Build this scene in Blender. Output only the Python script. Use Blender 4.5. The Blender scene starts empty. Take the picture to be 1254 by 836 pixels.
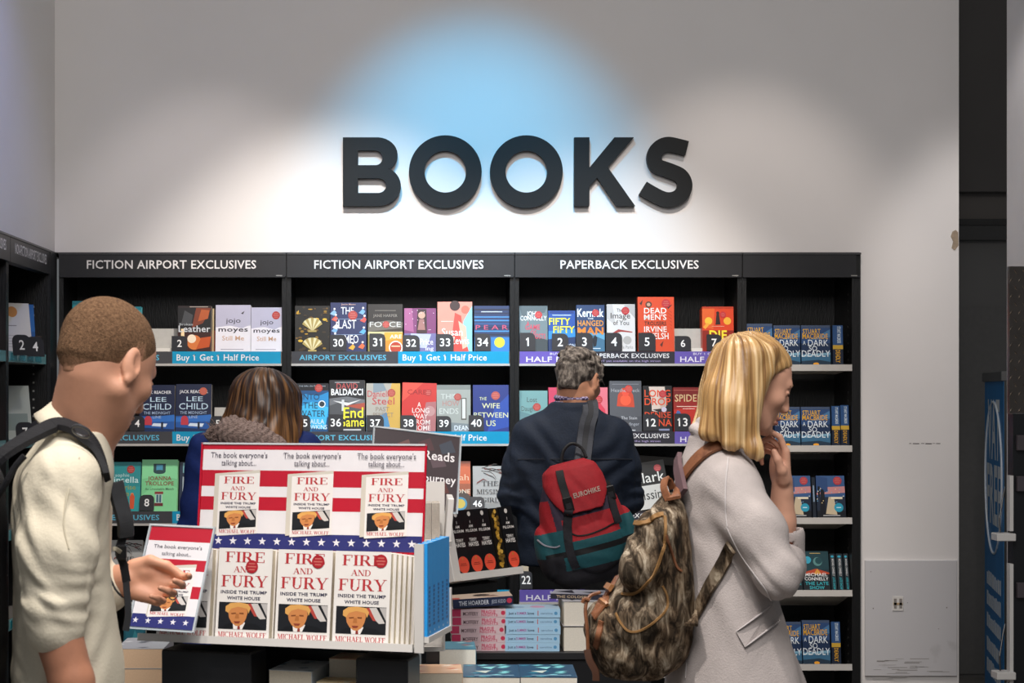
import bpy, math, random
import numpy as np
from mathutils import Vector, Matrix
from mathutils.geometry import tessellate_polygon

random.seed(7)
np.random.seed(7)
S = bpy.context.scene
COL = S.collection
PI = math.pi
R = math.radians

# ------------------------------------------------------------------ camera
EYE = 1.55
FPX, VX, VY = 2100.0, 500.0, 478.0
cam = bpy.data.cameras.new('camera')
camo = bpy.data.objects.new('camera', cam)
COL.objects.link(camo)
camo.location = (0, 0, EYE)
camo.rotation_euler = (PI / 2, 0, 0)
cam.sensor_width = 36
cam.lens = FPX / 1254 * 36
cam.shift_x = (627 - VX) / 1254
cam.shift_y = (VY - 418) / 1254
cam.dof.use_dof = True
cam.dof.focus_distance = 7.4
cam.dof.aperture_fstop = 15.0
S.camera = camo
S.view_settings.view_transform = 'Standard'
S.view_settings.look = 'None'
S.view_settings.gamma = 1
S.view_settings.use_curve_mapping = False
S.view_settings.exposure = 0.18

# ------------------------------------------------------------------ world and lamps
W = bpy.data.worlds.new('shop_air')
S.world = W
W.use_nodes = True
W.node_tree.nodes['Background'].inputs[0].default_value = (0.93, 0.97, 1.0, 1)
W.node_tree.nodes['Background'].inputs[1].default_value = 0.12


def light(name, kind, loc, target, energy, color=(1, 1, 1), size=0.3, angle=60, blend=0.5):
    l = bpy.data.lights.new(name, kind)
    l.energy = energy
    l.color = color
    if kind == 'AREA':
        l.size = size
    else:
        l.shadow_soft_size = size
    if kind == 'SPOT':
        l.spot_size = R(angle)
        l.spot_blend = blend
    o = bpy.data.objects.new(name, l)
    COL.objects.link(o)
    o.location = loc
    d = Vector(target) - Vector(loc)
    o.rotation_euler = d.to_track_quat('-Z', 'Y').to_euler()
    return o


WARM = (1.0, 0.86, 0.72)
# wall washers on the ceiling track
light('wall_washer', 'SPOT', (-0.84, 6.0, 3.75), (-0.86, 7.5, 1.9), 33, (1, .90, .86), .05, 47, .7)
light('wall_washer', 'SPOT', (1.46, 6.0, 3.75), (1.46, 7.5, 1.9), 42, (1, .88, .79), .05, 49, .7)
light('cyan_spot', 'SPOT', (0.26, 5.7, 4.1), (0.31, 7.5, 2.22), 225, (.05, .56, 1.0), .05, 45, 1.0)
light('violet_spot', 'SPOT', (-0.5, 4.6, 3.9), (-1.55, 5.9, 2.95), 110, (.30, .38, 1.0), .05, 38, .9)
# downlights over the shop floor, then the added fill lamps
light('downlight', 'SPOT', (-0.3, 5.9, 3.8), (-0.3, 7.4, 1.0), 230, (1, .93, .86), .08, 60, .6)
light('downlight', 'SPOT', (0.85, 5.6, 3.8), (0.72, 7.4, 1.0), 240, (1, .93, .86), .08, 54, .6)
light('downlight', 'SPOT', (-0.2, 3.2, 3.8), (-0.25, 4.5, 0.9), 240, (1, .93, .87), .08, 55, .6)
light('downlight', 'SPOT', (0.6, 4.9, 3.8), (0.75, 4.5, 1.2), 140, (1, .93, .86), .08, 55, .6)
light('downlight', 'SPOT', (-0.72, 2.75, 3.8), (-0.66, 3.2, 1.3), 135, (1, .93, .84), .08, 55, .6)
light('downlight', 'SPOT', (-0.5, 5.6, 3.8), (-0.5, 5.9, 1.3), 70, (1, .93, .86), .08, 50, .6)
light('fill_panel', 'AREA', (0.3, 1.6, 3.9), (0.3, 4.6, 0.9), 90, (1, .96, .93), 1.6)  # soft panel added near the camera as frontal fill for the faces
light('downlight', 'SPOT', (2.1, 3.3, 3.6), (0.92, 4.3, 1.5), 55, (1, .92, .86), .1, 40, .6)  # added fill spot, aimed to brighten the blonde woman's face
light('banner_fill', 'SPOT', (2.3, 6.2, 3.6), (2.7, 8.0, 1.2), 60, (1, .94, .9), .1, 40, .7)  # added spot that lifts the dim banner in the passage

# ------------------------------------------------------------------ helpers
def PX(px, Y): return (px - VX) * Y / FPX
def PZ(py, Y): return EYE - (py - VY) * Y / FPX
def P(px, py, Y): return Vector((PX(px, Y), Y, PZ(py, Y)))


def lin(hexs):
    h = hexs.lstrip('#')
    c = [int(h[i:i + 2], 16) / 255 for i in (0, 2, 4)]
    return [x / 12.92 if x <= .04045 else ((x + .055) / 1.055) ** 2.4 for x in c]


_mats = {}


def mat(hexs, rough=.5, spec=.4, vary=.05, scale=40.0, metal=0.0, bump=0.0, bscale=80.0, stretch=None,
        second=None, second_lo=.45, second_hi=.6, emit=0.0, alpha=1.0, trans=0.0):
    key = (hexs, rough, spec, vary, scale, metal, bump, bscale, stretch, second, second_lo, second_hi, emit, alpha, trans)
    if key in _mats:
        return _mats[key]
    m = bpy.data.materials.new('surface_' + hexs)
    m.use_nodes = True
    nt = m.node_tree
    b = nt.nodes['Principled BSDF']
    c = lin(hexs)
    b.inputs['Roughness'].default_value = rough
    b.inputs['Specular IOR Level'].default_value = spec
    b.inputs['Metallic'].default_value = metal
    if alpha < 1:
        b.inputs['Alpha'].default_value = alpha
    if trans:
        b.inputs['Transmission Weight'].default_value = trans
    if emit:
        b.inputs['Emission Color'].default_value = (*c, 1)
        b.inputs['Emission Strength'].default_value = emit
    tc = nt.nodes.new('ShaderNodeTexCoord')
    src = tc.outputs['Object']
    if stretch:
        mp = nt.nodes.new('ShaderNodeMapping')
        mp.inputs['Scale'].default_value = stretch
        nt.links.new(src, mp.inputs['Vector'])
        src = mp.outputs['Vector']
    n = nt.nodes.new('ShaderNodeTexNoise')
    n.inputs['Scale'].default_value = scale
    n.inputs['Detail'].default_value = 4
    nt.links.new(src, n.inputs['Vector'])
    r = nt.nodes.new('ShaderNodeValToRGB')
    if second:
        c2 = lin(second)
        r.color_ramp.elements[0].position = second_lo
        r.color_ramp.elements[1].position = second_hi
    else:
        c2 = [min(1, x * (1 + vary)) for x in c]
        c = [x * (1 - vary) for x in c]
        r.color_ramp.elements[0].position = .3
        r.color_ramp.elements[1].position = .7
    r.color_ramp.elements[0].color = (*c, 1)
    r.color_ramp.elements[1].color = (*c2, 1)
    nt.links.new(n.outputs['Fac'], r.inputs['Fac'])
    nt.links.new(r.outputs['Color'], b.inputs['Base Color'])
    if bump:
        n2 = nt.nodes.new('ShaderNodeTexNoise')
        n2.inputs['Scale'].default_value = bscale
        n2.inputs['Detail'].default_value = 3
        nt.links.new(src, n2.inputs['Vector'])
        bp = nt.nodes.new('ShaderNodeBump')
        bp.inputs['Strength'].default_value = bump
        bp.inputs['Distance'].default_value = .01
        nt.links.new(n2.outputs['Fac'], bp.inputs['Height'])
        nt.links.new(bp.outputs['Normal'], b.inputs['Normal'])
    _mats[key] = m
    return m


def ink(hexs): return mat(hexs, .35, .5, .02, 30.0)


def link(o, parent=None):
    COL.objects.link(o)
    if parent is not None:
        o.parent = parent
    return o


def tag(o, label=None, cat=None, group=None, kind=None):
    if label: o['label'] = label
    if cat: o['category'] = cat
    if group: o['group'] = group
    if kind: o['kind'] = kind
    return o


def empty(name, loc=(0, 0, 0), rz=0.0, label=None, cat=None, group=None):
    o = bpy.data.objects.new(name, None)
    o.empty_display_size = .05
    link(o)
    o.location = loc
    o.rotation_euler = (0, 0, rz)
    return tag(o, label, cat, group)


class MB:
    def __init__(s):
        s.v = []; s.f = []; s.m = []; s.mats = []

    def mi(s, m):
        if m not in s.mats: s.mats.append(m)
        return s.mats.index(m)

    def add(s, verts, faces, m, M=None):
        k = s.mi(m); o = len(s.v)
        if M is not None: verts = [M @ Vector(v) for v in verts]
        s.v += [tuple(v) for v in verts]
        s.f += [tuple(i + o for i in f) for f in faces]
        s.m += [k] * len(faces)
        return s

    def box(s, lo, hi, m, M=None, bev=0.0):
        (x0, y0, z0), (x1, y1, z1) = lo, hi
        if bev <= 0:
            v = [(x0, y0, z0), (x1, y0, z0), (x1, y1, z0), (x0, y1, z0), (x0, y0, z1), (x1, y0, z1), (x1, y1, z1), (x0, y1, z1)]
            f = [(0, 3, 2, 1), (4, 5, 6, 7), (0, 1, 5, 4), (1, 2, 6, 5), (2, 3, 7, 6), (3, 0, 4, 7)]
            return s.add(v, f, m, M)
        b = bev
        def ring(z, i):
            return [(x0 + i, y0 + b + 0, z), (x0 + b, y0 + i, z), (x1 - b, y0 + i, z), (x1 - i, y0 + b, z),
                    (x1 - i, y1 - b, z), (x1 - b, y1 - i, z), (x0 + b, y1 - i, z), (x0 + i, y1 - b, z)]
        v = []
        for z, i in ((z0, b), (z0 + b, 0), (z1 - b, 0), (z1, b)):
            if i == b:
                v += [(x0 + b, y0 + b, z), (x0 + b, y0 + b, z), (x1 - b, y0 + b, z), (x1 - b, y0 + b, z),
                      (x1 - b, y1 - b, z), (x1 - b, y1 - b, z), (x0 + b, y1 - b, z), (x0 + b, y1 - b, z)]
            else:
                v += ring(z, 0)
        f = []
        for r in range(3):
            for i in range(8):
                j = (i + 1) % 8
                f.append((r * 8 + i, r * 8 + j, r * 8 + 8 + j, r * 8 + 8 + i))
        f.append(tuple(reversed((0, 2, 4, 6)))); f.append((24, 26, 28, 30))
        return s.add(v, f, m, M)

    def poly(s, pts, m, M=None):
        return s.add(pts, [tuple(range(len(pts)))], m, M)

    def prism(s, loops, d, m, M=None):
        """loops: 2-D outlines (first outer, others holes) in x,z ; front at y=0, back at y=d"""
        pl = [[Vector((x, 0, z)) for x, z in lp] for lp in loops]
        flat = [p for lp in pl for p in lp]
        tri = tessellate_polygon([[Vector((p.x, p.z, 0)) for p in lp] for lp in pl])
        n = len(flat)
        v = [tuple(p) for p in flat] + [(p.x, d, p.z) for p in flat]
        f = []
        for t in tri:
            a, b, c = [flat[i] for i in t]
            area = (b.x - a.x) * (c.z - a.z) - (b.z - a.z) * (c.x - a.x)
            t = tuple(t) if area > 0 else tuple(reversed(t))
            f.append(t)
            if d: f.append(tuple(i + n for i in reversed(t)))
        if d:
            k = 0
            for q, lp in enumerate(pl):
                L = len(lp)
                ar = sum(lp[i].x * lp[(i + 1) % L].z - lp[(i + 1) % L].x * lp[i].z for i in range(L))
                for i in range(L):
                    a, b = k + i, k + (i + 1) % L
                    if (ar > 0) == (q == 0): f.append((b, a, a + n, b + n))
                    else: f.append((a, b, b + n, a + n))
                k += L
        return s.add(v, f, m, M)

    def tube(s, pts, rad, m, n=10, M=None, closed=False, flat=1.0, up=None):
        pts = [Vector(p) for p in pts]
        if not hasattr(rad, '__len__'): rad = [rad] * len(pts)
        v = []; f = []
        L = len(pts)
        prev = None
        for i, p in enumerate(pts):
            a = pts[i - 1] if (i > 0 or closed) else pts[i]
            b = pts[(i + 1) % L] if (i < L - 1 or closed) else pts[i]
            t = (b - a).normalized()
            if up is not None:
                u = Vector(up)
            else:
                u = prev if prev is not None else (Vector((0, 0, 1)) if abs(t.z) < .9 else Vector((1, 0, 0)))
            sd = t.cross(u)
            if sd.length < 1e-6: sd = t.cross(Vector((1, .3, .2)))
            sd.normalize()
            u = sd.cross(t).normalized()
            prev = u
            for k in range(n):
                an = 2 * PI * k / n
                v.append(p + (sd * math.cos(an) + u * math.sin(an) * flat) * rad[i])
        for i in range(L if closed else L - 1):
            for k in range(n):
                a = i * n + k; b = i * n + (k + 1) % n
                c = ((i + 1) % L) * n + (k + 1) % n; d = ((i + 1) % L) * n + k
                f.append((a, b, c, d))
        if not closed:
            f.append(tuple(reversed(range(n)))); f.append(tuple((L - 1) * n + k for k in range(n)))
        return s.add(v, f, m, M)

    def disc(s, c, r, m, M=None, n=24):
        return s.poly([(c[0] + r * math.cos(2 * PI * i / n), c[1], c[2] + r * math.sin(2 * PI * i / n)) for i in range(n)], m, M)

    def text(s, st, cx, z, h, m, w=None, y=0.0, M=None, style='', align='c', slant=0.0):
        V, Fc, x0, x1 = glyphs(st, style)
        if x1 - x0 < 1e-6: return s
        sz = h
        sx = h if w is None else w / (x1 - x0)
        off = {'c': -(x0 + x1) / 2, 'l': -x0, 'r': -x1}[align]
        return s.add([(cx + (a + off) * sx + slant * b * sz, y, z + b * sz) for a, b in V], Fc, m, M)

    def build(s, name, parent=None, smooth=False):
        me = bpy.data.meshes.new(name)
        me.from_pydata(s.v, [], s.f)
        for m in s.mats: me.materials.append(m)
        me.polygons.foreach_set('material_index', s.m)
        if smooth: me.polygons.foreach_set('use_smooth', [True] * len(s.f))
        me.update()
        o = bpy.data.objects.new(name, me)
        return link(o, parent)


_gl = {}


def glyphs(st, style=''):
    """2-D glyph triangles for a string, cap height 1. style: '' regular, 'b' bold, 'h' heavy, 's' serif"""
    key = (st, style)
    if key in _gl: return _gl[key]
    if style == 's':
        out = serif(st)
    else:
        c = bpy.data.curves.new('g', 'FONT')
        c.body = st
        c.size = 1
        c.resolution_u = 2 if len(st) > 4 else 4
        c.offset = {'': .003, 'b': .013, 'h': .028}[style]
        c.space_character = {'': 1.0, 'b': 1.04, 'h': 1.06}[style]
        o = bpy.data.objects.new('g', c)
        COL.objects.link(o)
        dg = bpy.context.evaluated_depsgraph_get()
        me = bpy.data.meshes.new_from_object(o.evaluated_get(dg))
        cap = .70
        ones = []
        if '1' in st:
            def width(q):
                c.body = q
                dg.update()
                mm_ = bpy.data.meshes.new_from_object(o.evaluated_get(bpy.context.evaluated_depsgraph_get()))
                r = max((v.co.x for v in mm_.vertices), default=0); bpy.data.meshes.remove(mm_)
                return r
            for i, ch in enumerate(st):
                if ch == '1': ones.append(width(st[:i + 1]))
            one_w = width('1')
        V = [(v.co.x / cap, v.co.y / cap) for v in me.vertices]
        Fc = [tuple(p.vertices) for p in me.polygons]
        for r in ones:      # give the plain figure one a flag
            r /= cap; k = {'': .1, 'b': .15, 'h': .2}[style]
            o_ = len(V); V += [(r, 1.0), (r - k * 2.1, .84), (r - k * 2.1, .66), (r, .8)]
            Fc.append((o_, o_ + 1, o_ + 2, o_ + 3))
        bpy.data.objects.remove(o); bpy.data.curves.remove(c); bpy.data.meshes.remove(me)
        xs = [a for a, b in V] or [0]
        out = (V, Fc, min(xs), max(xs))
    _gl[key] = out
    return out


def serif(st):
    T, t, sv, sl = .17, .06, .05, .085
    V = []; F = []
    def q(x0, y0, x1, y1): poly([(x0, y0), (x1, y0), (x1, y1), (x0, y1)])
    def poly(p):
        o = len(V)
        ar = sum(p[i][0] * p[(i + 1) % len(p)][1] - p[(i + 1) % len(p)][0] * p[i][1] for i in range(len(p)))
        if ar < 0: p = p[::-1]
        V.extend((a + X[0], b) for a, b in p); F.append(tuple(range(o, o + len(p))))
    def stem(x, w=T, lo=True, hi=True):
        q(x, 0, x + w, 1)
        if lo: q(x - sl, 0, x + w + sl, sv)
        if hi: q(x - sl, 1 - sv, x + w + sl, 1)
    def arc(cx, cy, rx, ry, a0, a1, thick, thin, n=18):
        for i in range(n):
            aa, bb = a0 + (a1 - a0) * i / n, a0 + (a1 - a0) * (i + 1) / n
            pts = []
            for a, io in ((aa, 0), (bb, 0), (bb, 1), (aa, 1)):
                wd = thin + (thick - thin) * abs(math.cos(a))
                k = wd if io else 0
                pts.append((cx + (rx - k) * math.cos(a), cy + (ry - (thin if io else 0)) * math.sin(a)))
            poly(pts)
    def diag(x0, y0, x1, y1, w): poly([(x0, y0), (x0 + w, y0), (x1 + w, y1), (x1, y1)])
    X = [0.0]
    for ch in st:
        if ch == 'F':
            stem(.1); q(.2, 1 - t, .66, 1); q(.6, .74, .66, 1); q(.2, .5, .5, .5 + t); q(.46, .4, .5, .66); ad = .72
        elif ch == 'E':
            stem(.1); q(.2, 1 - t, .68, 1); q(.62, .74, .68, 1); q(.2, .5, .52, .5 + t); q(.48, .4, .52, .66)
            q(.2, 0, .7, t); q(.64, 0, .7, .28); ad = .78
        elif ch == 'L':
            stem(.1); q(.2, 0, .66, t); q(.6, 0, .66, .3); ad = .72
        elif ch == 'T':
            stem(.29, hi=False); q(.02, 1 - t, .73, 1); q(.02, .74, .08, 1); q(.67, .74, .73, 1); ad = .78
        elif ch == 'I':
            stem(.1); ad = .38
        elif ch == 'H':
            stem(.1); stem(.62); q(.2, .48, .7, .48 + t); ad = .92
        elif ch == 'R':
            stem(.1); q(.2, 1 - t, .42, 1); q(.2, .47, .42, .47 + t); arc(.42, .735, .26, .265, -PI / 2, PI / 2, T, t)
            diag(.62, 0, .34, .5, .2); q(.6, 0, .9, sv); ad = .88
        elif ch == 'P':
            stem(.1); q(.2, 1 - t, .42, 1); q(.2, .45, .42, .45 + t); arc(.42, .725, .27, .275, -PI / 2, PI / 2, T, t); ad = .75
        elif ch == 'D':
            stem(.1); q(.2, 1 - t, .4, 1); q(.2, 0, .4, t); arc(.4, .5, .46, .5, -PI / 2, PI / 2, T, t); ad = .92
        elif ch == 'O':
            arc(.48, .5, .45, .52, 0, 2 * PI, T, t, 30); ad = .96
        elif ch in 'CG':
            arc(.48, .5, .45, .52, R(50), R(310), T, t, 24); q(.72, .7, .77, .98)
            if ch == 'G': q(.62, 0.02, .77, .42); q(.54, .4, .86, .45)
            ad = .9
        elif ch == 'U':
            q(.12, .3, .12 + T, 1); q(.03, 1 - sv, .38, 1); q(.66, .3, .66 + t, 1); q(.56, 1 - sv, .82, 1)
            arc(.42, .32, .3, .34, PI, 2 * PI, T * .8, t); ad = .86
        elif ch == 'A':
            diag(.68, 0, .36, 1, T + .02); diag(.08, 0, .4, 1, t); q(.2, .33, .64, .33 + t); q(-.01, 0, .24, sv); q(.58, 0, .94, sv); ad = .92
        elif ch == 'N':
            q(.14, 0, .14 + t, 1); q(.04, 0, .3, sv); q(.02, 1 - sv, .24, 1); diag(.68, 0, .1, 1, .19); q(.8, 0, .8 + t, 1); q(.7, 1 - sv, .96, 1); ad = .98
        elif ch == 'M':
            q(.14, 0, .14 + t, 1); q(.04, 0, .3, sv); q(.04, 1 - sv, .24, 1); diag(.5, 0, .14, 1, .17); diag(.52, 0, .84, 1, t)
            stem(.84); ad = 1.14
        elif ch == 'W':
            diag(.3, 0, .06, 1, T); diag(.34, 0, .56, 1, t); diag(.74, 0, .5, 1, T); diag(.78, 0, 1.02, 1, t)
            q(-.03, 1 - sv, .32, 1); q(.9, 1 - sv, 1.16, 1); ad = 1.14
        elif ch == 'Y':
            q(.34, 0, .34 + T, .45); q(.26, 0, .6, sv); diag(.34, .42, .06, 1, T); diag(.44, .42, .72, 1, t)
            q(-.03, 1 - sv, .32, 1); q(.6, 1 - sv, .86, 1); ad = .84
        elif ch == 'S':
            arc(.36, .73, .28, .29, R(30), R(270), T, t, 14); arc(.36, .26, .29, .28, R(-150), R(90), T, t, 14); ad = .74
        else:
            ad = .34
        X[0] += ad
    return V, F, 0.0, X[0]


def copy_tree(o, parent=None):
    c = o.copy()
    link(c, parent)
    for ch in list(o.children): copy_tree(ch, c)
    return c

# ------------------------------------------------------------------ setting
YB = 7.5           # front plane of the wall bookcase
mm = YB / FPX
wallm = mat('E4E0DE', .75, .25, .025, 1.7, bump=.02, bscale=60)
wallr = mat('CFCDCF', .75, .25, .05, 2.5, bump=.03, bscale=40)
XL = -1.55         # face of the left bookcase and of the wall above it
CASE_TOP = PZ(309.5, YB)


def struct(name, mb):
    return tag(mb.build(name), kind='structure')


m = MB(); m.box((-2.6, -1.5, -.06), (3.6, 10.2, 0), mat('6F6A66', .35, .5, .08, 3)); struct('floor', m)
m = MB(); m.box((XL - .05, YB + .02, CASE_TOP + .004), (PX(1176, YB), YB + .42, 4.4), wallm)
m.box((PX(1055, YB), YB + .02, 0), (PX(1176, YB), YB + .42, CASE_TOP + .004), wallm)
struct('wall_back', m)
m = MB(); m.box((XL - .45, 2.6, PZ(309.5, YB) + .004), (XL, YB + .42, 4.4), wallm); struct('wall_left', m)
# passage behind the wall end
m = MB(); m.box((2.0, 9.3, 2.47), (4.2, 9.42, 4.4), mat('75706C', .7, .3, .04, 3))
struct('wall_passage', m)
m = MB(); m.box((2.0, 9.24, 2.44), (4.2, 9.3, 2.475), mat('3A3938', .5))
m.box((2.0, 9.22, 2.36), (4.2, 9.3, 2.435), mat('454443', .5)); struct('trim_1', m)
m = MB(); m.box((2.0, 9.28, 0), (4.2, 9.34, 2.36), mat('72706E', .45, .4, .04, 3)); m.box((2.9, 9.265, .02), (3.24, 9.28, 2.0), mat('6E6C6A', .45))
struct('door_1', m)
m = MB(); m.box((2.0, 9.2, 2.617), (4.2, 9.3, 4.4), mat('5A5654', .7, .3, .04, 3)); struct('trim_2', m)
m = MB(); m.box((PX(1233, 7.2), 6.75, 0), (3.6, 7.2, 4.4), wallr); struct('wall_right', m)
# scuffed access panel let into the wall at the right
px0, px1 = PX(1060, YB), PX(1173, YB)
acc = empty('access_panel', ((px0 + px1) / 2, YB + .02, 0), 0, 'large scuffed pale access panel low on the wall right of the bookcase', 'panel')
m = MB()
m.box((px0 - acc.location.x, -.012, .3), (px1 - acc.location.x, -.001, PZ(686, YB)), mat('CBC9CB', .6, .3, .05, 6, second='A5A2A2', second_lo=.62, second_hi=.8), None, .002)
m.build('board', acc)
m = MB()
cx, cz = PX(1100, YB) - acc.location.x, PZ(739, YB)
m.box((cx - .024, -.0155, cz - .032), (cx + .024, -.0125, cz + .032), mat('DAD6D2', .5), None, .001)
for dx in (-.012, .012):
    m.box((cx + dx - .006, -.017, cz - .02), (cx + dx + .006, -.0156, cz + .022), mat('8D8782', .6))
m.box((cx - .02, -.017, cz - .006), (cx + .02, -.0156, cz + .004), mat('B69C7C', .6))
m.build('socket_plate', acc)
for (x, z, r) in ((1070, 745, .003), (1160, 744, .003), (1112, 738, .002), (1067, 700, .002), (1150, 770, .002)):
    m = MB(); m.disc((PX(x, YB) - acc.location.x, -.0126, PZ(z, YB)), r, mat('7a7472', .6), None, 8); m.build('scuff_mark', acc)
for i in range(22):
    z = PZ(random.uniform(806, 832), YB); x = random.uniform(px0 + .02, px1 - .12) - acc.location.x
    L = random.uniform(.03, .1)
    m = MB(); m.box((x, -.0127, z), (x + L, -.0122, z + random.uniform(.001, .004)), mat('A09C9A', .7)); m.build('scuff_mark', acc)
m = MB()
x = PX(1115, YB)
while x < PX(1150, YB):
    L = random.uniform(.008, .03)
    m.box((x, YB + .0188, PZ(543.3 + random.uniform(-.5, .5), YB)), (x + L, YB + .0205, PZ(542.6, YB)), mat('6d6866', .7)); x += L + random.uniform(.002, .01)
tag(m.build('wall_scratch'), 'thin dark horizontal scratch across the pale wall above the access panel', 'scratch')
m = MB()
pts = [(1168, 283), (1172, 281), (1175, 284), (1175.4, 300), (1171, 306), (1167, 303), (1169, 295), (1166, 289)]
m.prism([[(PX(a, YB), PZ(b, YB)) for a, b in pts]], .003, mat('A08F7C', .8, .2, .2, 60)); 
o = m.build('chipped_plaster'); o.location = (0, YB + .0175, 0)
tag(o, 'chipped brown plaster patch at the right edge of the pale wall', 'chip')

# ------------------------------------------------------------------ BOOKS lettering on the wall
blk = mat('0F1113', .6, .3, .05, 30)
LD = .03


def arcpts(cx, cy, rx, ry, a0, a1, n=20):
    return [(cx + rx * math.cos(R(a0 + (a1 - a0) * i / n)), cy + ry * math.sin(R(a0 + (a1 - a0) * i / n))) for i in range(n + 1)]


def sweep(path, w):
    L, Rr = [], []
    for i, (x, y) in enumerate(path):
        a = path[max(0, i - 1)]; b = path[min(len(path) - 1, i + 1)]
        dx, dy = b[0] - a[0], b[1] - a[1]; d = math.hypot(dx, dy)
        nx, ny = -dy / d, dx / d
        L.append((x + nx * w / 2, y + ny * w / 2)); Rr.append((x - nx * w / 2, y - ny * w / 2))
    return L + Rr[::-1]


# letter outlines in photo pixels relative to the baseline (y up)
def circ(cx, cy, r, n=64, ry=None): return arcpts(cx, cy, r, ry or r, 0, 360 * (n - 1) / n, n - 1)


BASE = 252.5
Bl = [[(420, 0), (420, 84), (462, 84)] + arcpts(462, 62.5, 25, 21.5, 85, -58, 14) + arcpts(463, 24.5, 28, 24.5, 62, -90, 16) + [(463, 0)],
      [(438.5, 50)] + [(460, 50)] + arcpts(460, 59, 8.5, 9, -80, 90, 10) + [(438.5, 68)],
      [(438.5, 16)] + [(463, 16)] + arcpts(463, 25, 10, 9, -80, 90, 10) + [(438.5, 34)]]
O1 = [circ(545.3, 42, 44.5), circ(545.3, 42, 25.5)]
O2 = [circ(644.5, 42, 44.5), circ(644.5, 42, 25.5)]
Kl = [[(703, 0), (703, 84), (721.5, 84), (721.5, 47), (752, 84), (776, 84), (744, 47.5), (777.5, 0), (755, 0), (731, 34.5), (721.5, 24), (721.5, 0)]]
sp = [(841, 70.5)] + arcpts(818.5, 58.5, 17.8, 17.2, 62, 218, 12)[1:] + [(810, 46.8), (822, 42.6), (831, 39)] + arcpts(818.5, 25.2, 20, 17.6, 40, -118, 14) + [(799, 14.5), (787, 22)]
sp2 = []
for i in range(len(sp) - 1):
    for k in range(3):
        t = k / 3
        sp2.append((sp[i][0] * (1 - t) + sp[i + 1][0] * t, sp[i][1] * (1 - t) + sp[i + 1][1] * t))
sp2.append(sp[-1])
for _ in range(5):
    sp2 = [sp2[0]] + [((a[0] + 2 * b[0] + c[0]) / 4, (a[1] + 2 * b[1] + c[1]) / 4) for a, b, c in zip(sp2, sp2[1:], sp2[2:])] + [sp2[-1]]
Sl = [sweep(sp2, 18.2)]
for nm, loops in (('B', Bl), ('O', O1), ('second O', O2), ('K', Kl), ('S', Sl)):
    cx = sum(p[0] for p in loops[0]) / len(loops[0])
    lp = []
    for q, l in enumerate(loops):
        l2 = [((x - cx) * mm, y * mm) for x, y in l]
        lp.append(l2)
    m = MB(); m.prism(lp, LD, blk)
    o = m.build('sign_letter'); o.location = (PX(cx, YB), YB + .02 - LD - .002, PZ(BASE, YB))
    lab = {'B': 'large black letter B at the start of the wall sign', 'O': 'large black letter O standing right after the letter B on the wall',
           'second O': 'large black letter O standing right before the letter K on the wall', 'K': 'large black letter K on the wall sign',
           'S': 'large black letter S at the end of the wall sign'}[nm]
    tag(o, lab, 'letter', 'big letters spelling the wall sign')

# ------------------------------------------------------------------ bookcases
wood = mat('131314', .42, .45, .25, 14, bump=.15, bscale=30, stretch=(8, 8, 1))
woodf = mat('1A1B1E', .38, .5, .2, 14, bump=.08, bscale=30, stretch=(1, 8, 8))
headm = mat('232326', .4, .5, .1, 20)
shelfm = mat('BDB9B4', .5, .4, .04, 12)
shelfd = mat('6E6A66', .5, .4, .06, 12)
white_ink = ink('EDE9E8')
TIER_A = [430.5, 528.5, 626, 722, 812]
TIER_B = [447, 546, 634.5, 723.5, 813.5]
TILT = [4.5, 6, 11, 17, 9]
BACK = .29


def strip(mb, x0, x1, z0, z1, y, segs):
    """printed shelf-edge strip, segs = list of (fraction0, fraction1, background, [text items])"""
    W = x1 - x0
    for a, b, bg, tx in segs:
        mb.box((x0 + a * W, y, z0), (x0 + b * W, y + .004, z1), mat(bg, .3, .5, .04, 20))
        for (st, cx, zf, hf, wf, col, sty) in tx:
            mb.text(st, x0 + cx * W, z0 + zf * (z1 - z0), hf * (z1 - z0), ink(col), w=wf * W, y=y - .0008, style=sty)


BLU, DK, PUR, CY = '1E9CC8', '4A4A4E', '6F5FB4', '66BFDC'
AE, B1, PE, HP = 'AIRPORT EXCLUSIVES', 'Buy 1 Get 1 Half Price', 'PAPERBACK EXCLUSIVES', 'HALF PRICE'
def aeb(s): return [(0, s, DK, [(AE, s * .48, .3, .42, .4, CY, 'b')]), (s, 1, BLU, [(B1, s + (1 - s) * .42, .27, .5, (1 - s) * .76, 'F2F4F5', 'b')])]
pur = [(0, .3, PUR, [('BUY 1 GET 1', .2, .72, .18, .12, 'E8E4F4', 'b'), (HP, .165, .16, .42, .27, 'F0ECF8', 'b')]),
       (.3, .715, '3A3840', [(PE, .51, .48, .36, .36, 'F0EEEE', 'b'), ('NOT yet available on the high street', .5, .16, .15, .3, 'B9A9D8', '')]),
       (.715, 1, PUR, [('BUY 1 GET 1', .86, .72, .18, .12, 'E8E4F4', 'b'), (HP, .865, .16, .42, .25, 'F0ECF8', 'b')])]
STRIPS = {0: [aeb(.5)] * 5, 1: [aeb(.49)] * 5, 2: [pur] * 5}
case_names = [(72, 351, 'FICTION AIRPORT EXCLUSIVES', 'tall black bookcase in the left corner under the first header from left', (107, 314)),
              (351, 630, 'FICTION AIRPORT EXCLUSIVES', 'tall black bookcase with numbers thirty to forty on its shelf cards', (385, 592)),
              (630, 908.5, 'PAPERBACK EXCLUSIVES', 'tall black bookcase under the header PAPERBACK EXCLUSIVES', (686, 855)),
              (908.5, 1054, None, 'narrow black bookcase with bare white shelf edges beside the pale wall', None)]
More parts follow.
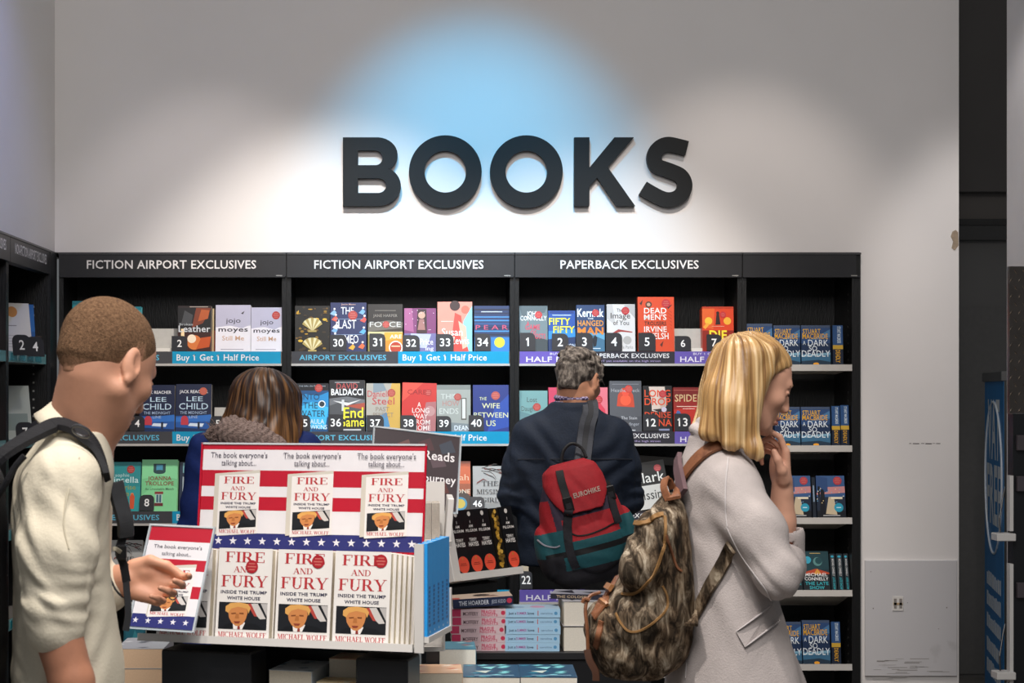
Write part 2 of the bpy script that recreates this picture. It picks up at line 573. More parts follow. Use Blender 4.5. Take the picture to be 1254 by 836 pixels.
for ci, (xa, xb, head, lab, hx) in enumerate(case_names):
    x0, x1 = PX(xa, YB), PX(xb, YB)
    cxm = (x0 + x1) / 2
    hw = (x1 - x0) / 2 - .0005
    t = empty('bookcase', (cxm, YB, 0), 0, lab, 'bookcase', 'black bookcases along the back wall')
    pw = .019 if ci else .02
    m = MB(); m.box((-hw, .0, 0), (-hw + pw, .35, CASE_TOP - .002), wood); m.build('side_panel', t)
    pr = .038 if ci == 3 else pw
    m = MB(); m.box((hw - pr, .0, 0), (hw, .35, CASE_TOP - .002), wood)
    if ci == 3:
        for k in range(46):
            m.box((hw - pr - .0008, .06, .35 + k * .036), (hw - pr, .068, .358 + k * .036), mat('3b3b3b', .4))
    m.build('side_panel', t)
    m = MB(); m.box((-hw + pw, .31, 0), (hw - pr, .33, CASE_TOP - .004), wood); m.build('back_panel', t)
    m = MB(); m.box((-hw + pw, .02, 0), (hw - pr, .05, .12), wood); m.build('plinth', t)
    zh0, zh1 = PZ(338.5, YB), CASE_TOP
    m = MB(); m.box((-hw + .002, -.012, zh0), (hw - (.022 if ci == 3 else .002), .03, zh1 - .008), headm)
    m.box((-hw + .001, -.016, zh1 - .008), (hw - .001, .34, zh1), mat('4A4A4C', .35))
    m.box((-hw + .002, -.014, zh0 - .004), (hw - .005, .03, zh0 + .003), mat('2E2E31', .35))
    h = m.build('header', t)
    m = MB(); m.box((hw - .045, -.0145, zh0 + .001), (hw - .018, -.0122, zh0 + .005), mat('9a9894', .4)); m.build('clip', h)
    if head:
        m = MB(); m.text(head, PX((hx[0] + hx[1]) / 2, YB) - cxm, PZ(329, YB), 10.2 * mm, white_ink, w=(hx[1] - hx[0]) * mm, y=-.0135, style='b')
        m.build('lettering', h)
    for ti in range(5):
        pyt = (TIER_B if ci == 3 else TIER_A)[ti]
        z = PZ(pyt, YB); a = R(TILT[ti])
        m = MB()
        M = Matrix.Translation((0, .004, z)) @ Matrix.Rotation(-a, 4, 'X')
        lo, hi = -hw + pw + .001, hw - pr - .001
        m.box((lo, 0, -.016), (hi, .27, 0), shelfm if ci == 3 else shelfd, M)
        if ci == 3:
            m.box((lo, -.012, -.026), (hi, .004, .002), shelfm, M)
        else:
            m.box((lo, -.012, -.062), (hi, .003, -.052), shelfm, Matrix.Translation((0, .004, z)))
            m.box((lo, -.004, -.055), (hi, .003, .0), shelfd, Matrix.Translation((0, .004, z)))
        sh = m.build('shelf', t)
        if ci < 3:
            m = MB(); strip(m, lo + .002, hi - .004, z - .053, z + .001, -.0065, STRIPS[ci][ti]); m.build('shelf_strip', sh)

# left-hand bookcase, seen edge on
def left_case(y0, y1, head, lab, tiers):
    cy = (y0 + y1) / 2; hw = (y1 - y0) / 2 - .0005
    t = empty('bookcase', (XL, cy, 0), PI / 2, lab, 'bookcase', 'black bookcases along the left wall')
    # local x runs along world +y, local +y runs into the wall (world -x)
    for s in (-1, 1):
        m = MB(); m.box((min(s * hw, s * (hw - .02)), 0, 0), (max(s * hw, s * (hw - .02)), .35, CASE_TOP - .002), wood)
        if s == 1:
            for k in range(40):
                m.box((hw - .0208, .05, .5 + k * .036), (hw - .02, .058, .508 + k * .036), mat('8a8a86', .4))
        m.build('side_panel', t)
    m = MB(); m.box((-hw + .02, .31, 0), (hw - .02, .33, CASE_TOP - .004), wood); m.build('back_panel', t)
    m = MB(); m.box((-hw + .002, -.012, PZ(338.5, YB)), (hw - .002, .03, CASE_TOP - .008), headm)
    m.box((-hw + .001, -.016, CASE_TOP - .008), (hw - .001, .34, CASE_TOP), mat('4A4A4C', .35)); h = m.build('header', t)
    m = MB(); m.text(head, .0, PZ(338.5, YB) + .038, .04, white_ink, w=2 * hw * .8, y=-.0135, style='b'); m.build('lettering', h)
    for z in tiers:
        m = MB(); m.box((-hw + .022, .01, z - .016), (hw - .022, .29, z), shelfd); sh = m.build('shelf', t)
        m = MB(); m.box((-hw + .022, .0, z - .014), (hw - .024, .004, z + .028), mat('8CCBD0', .1, .5, .05, 12, alpha=.6))
        for k in range(4): m.box((-hw + .05 + k * .15, -.0012, z - .008), (-hw + .16 + k * .15, -.0002, z + .022), mat('2E99A8', .2, .5, .2, 18, alpha=.75))
        m.build('price_holder', sh)
    return t


LT = [PZ(440, 6.97), PZ(440, 6.97) - .345, .98, .63]
left_case(6.63, 7.36, 'NON-FICTION AIRPORT EXCLUSIVES', 'black bookcase along the left wall, nearest the corner', LT)
left_case(5.85, 6.63, 'NON-FICTION AIRPORT EXCLUSIVES', 'black bookcase at the left edge of the photo', LT)
m = MB(); m.box((XL - .34, 7.36, 0), (XL + .0, 7.497, CASE_TOP - .002), wood); m.box((XL - .0, 7.361, 0), (XL + .014, 7.497, CASE_TOP), woodf)
tag(m.build('corner_filler'), 'plain black corner panel joining the two rows of bookcases', 'panel')

# ------------------------------------------------------------------ books
paper = mat('D9D0BD', .8, .2, .06, 300, stretch=(1, 1, 1))
paper_w = mat('E3DDD0', .8, .2, .05, 300)


def decor(mb, lmb, smb, items, W, H, M):
    """draw printed decoration on a plane: M maps (u,0,v) to local space, front towards -y"""
    lay = 0
    for it in items:
        lay += 1
        y = -.00006 * lay - (.0003 if it[0] in 'tv' else 0)
        k = it[0]
        if k == 'r':
            _, a, b, c, d, col = it
            mb.poly([(a * W, y, b * H), (c * W, y, b * H), (c * W, y, d * H), (a * W, y, d * H)], ink(col), M)
        elif k == 'p':
            mb.poly([(a * W, y, b * H) for a, b in it[1]], ink(it[2]), M)
        elif k == 'c':
            _, a, b, r, col = it[:5]
            ry = it[5] if len(it) > 5 else r * W / H
            mb.poly([(a * W + r * W * math.cos(2 * PI * i / 22), y, b * H + ry * H * math.sin(2 * PI * i / 22)) for i in range(22)], ink(col), M)
        elif k == 't':
            _, st, cx, z, h, w, col = it[:7]
            sty = it[7] if len(it) > 7 else 'b'
            lmb.text(st, cx * W, z * H, h * H, ink(col), w=w * W if w else None, y=y, M=M, style=sty)
        elif k == 'v':      # text running down a spine
            _, st, cu, zt, h, ln, col = it[:7]
            sty = it[7] if len(it) > 7 else 'b'
            M2 = M @ Matrix.Translation((cu * W - h * W / 2, y, zt * H)) @ Matrix.Rotation(PI / 2, 4, 'Y')
            lmb.text(st, 0, 0, h * W, ink(col), w=ln * H, y=0, M=M2, style=sty, align='l')
        elif k == 's':      # red round sticker
            _, a, b, r, col = it
            smb.poly([(a * W + r * W * math.cos(2 * PI * i / 20), y - .0003, b * H + r * W * math.sin(2 * PI * i / 20)) for i in range(20)], mat(col, .3, .5, .08, 200), M)
            for q in range(3):
                zz = b * H + (q - 1) * r * W * .45
                hw = r * W * (.5 if q != 1 else .7)
                smb.poly([(a * W - hw, y - .0004, zz - r * W * .1), (a * W + hw, y - .0004, zz - r * W * .1), (a * W + hw, y - .0004, zz + r * W * .1), (a * W - hw, y - .0004, zz + r * W * .1)], ink('C4675E'), M)


def make_book(w, h, t, cover, art=(), spine=(), back=None, name='paperback_book', spine_col=None, pages=None):
    """upright book, front cover towards -y, origin at the bottom centre"""
    cm = mat(cover, .35, .5, .05, 40)
    sm = mat(spine_col or cover, .35, .5, .05, 40)
    b = .0012
    m = MB(); l = MB(); s = MB()
    hb = name.startswith('hardback')
    ov = .0025 if hb else 0.0
    m.box((-w / 2, -t / 2, 0), (w / 2, -t / 2 + b, h), cm)
    m.box((-w / 2, t / 2 - b, 0), (w / 2, t / 2, h), mat(back, .35) if back else cm)
    m.box((-w / 2 - .0002, -t / 2, 0), (-w / 2 + b, t / 2, h), sm)
    decor(m, l, s, art, w, h, Matrix.Translation((-w / 2, -t / 2, 0)))
    decor(m, l, s, spine, t, h, Matrix.Translation((-w / 2 - .0002, t / 2, 0)) @ Matrix.Rotation(-PI / 2, 4, 'Z'))
    o = m.build(name)
    pg = MB(); pg.box((-w / 2 + b, -t / 2 + b, .0006 + ov), (w / 2 - .001 - ov, t / 2 - b, h - .0006 - ov), pages or paper)
    pg.build('page_block', o)
    if l.f: l.build('cover_lettering', o)
    if s.f: s.build('sticker', o)
    return o


def put(o, loc, lean=0.0, rz=0.0, roll=0.0, label=None, group=None, cat='book'):
    o.rotation_mode = 'XYZ'
    o.matrix_world = Matrix.Translation(loc) @ Matrix.Rotation(rz, 4, 'Z') @ Matrix.Rotation(-lean, 4, 'X') @ Matrix.Rotation(roll, 4, 'Y')
    return tag(o, label, cat, group)


def shelf_pt(px, tier, d, right=False, up=0.0):
    """point on a tilted shelf of the back wall, d metres behind its front edge"""
    z = PZ((TIER_B if right else TIER_A)[tier], YB); a = R(TILT[tier])
    return Vector((PX(px, YB), YB + .004 + d * math.cos(a) + up * math.sin(a), z - d * math.sin(a) + up * math.cos(a) + .0013))


def face_out(x0, x1, ytop, tier, t, cover, art, label, right=False, d=.004, copies=0, group=None, lean=0.0, back=None, roll=0.0, **kw):
    w = (x1 - x0) * mm
    base = (TIER_B if right else TIER_A)[tier]
    h = (base - ytop) * mm * 1.0
    o = make_book(w, h, t, cover, art, back=back, **kw)
    a = R(TILT[tier]) + lean
    put(o, shelf_pt((x0 + x1) / 2, tier, d + t / 2 + .003, right, up=w / 2 * abs(math.sin(roll)) * 1.1), a, 0, roll, label, group)
    for k in range(copies):
        c = copy_tree(o)
        put(c, shelf_pt((x0 + x1) / 2 + (k + 1) * .9, tier, d + t / 2 + .003 + (t + .0008) * (k + 1), right), a, 0, roll,
            label.replace(', front of the pile', '').replace(' and a running figure', '') + (', %s copy behind' % ('first', 'second', 'third', 'fourth')[k]), group)
    return o


RED = 'B23A35'
G1 = 'face-out books on the back wall'
# ---- tier 1, first bay
teal = [('t', 'sophie', .45, .62, .07, .5, 'CFE6E4', ''), ('t', 'kinsella', .5, .5, .11, .86, 'DDF0EE', 'b'), ('t', 'Surprise', .45, .34, .09, .7, 'B59A55', ''), ('t', 'Me', .5, .2, .09, .35, 'B59A55', ''),
        ('r', .0, .93, 1, 1, '1E7785')]
face_out(87, 131, 368, 0, .03, '2E96A0', teal, 'teal book standing behind the head of the short-haired man, left of its teal twin', name='hardback_book', group=G1)
face_out(134, 172, 375, 0, .03, '2C8E98', teal, 'second teal book partly hidden by the short-haired man, beside the white backing card', name='hardback_book', group=G1)
leather = [('r', 0, .42, 1, .97, '1B1A1C'), ('p', [(.42, .52), (.75, .62), (1, .95), (.55, .97), (.5, .8)], '7C3B26'), ('p', [(.6, .66), (.9, .72), (.95, .9), (.7, .92)], 'B65A2E'),
           ('p', [(.1, .6), (.4, .56), (.45, .8), (.2, .9)], '46474A'), ('r', 0, .0, 1, .42, '3A1A12'), ('c', .5, .2, .22, 'D8783A'), ('c', .42, .28, .13, 'F5E3C8'), ('p', [(.55, .05), (.95, .1), (1, .33), (.7, .3)], 'C2521F'),
           ('r', .1, .3, .2, .5, 'F6D9A8'), ('r', 0, .955, 1, 1, '2a2020'), ('r', .35, .97, .9, .985, 'B9A9A0'), ('t', 'Broken', .25, .57, .05, .4, 'BFC4C8', ''), ('t', 'Leather', .5, .43, .14, .95, 'D5D8DC', 'b')]
face_out(217, 258, 374, 0, .035, '1A1718', leather, 'dark book with orange firelight on its cover beside number card 2', group=G1, spine_col='3b2a24', pages=paper)
face_out(252, 263.5, 376, 0, .03, '3A2018', [('r', 0, 0, 1, .5, '9A4322'), ('r', .55, 0, .7, 1, 'C9B58C')], 'slim edge of a second fiery dark book, left of the lilac and white books', group=G1, d=.045)
moyes = [('r', 0, 0, 1, .55, 'E9E6EE'), ('p', [(0, .52), (.4, .56), (.75, .5), (1, .58), (1, 1), (0, 1)], 'B9B7CC'), ('t', 'jojo', .5, .62, .1, .42, '33303F', ''), ('t', 'moyes', .5, .43, .1, .84, '2E2A38', 'b'),
         ('t', 'Still Me', .5, .24, .1, .62, 'C9A080', 's' if False else ''), ('r', .15, .04, .8, .055, '9C98A8'), ('p', [(.72, .82), (.82, .87), (.78, .8)], '25232C')]
face_out(263.5, 306.5, 373, 0, .035, 'CFCEDB', moyes, 'lilac and white book without a sticker, right of the fiery dark book', group=G1)
face_out(307, 345.2, 376, 0, .035, 'C6C2CB', moyes + [('s', .8, .82, .13, RED)], 'lilac and white book with a red round sticker at the end of the top shelf', group=G1)
# ---- tier 1, second bay
shell = [('r', 0, 0, 1, 1, '17130F')]
rs = random.Random(3)
for i in range(46):
    x, y = rs.random(), rs.random()
    shell.append(('c', x * .94 + .03, y * .94 + .03, rs.uniform(.015, .07), rs.choice(['8E6A1C', 'C8952A', '6B4A18', 'E2B437', '3a2a18', '7c5a2a']), rs.uniform(.012, .035)))
def fan(cx, cy, r, up, a='E4D7A8', b='B59B57'):
    L = []
    for i in range(9):
        t0 = R(15 + i * 150 / 9 * 1.0); t1 = R(15 + (i + 1) * 150 / 9)
        L.append(('p', [(cx, cy - up * r * .35), (cx + r * math.cos(t0), cy + up * r * .62 * math.sin(t0)), (cx + r * math.cos(t1), cy + up * r * .62 * math.sin(t1))][::1 if up > 0 else -1], a if i % 2 else b))
    L.append(('r', cx - .12, cy - up * r * .35 - .02, cx + .12, cy - up * r * .35 + .02, b))
    return L
shell += fan(.5, .55, .3, 1) + fan(.5, .12, .3, 1)
face_out(361, 403.5, 374, 0, .03, '17130F', shell, 'black book covered in gold seashells left of number card 30', group=G1)
romeo = [('r', 0, 0, 1, 1, '28305A')]
for (x, y, c) in ((.08, .8, '8FB7D6'), (.12, .68, 'E0604A'), (.12, .45, '77A9D4'), (.15, .52, 'F0EDEA'), (.88, .82, '77A9D4'), (.92, .66, 'D9534A'), (.9, .42, '5FA8DC'), (.87, .12, 'E5693F'), (.6, .1, 'F0A63A'), (.1, .3, 'E7E2DE')):
    romeo += [('p', [(x - .1, y - .03), (x + .02, y + .05), (x + .09, y + .0), (x + .03, y - .07)], c), ('c', x + .03, y + .07, .03, 'F2E4DA')]
for y in (.66, .34): romeo.append(('r', .1, y, .9, y + .008, '9FB2D0'))
romeo += [('t', 'THE', .47, .76, .15, .36, 'F1F0F2', ''), ('t', 'LAST', .47, .47, .18, .5, 'F1F0F2', ''), ('t', 'ROMEO', .45, .17, .17, .66, 'F1F0F2', ''), ('s', .62, .74, .13, RED), ('t', 'Justin Myers', .5, .95, .03, .4, 'E7B9A8', '')]
face_out(404.5, 448.5, 370, 0, .03, '28305A', romeo, 'navy book with tall white capitals beside number card 30', group=G1)
force = [('r', 0, 0, 1, .5, '3A3128'), ('r', 0, .5, 1, 1, '2B2522'), ('p', [(0, .42), (1, .5), (1, .62), (.6, .66), (0, .6)], '6C655C'), ('r', 0, .36, 1, .42, 'C9C08E'), ('r', 0, 0, 1, .36, '9D8D4A'), ('t', 'FORCE', .5, .52, .11, .9, 'D9D5CE', ''),
         ('t', 'JANE HARPER', .5, .73, .06, .7, '8E857B', ''), ('r', .2, .86, .8, .872, '7C746a'), ('s', .52, .57, .1, 'B5423A')]
face_out(450.5, 493, 372, 0, .03, '2B2522', force, 'dark brown and straw coloured book standing behind an orange card', group=G1)
orange_card = [('r', 0, 0, 1, 1, 'E08A2B'), ('p', [(0, .55), (1, .7), (1, 1), (0, 1)], 'EBA23A'), ('c', .62, .2, .38, 'F3EFEA'), ('c', .62, .2, .32, 'B33A22'), ('r', .38, .25, .86, .3, 'F3D9B0'), ('t', 'ARE', .62, .68, .2, .66, 'F4E9D8', 'b')]
face_out(471, 493, 407, 0, .004, 'E08A2B', orange_card, 'small orange printed card propped in front of the dark brown book', group=None, d=-.003, name='printed_card')
price = [('r', 0, 0, 1, .42, '6E6A98'), ('r', 0, .42, 1, 1, '7C3A6A'), ('p', [(0, .5), (.3, .45), (.25, 1), (0, 1)], 'A65C88'), ('p', [(.38, .4), (.72, .42), (.7, .98), (.42, .98)], '3A2228'), ('c', .55, .84, .11, 'C79A86'), ('p', [(.42, .5), (.66, .5), (.62, .75), (.48, .75)], '9F6E68'),
         ('p', [(.3, .1), (.7, .08), (.85, .4), (.2, .42)], 'B6B9D8'), ('t', 'Price', .7, .16, .14, .42, 'F0EDF4', ''), ('t', 'ing', .8, .03, .09, .25, 'E8E4F0', '')]
for i in range(14): price.append(('c', rs.random(), .5 + rs.random() * .48, .012, 'F0DCE8'))
face_out(495, 534, 377, 0, .028, '7C3A6A', price, 'purple glittery book with a long-haired woman beside number card 32', group=G1)
coral = [('r', 0, 0, 1, 1, 'E58F7E'), ('p', [(.62, 0), (1, 0), (1, .92), (.75, .62)], '8CC7D8'), ('p', [(.3, .35), (.78, .3), (.9, 0), (.28, 0)], 'D8453C'), ('p', [(.5, .78), (.68, .72), (.74, .35), (.42, .35)], 'DB4A40'), ('p', [(.6, .62), (.82, .5), (.86, .1), (.72, .05)], 'E7B39C'),
         ('c', .5, .92, .15, '3A2626'), ('p', [(.05, .3), (.5, .3), (.4, 0), (.05, 0)], 'EFC9BA'), ('t', 'Susan', .42, .32, .15, .6, 'F7ECE6', ''), ('t', 'Lewis', .66, .15, .15, .5, 'F7ECE6', ''), ('c', .8, .84, .12, 'D06A58'), ('r', .1, .6, .45, .612, 'F3D5CA')]
face_out(536, 578.5, 369, 0, .033, 'E58F7E', coral, 'coral pink book with a woman in a red dress beside number card 33', group=G1)
peak = [('r', 0, 0, 1, 1, '1B3560')]
for i in range(12): peak.append(('r', 0, .04 + i * .078, 1, .06 + i * .078 + rs.uniform(0, .03), rs.choice(['2E6AA8', '16284A', '3F86C0', '12213E', '234C82'])))
peak += [('r', 0, .0, 1, .3, '2A78BC'), ('t', 'P E A R', .5, .48, .1, .92, 'C45070', ''), ('r', .2, .86, .8, .88, 'B9C4D6'), ('c', .72, .2, .15, 'D8DE3A')]
face_out(581, 624, 374, 0, .033, '1B3560', peak, 'dark blue striped book with a yellow round sticker beside number card 34', group=G1)
# ---- tier 1, third bay
ghosts = [('r', 0, 0, 1, 1, '6E7F84'), ('p', [(0, 0), (1, 0), (1, .25), (.6, .32), (.3, .22), (0, .3)], '3C464A'), ('p', [(.1, .75), (.9, .85), (1, 1), (0, 1)], '54646A'), ('t', 'JOHN', .48, .78, .1, .44, 'EDEFEF', 'b'), ('t', 'CONNOLLY', .5, .68, .1, .94, 'EDEFEF', 'b'),
          ('t', 'A', .3, .58, .08, .1, 'D04A62', 'b'), ('t', 'GAME', .47, .48, .11, .52, 'D04A62', 'b'), ('t', 'OF', .5, .38, .08, .2, 'D04A62', 'b'), ('t', 'GHOSTS', .62, .28, .11, .62, 'D04A62', 'b'), ('s', .68, .8, .13, 'C2303A')]
face_out(636.5, 671, 374, 0, .03, '6E7F84', ghosts, 'grey book with red and white capitals beside number card 1', group=G1)
fifty = [('r', 0, 0, 1, 1, '1D4FA0'), ('r', 0, .0, 1, .4, '16325E'), ('p', [(0, .3), (1, .36), (1, .55), (0, .5)], '2A86C8'), ('r', .05, .93, .95, .99, '123A80'), ('t', 'FIFTY', .42, .66, .16, .8, 'E4DE3C', 'h'), ('t', 'FIFTY', .58, .46, .16, .8, 'E4DE3C', 'h'), ('t', 'SON', .84, .1, .09, .3, 'C9D6E4', 'b'), ('r', .15, .88, .85, .9, 'BFD0E8')]
face_out(672, 705, 380, 0, .03, '1D4FA0', fifty, 'bright blue book with two rows of yellow capitals beside number card 2', group=G1)
hanged = [('r', 0, 0, 1, .4, '5FA3C4'), ('r', 0, .4, 1, 1, '22406A'), ('p', [(0, 0), (1, 0), (1, .25), (.6, .35), (0, .3)], '3E6E8C'), ('p', [(.6, .1), (.7, .12), (.74, .3), (.66, .36), (.56, .26)], '16202C'), ('t', 'Kernick', .5, .75, .17, .94, 'EEF1F4', 'h'), ('t', 'HANGED', .5, .55, .12, .92, 'E99A32', 'b'), ('t', 'MAN', .5, .37, .15, .92, 'E8842A', 'h'), ('t', 'THE', .5, .69, .035, .2, 'EEF1F4', 'b'), ('r', .25, .06, .85, .075, 'DDE6EE'), ('s', .68, .83, .13, 'C2303A')]
face_out(706.5, 741, 373, 0, .03, '22406A', hanged, 'blue book with orange capitals and a running figure beside number card 3', group=G1, copies=1)
image = [('r', 0, 0, 1, 1, 'DEDAD8'), ('p', [(0, .7), (.3, .55), (.2, 1), (0, 1)], 'C8C4C2'), ('p', [(.6, .98), (1, .7), (1, 1)], 'B9B6B5'), ('t', 'The', .45, .84, .07, .2, '3A3638', ''), ('t', 'Image', .48, .7, .12, .7, '3A3638', ''), ('t', 'of You', .5, .56, .1, .56, '3A3638', ''), ('t', 'Adele Parks', .62, .06, .07, .6, '9C9896', ''), ('c', .72, .24, .15, 'B5B0AC'), ('p', [(.1, .36), (.5, .42), (.9, .4), (.9, .42), (.4, .47)], 'A33A38'), ('s', .66, .86, .14, 'C2303A')]
face_out(744, 778.5, 372, 0, .03, 'DEDAD8', image, 'white book with slanting grey script beside number card 4', group=G1)
dead = [('r', 0, 0, 1, 1, 'DD4B26'), ('c', .3, .86, .09, '5A3A2E'), ('c', .3, .86, .05, 'C9A08A'), ('p', [(.05, .88), (.14, .95), (.1, .84)], '3A2A28'), ('p', [(.8, .82), (.95, .86), (.84, .78)], '3A2A28'), ('p', [(.7, .2), (.6, .12), (.66, .08)], '5A2A20'), ('t', 'DEAD', .48, .7, .1, .62, 'F3ECE6', 'b'), ('t', "MEN'S", .48, .58, .1, .62, 'F3ECE6', 'b'), ('t', 'TROUSERS', .48, .48, .07, .6, '2E2220', 'b'), ('t', 'IRVINE', .48, .36, .1, .62, 'F3ECE6', 'b'), ('t', 'WELSH', .54, .23, .11, .6, 'F3ECE6', 'b'), ('s', .78, .88, .12, 'C2303A')]
for i in range(6): dead.append(('p', [(.76 + i * .02, .8 - i * .07), (.93, .72 - i * .06), (.94, .71 - i * .06)], '6A2A1C'))
face_out(782, 826.5, 363, 0, .035, 'DD4B26', dead, 'tall orange-red book with white capitals beside number card 5', group=G1)
die = [('r', 0, 0, 1, 1, 'D9431F'), ('p', [(0, .55), (.35, .5), (.4, .98), (0, .98)], 'E2622A'), ('c', .2, .68, .12, 'F0C23C'), ('c', .8, .68, .12, 'F0B23C'), ('p', [(.1, .5), (.25, .62), (.14, .64), (.02, .54)], 'F0A83C'), ('p', [(.42, .6), (.58, .6), (.54, .85), (.46, .85)], '33201C'), ('c', .5, .86, .05, '33201C'), ('r', .3, .56, .7, .565, 'F3E3D0'), ('r', 0, 0, 1, .47, '8F2416'), ('t', 'DIE', .5, .27, .2, .56, 'F2E13A', 'h'), ('t', 'LAST', .69, .06, .18, .55, 'F2E13A', 'h'), ('s', .66, .82, .1, 'C2303A'), ('r', 0, .96, 1, 1, 'B93A1E')]
face_out(861, 899.5, 375, 0, .03, 'D9431F', die, 'orange book with yellow capitals, front of the pile beside number card 7', group=G1, copies=3, pages=paper)
# ---- MacBride style copies in the narrow bay
dark = [('r', 0, .55, 1, 1, '2D4A78'), ('r', 0, .0, 1, .28, '3A6A8A'), ('r', 0, .28, 1, .55, '1D3050'), ('p', [(0, .2), (1, .26), (1, .32), (0, .25)], '7BA8C0'), ('p', [(0, .1), (.6, .13), (1, .08), (1, 0), (0, 0)], '24384A'), ('p', [(.3, .62), (1, .9), (1, .7)], '4A78A4'),
        ('r', 0, .94, 1, 1, '44536e'), ('t', 'STUART', .36, .79, .12, .62, 'E2AE3A', 'b'), ('t', 'MACBRIDE', .48, .66, .13, .88, 'E2A82E', 'b'), ('t', 'A', .1, .51, .1, .1, 'D8E4EC', ''), ('t', 'DARK', .58, .48, .16, .7, 'E4ECF2', ''), ('t', 'SO', .4, .36, .12, .28, 'E4ECF2', ''), ('t', 'DEADLY', .5, .21, .16, .98, 'E4ECF2', ''), ('c', .5, .03, .1, 'E8A02E', .035)]
dspine = [('r', 0, 0, 1, .4, '1A2436'), ('r', 0, .4, 1, .5, 'C9A23A'), ('r', 0, .5, 1, 1, '2C5080'), ('v', 'STUART MACBRIDE', .62, .97, .34, .42, 'D8E4EC', 'b'), ('v', 'DEADLY', .5, .38, .44, .32, 'E2A82E', 'b')]
G2 = 'night-blue thrillers in the narrow bay'
face_out(915, 947, 396, 0, .033, '22395C', dark, 'night-blue book with amber capitals behind the blonde hair, leftmost on the narrow bay top shelf', right=True, group=G2)
face_out(948.5, 981, 398, 0, .033, '22395C', dark, 'night-blue book with amber capitals, middle of three on the narrow bay top shelf', right=True, group=G2)
face_out(982.5, 1018, 398, 0, .033, '22395C', dark, 'night-blue book with amber capitals left of a spine, narrow bay top shelf', right=True, group=G2)


def spine_out(x0, x1, ytop, tier, w, cover, spine, label, right=True, group=None, d=.006, roll=0.0):
    t = (x1 - x0) * mm
    h = ((TIER_B if right else TIER_A)[tier] - ytop) * mm
    o = make_book(w, h, t, cover, (), spine)
    a = R(TILT[tier])
    loc = shelf_pt((x0 + x1) / 2, tier, d + w / 2, right)
    o.matrix_world = Matrix.Translation(loc) @ Matrix.Rotation(-a, 4, 'X') @ Matrix.Rotation(roll, 4, 'Y') @ Matrix.Rotation(PI / 2, 4, 'Z')
    return tag(o, label, 'book', group)


spine_out(1021, 1033.5, 398, 0, .13, '1D2C48', dspine, 'night-blue book with its spine outward on the narrow bay top shelf', group=G2)
face_out(950, 981, 498, 1, .033, '22395C', dark, 'night-blue book beside the blonde woman face, second shelf of the narrow bay', right=True, group=G2)
face_out(982.5, 1018, 498, 1, .033, '22395C', dark, 'night-blue book facing out beside the two spines, second shelf of the narrow bay', right=True, group=G2)
spine_out(1020, 1030, 497, 1, .13, '1D2C48', dspine, 'left one of two spine-out night-blue books on the second shelf', group=G2)
spine_out(1031, 1041, 496, 1, .13, '1D2C48', dspine, 'right one of two spine-out night-blue books on the second shelf', group=G2)
city = [('r', 0, 0, 1, 1, '1F2A3E'), ('r', 0, .5, 1, 1, '3A5A88'), ('p', [(0, .55), (1, .6), (1, .75), (0, .72)], 'C88A8A'), ('p', [(0, .6), (.4, .62), (.4, .95), (0, 1)], '2E4A78'), ('r', 0, .0, 1, .18, '10141C'), ('p', [(.3, .1), (.7, .08), (.6, .5), (.42, .5)], 'C9B89A'), ('p', [(.1, .15), (.3, .15), (.28, .62), (.14, .62)], '12151E'), ('c', .2, .64, .06, '12151E'),
        ('r', .05, .5, .12, .75, '0E1016'), ('r', .5, .45, .9, .5, 'E8DCC0'), ('c', .76, .25, .16, '2C9AB8'), ('r', .68, .24, .84, .26, 'D8F0F6'), ('s', .75, .88, .15, 'B4404A'), ('r', .2, .05, .8, .075, 'A8A8A8')]
for i in range(16): city.append(('c', rs.random(), .35 + rs.random() * .45, .018, rs.choice(['F2D9A0', 'E87A5A', 'F0F0E0', '7AB0D8'])))
G3 = 'city night books in the narrow bay'
face_out(962, 995, 582, 2, .03, '1F2A3E', city, 'city night-scene book beside the blonde woman raised forearm', right=True, group=G3)
spine_out(996.5, 1000.5, 584, 2, .13, '1C2430', [('r', .3, .4, .7, .8, '8aa0b8')], 'thin dark book spine between the two city night-scene books', group=G3)
face_out(1002, 1037, 582, 2, .03, '1F2A3E', city, 'city night-scene book nearest the right side panel, third shelf', right=True, group=G3)
late = [('r', 0, 0, 1, 1, '16303A'), ('p', [(0, .5), (1, .55), (1, 1), (0, 1)], '1B4048'), ('c', .58, .74, .17, '5C8C8A'), ('c', .62, .76, .13, '1F4A50'), ('p', [(0, .46), (.5, .56), (1, .46), (1, .42), (0, .42)], 'C04A2A'), ('p', [(.4, .42), (.55, .56), (.7, .42)], 'E0A040'), ('r', 0, 0, 1, .42, '141E24'), ('c', .2, .78, .14, '3AA8C4'), ('r', .3, .94, .7, .955, 'D8B46A'), ('t', 'MICHAEL', .5, .37, .08, .84, 'F2F2F2', 'b'), ('t', 'CONNELLY', .5, .265, .08, .9, 'F2F2F2', 'b'), ('t', 'THE LATE', .5, .15, .08, .88, '3CB8C4', 'b'), ('t', 'SHOW', .5, .045, .08, .56, '3CB8C4', 'b')]
lsp = [('r', 0, 0, 1, 1, '16242C'), ('v', 'MICHAEL CONNELLY', .55, .86, .4, .46, 'E0E0E0', 'b'), ('v', 'LATE SHOW', .55, .36, .44, .32, '3CB8C4', 'b'), ('c', .5, .92, .3, '3AA8C4', .03)]
G4 = 'dark teal thrillers on the fourth shelf of the narrow bay'
face_out(960, 984, 674, 3, .033, '16303A', late, 'dark teal book almost hidden by the blonde woman elbow', right=True, group=G4)
face_out(985.5, 1018, 674, 3, .033, '16303A', late, 'dark teal book with white and turquoise capitals facing out on the fourth shelf', right=True, group=G4)
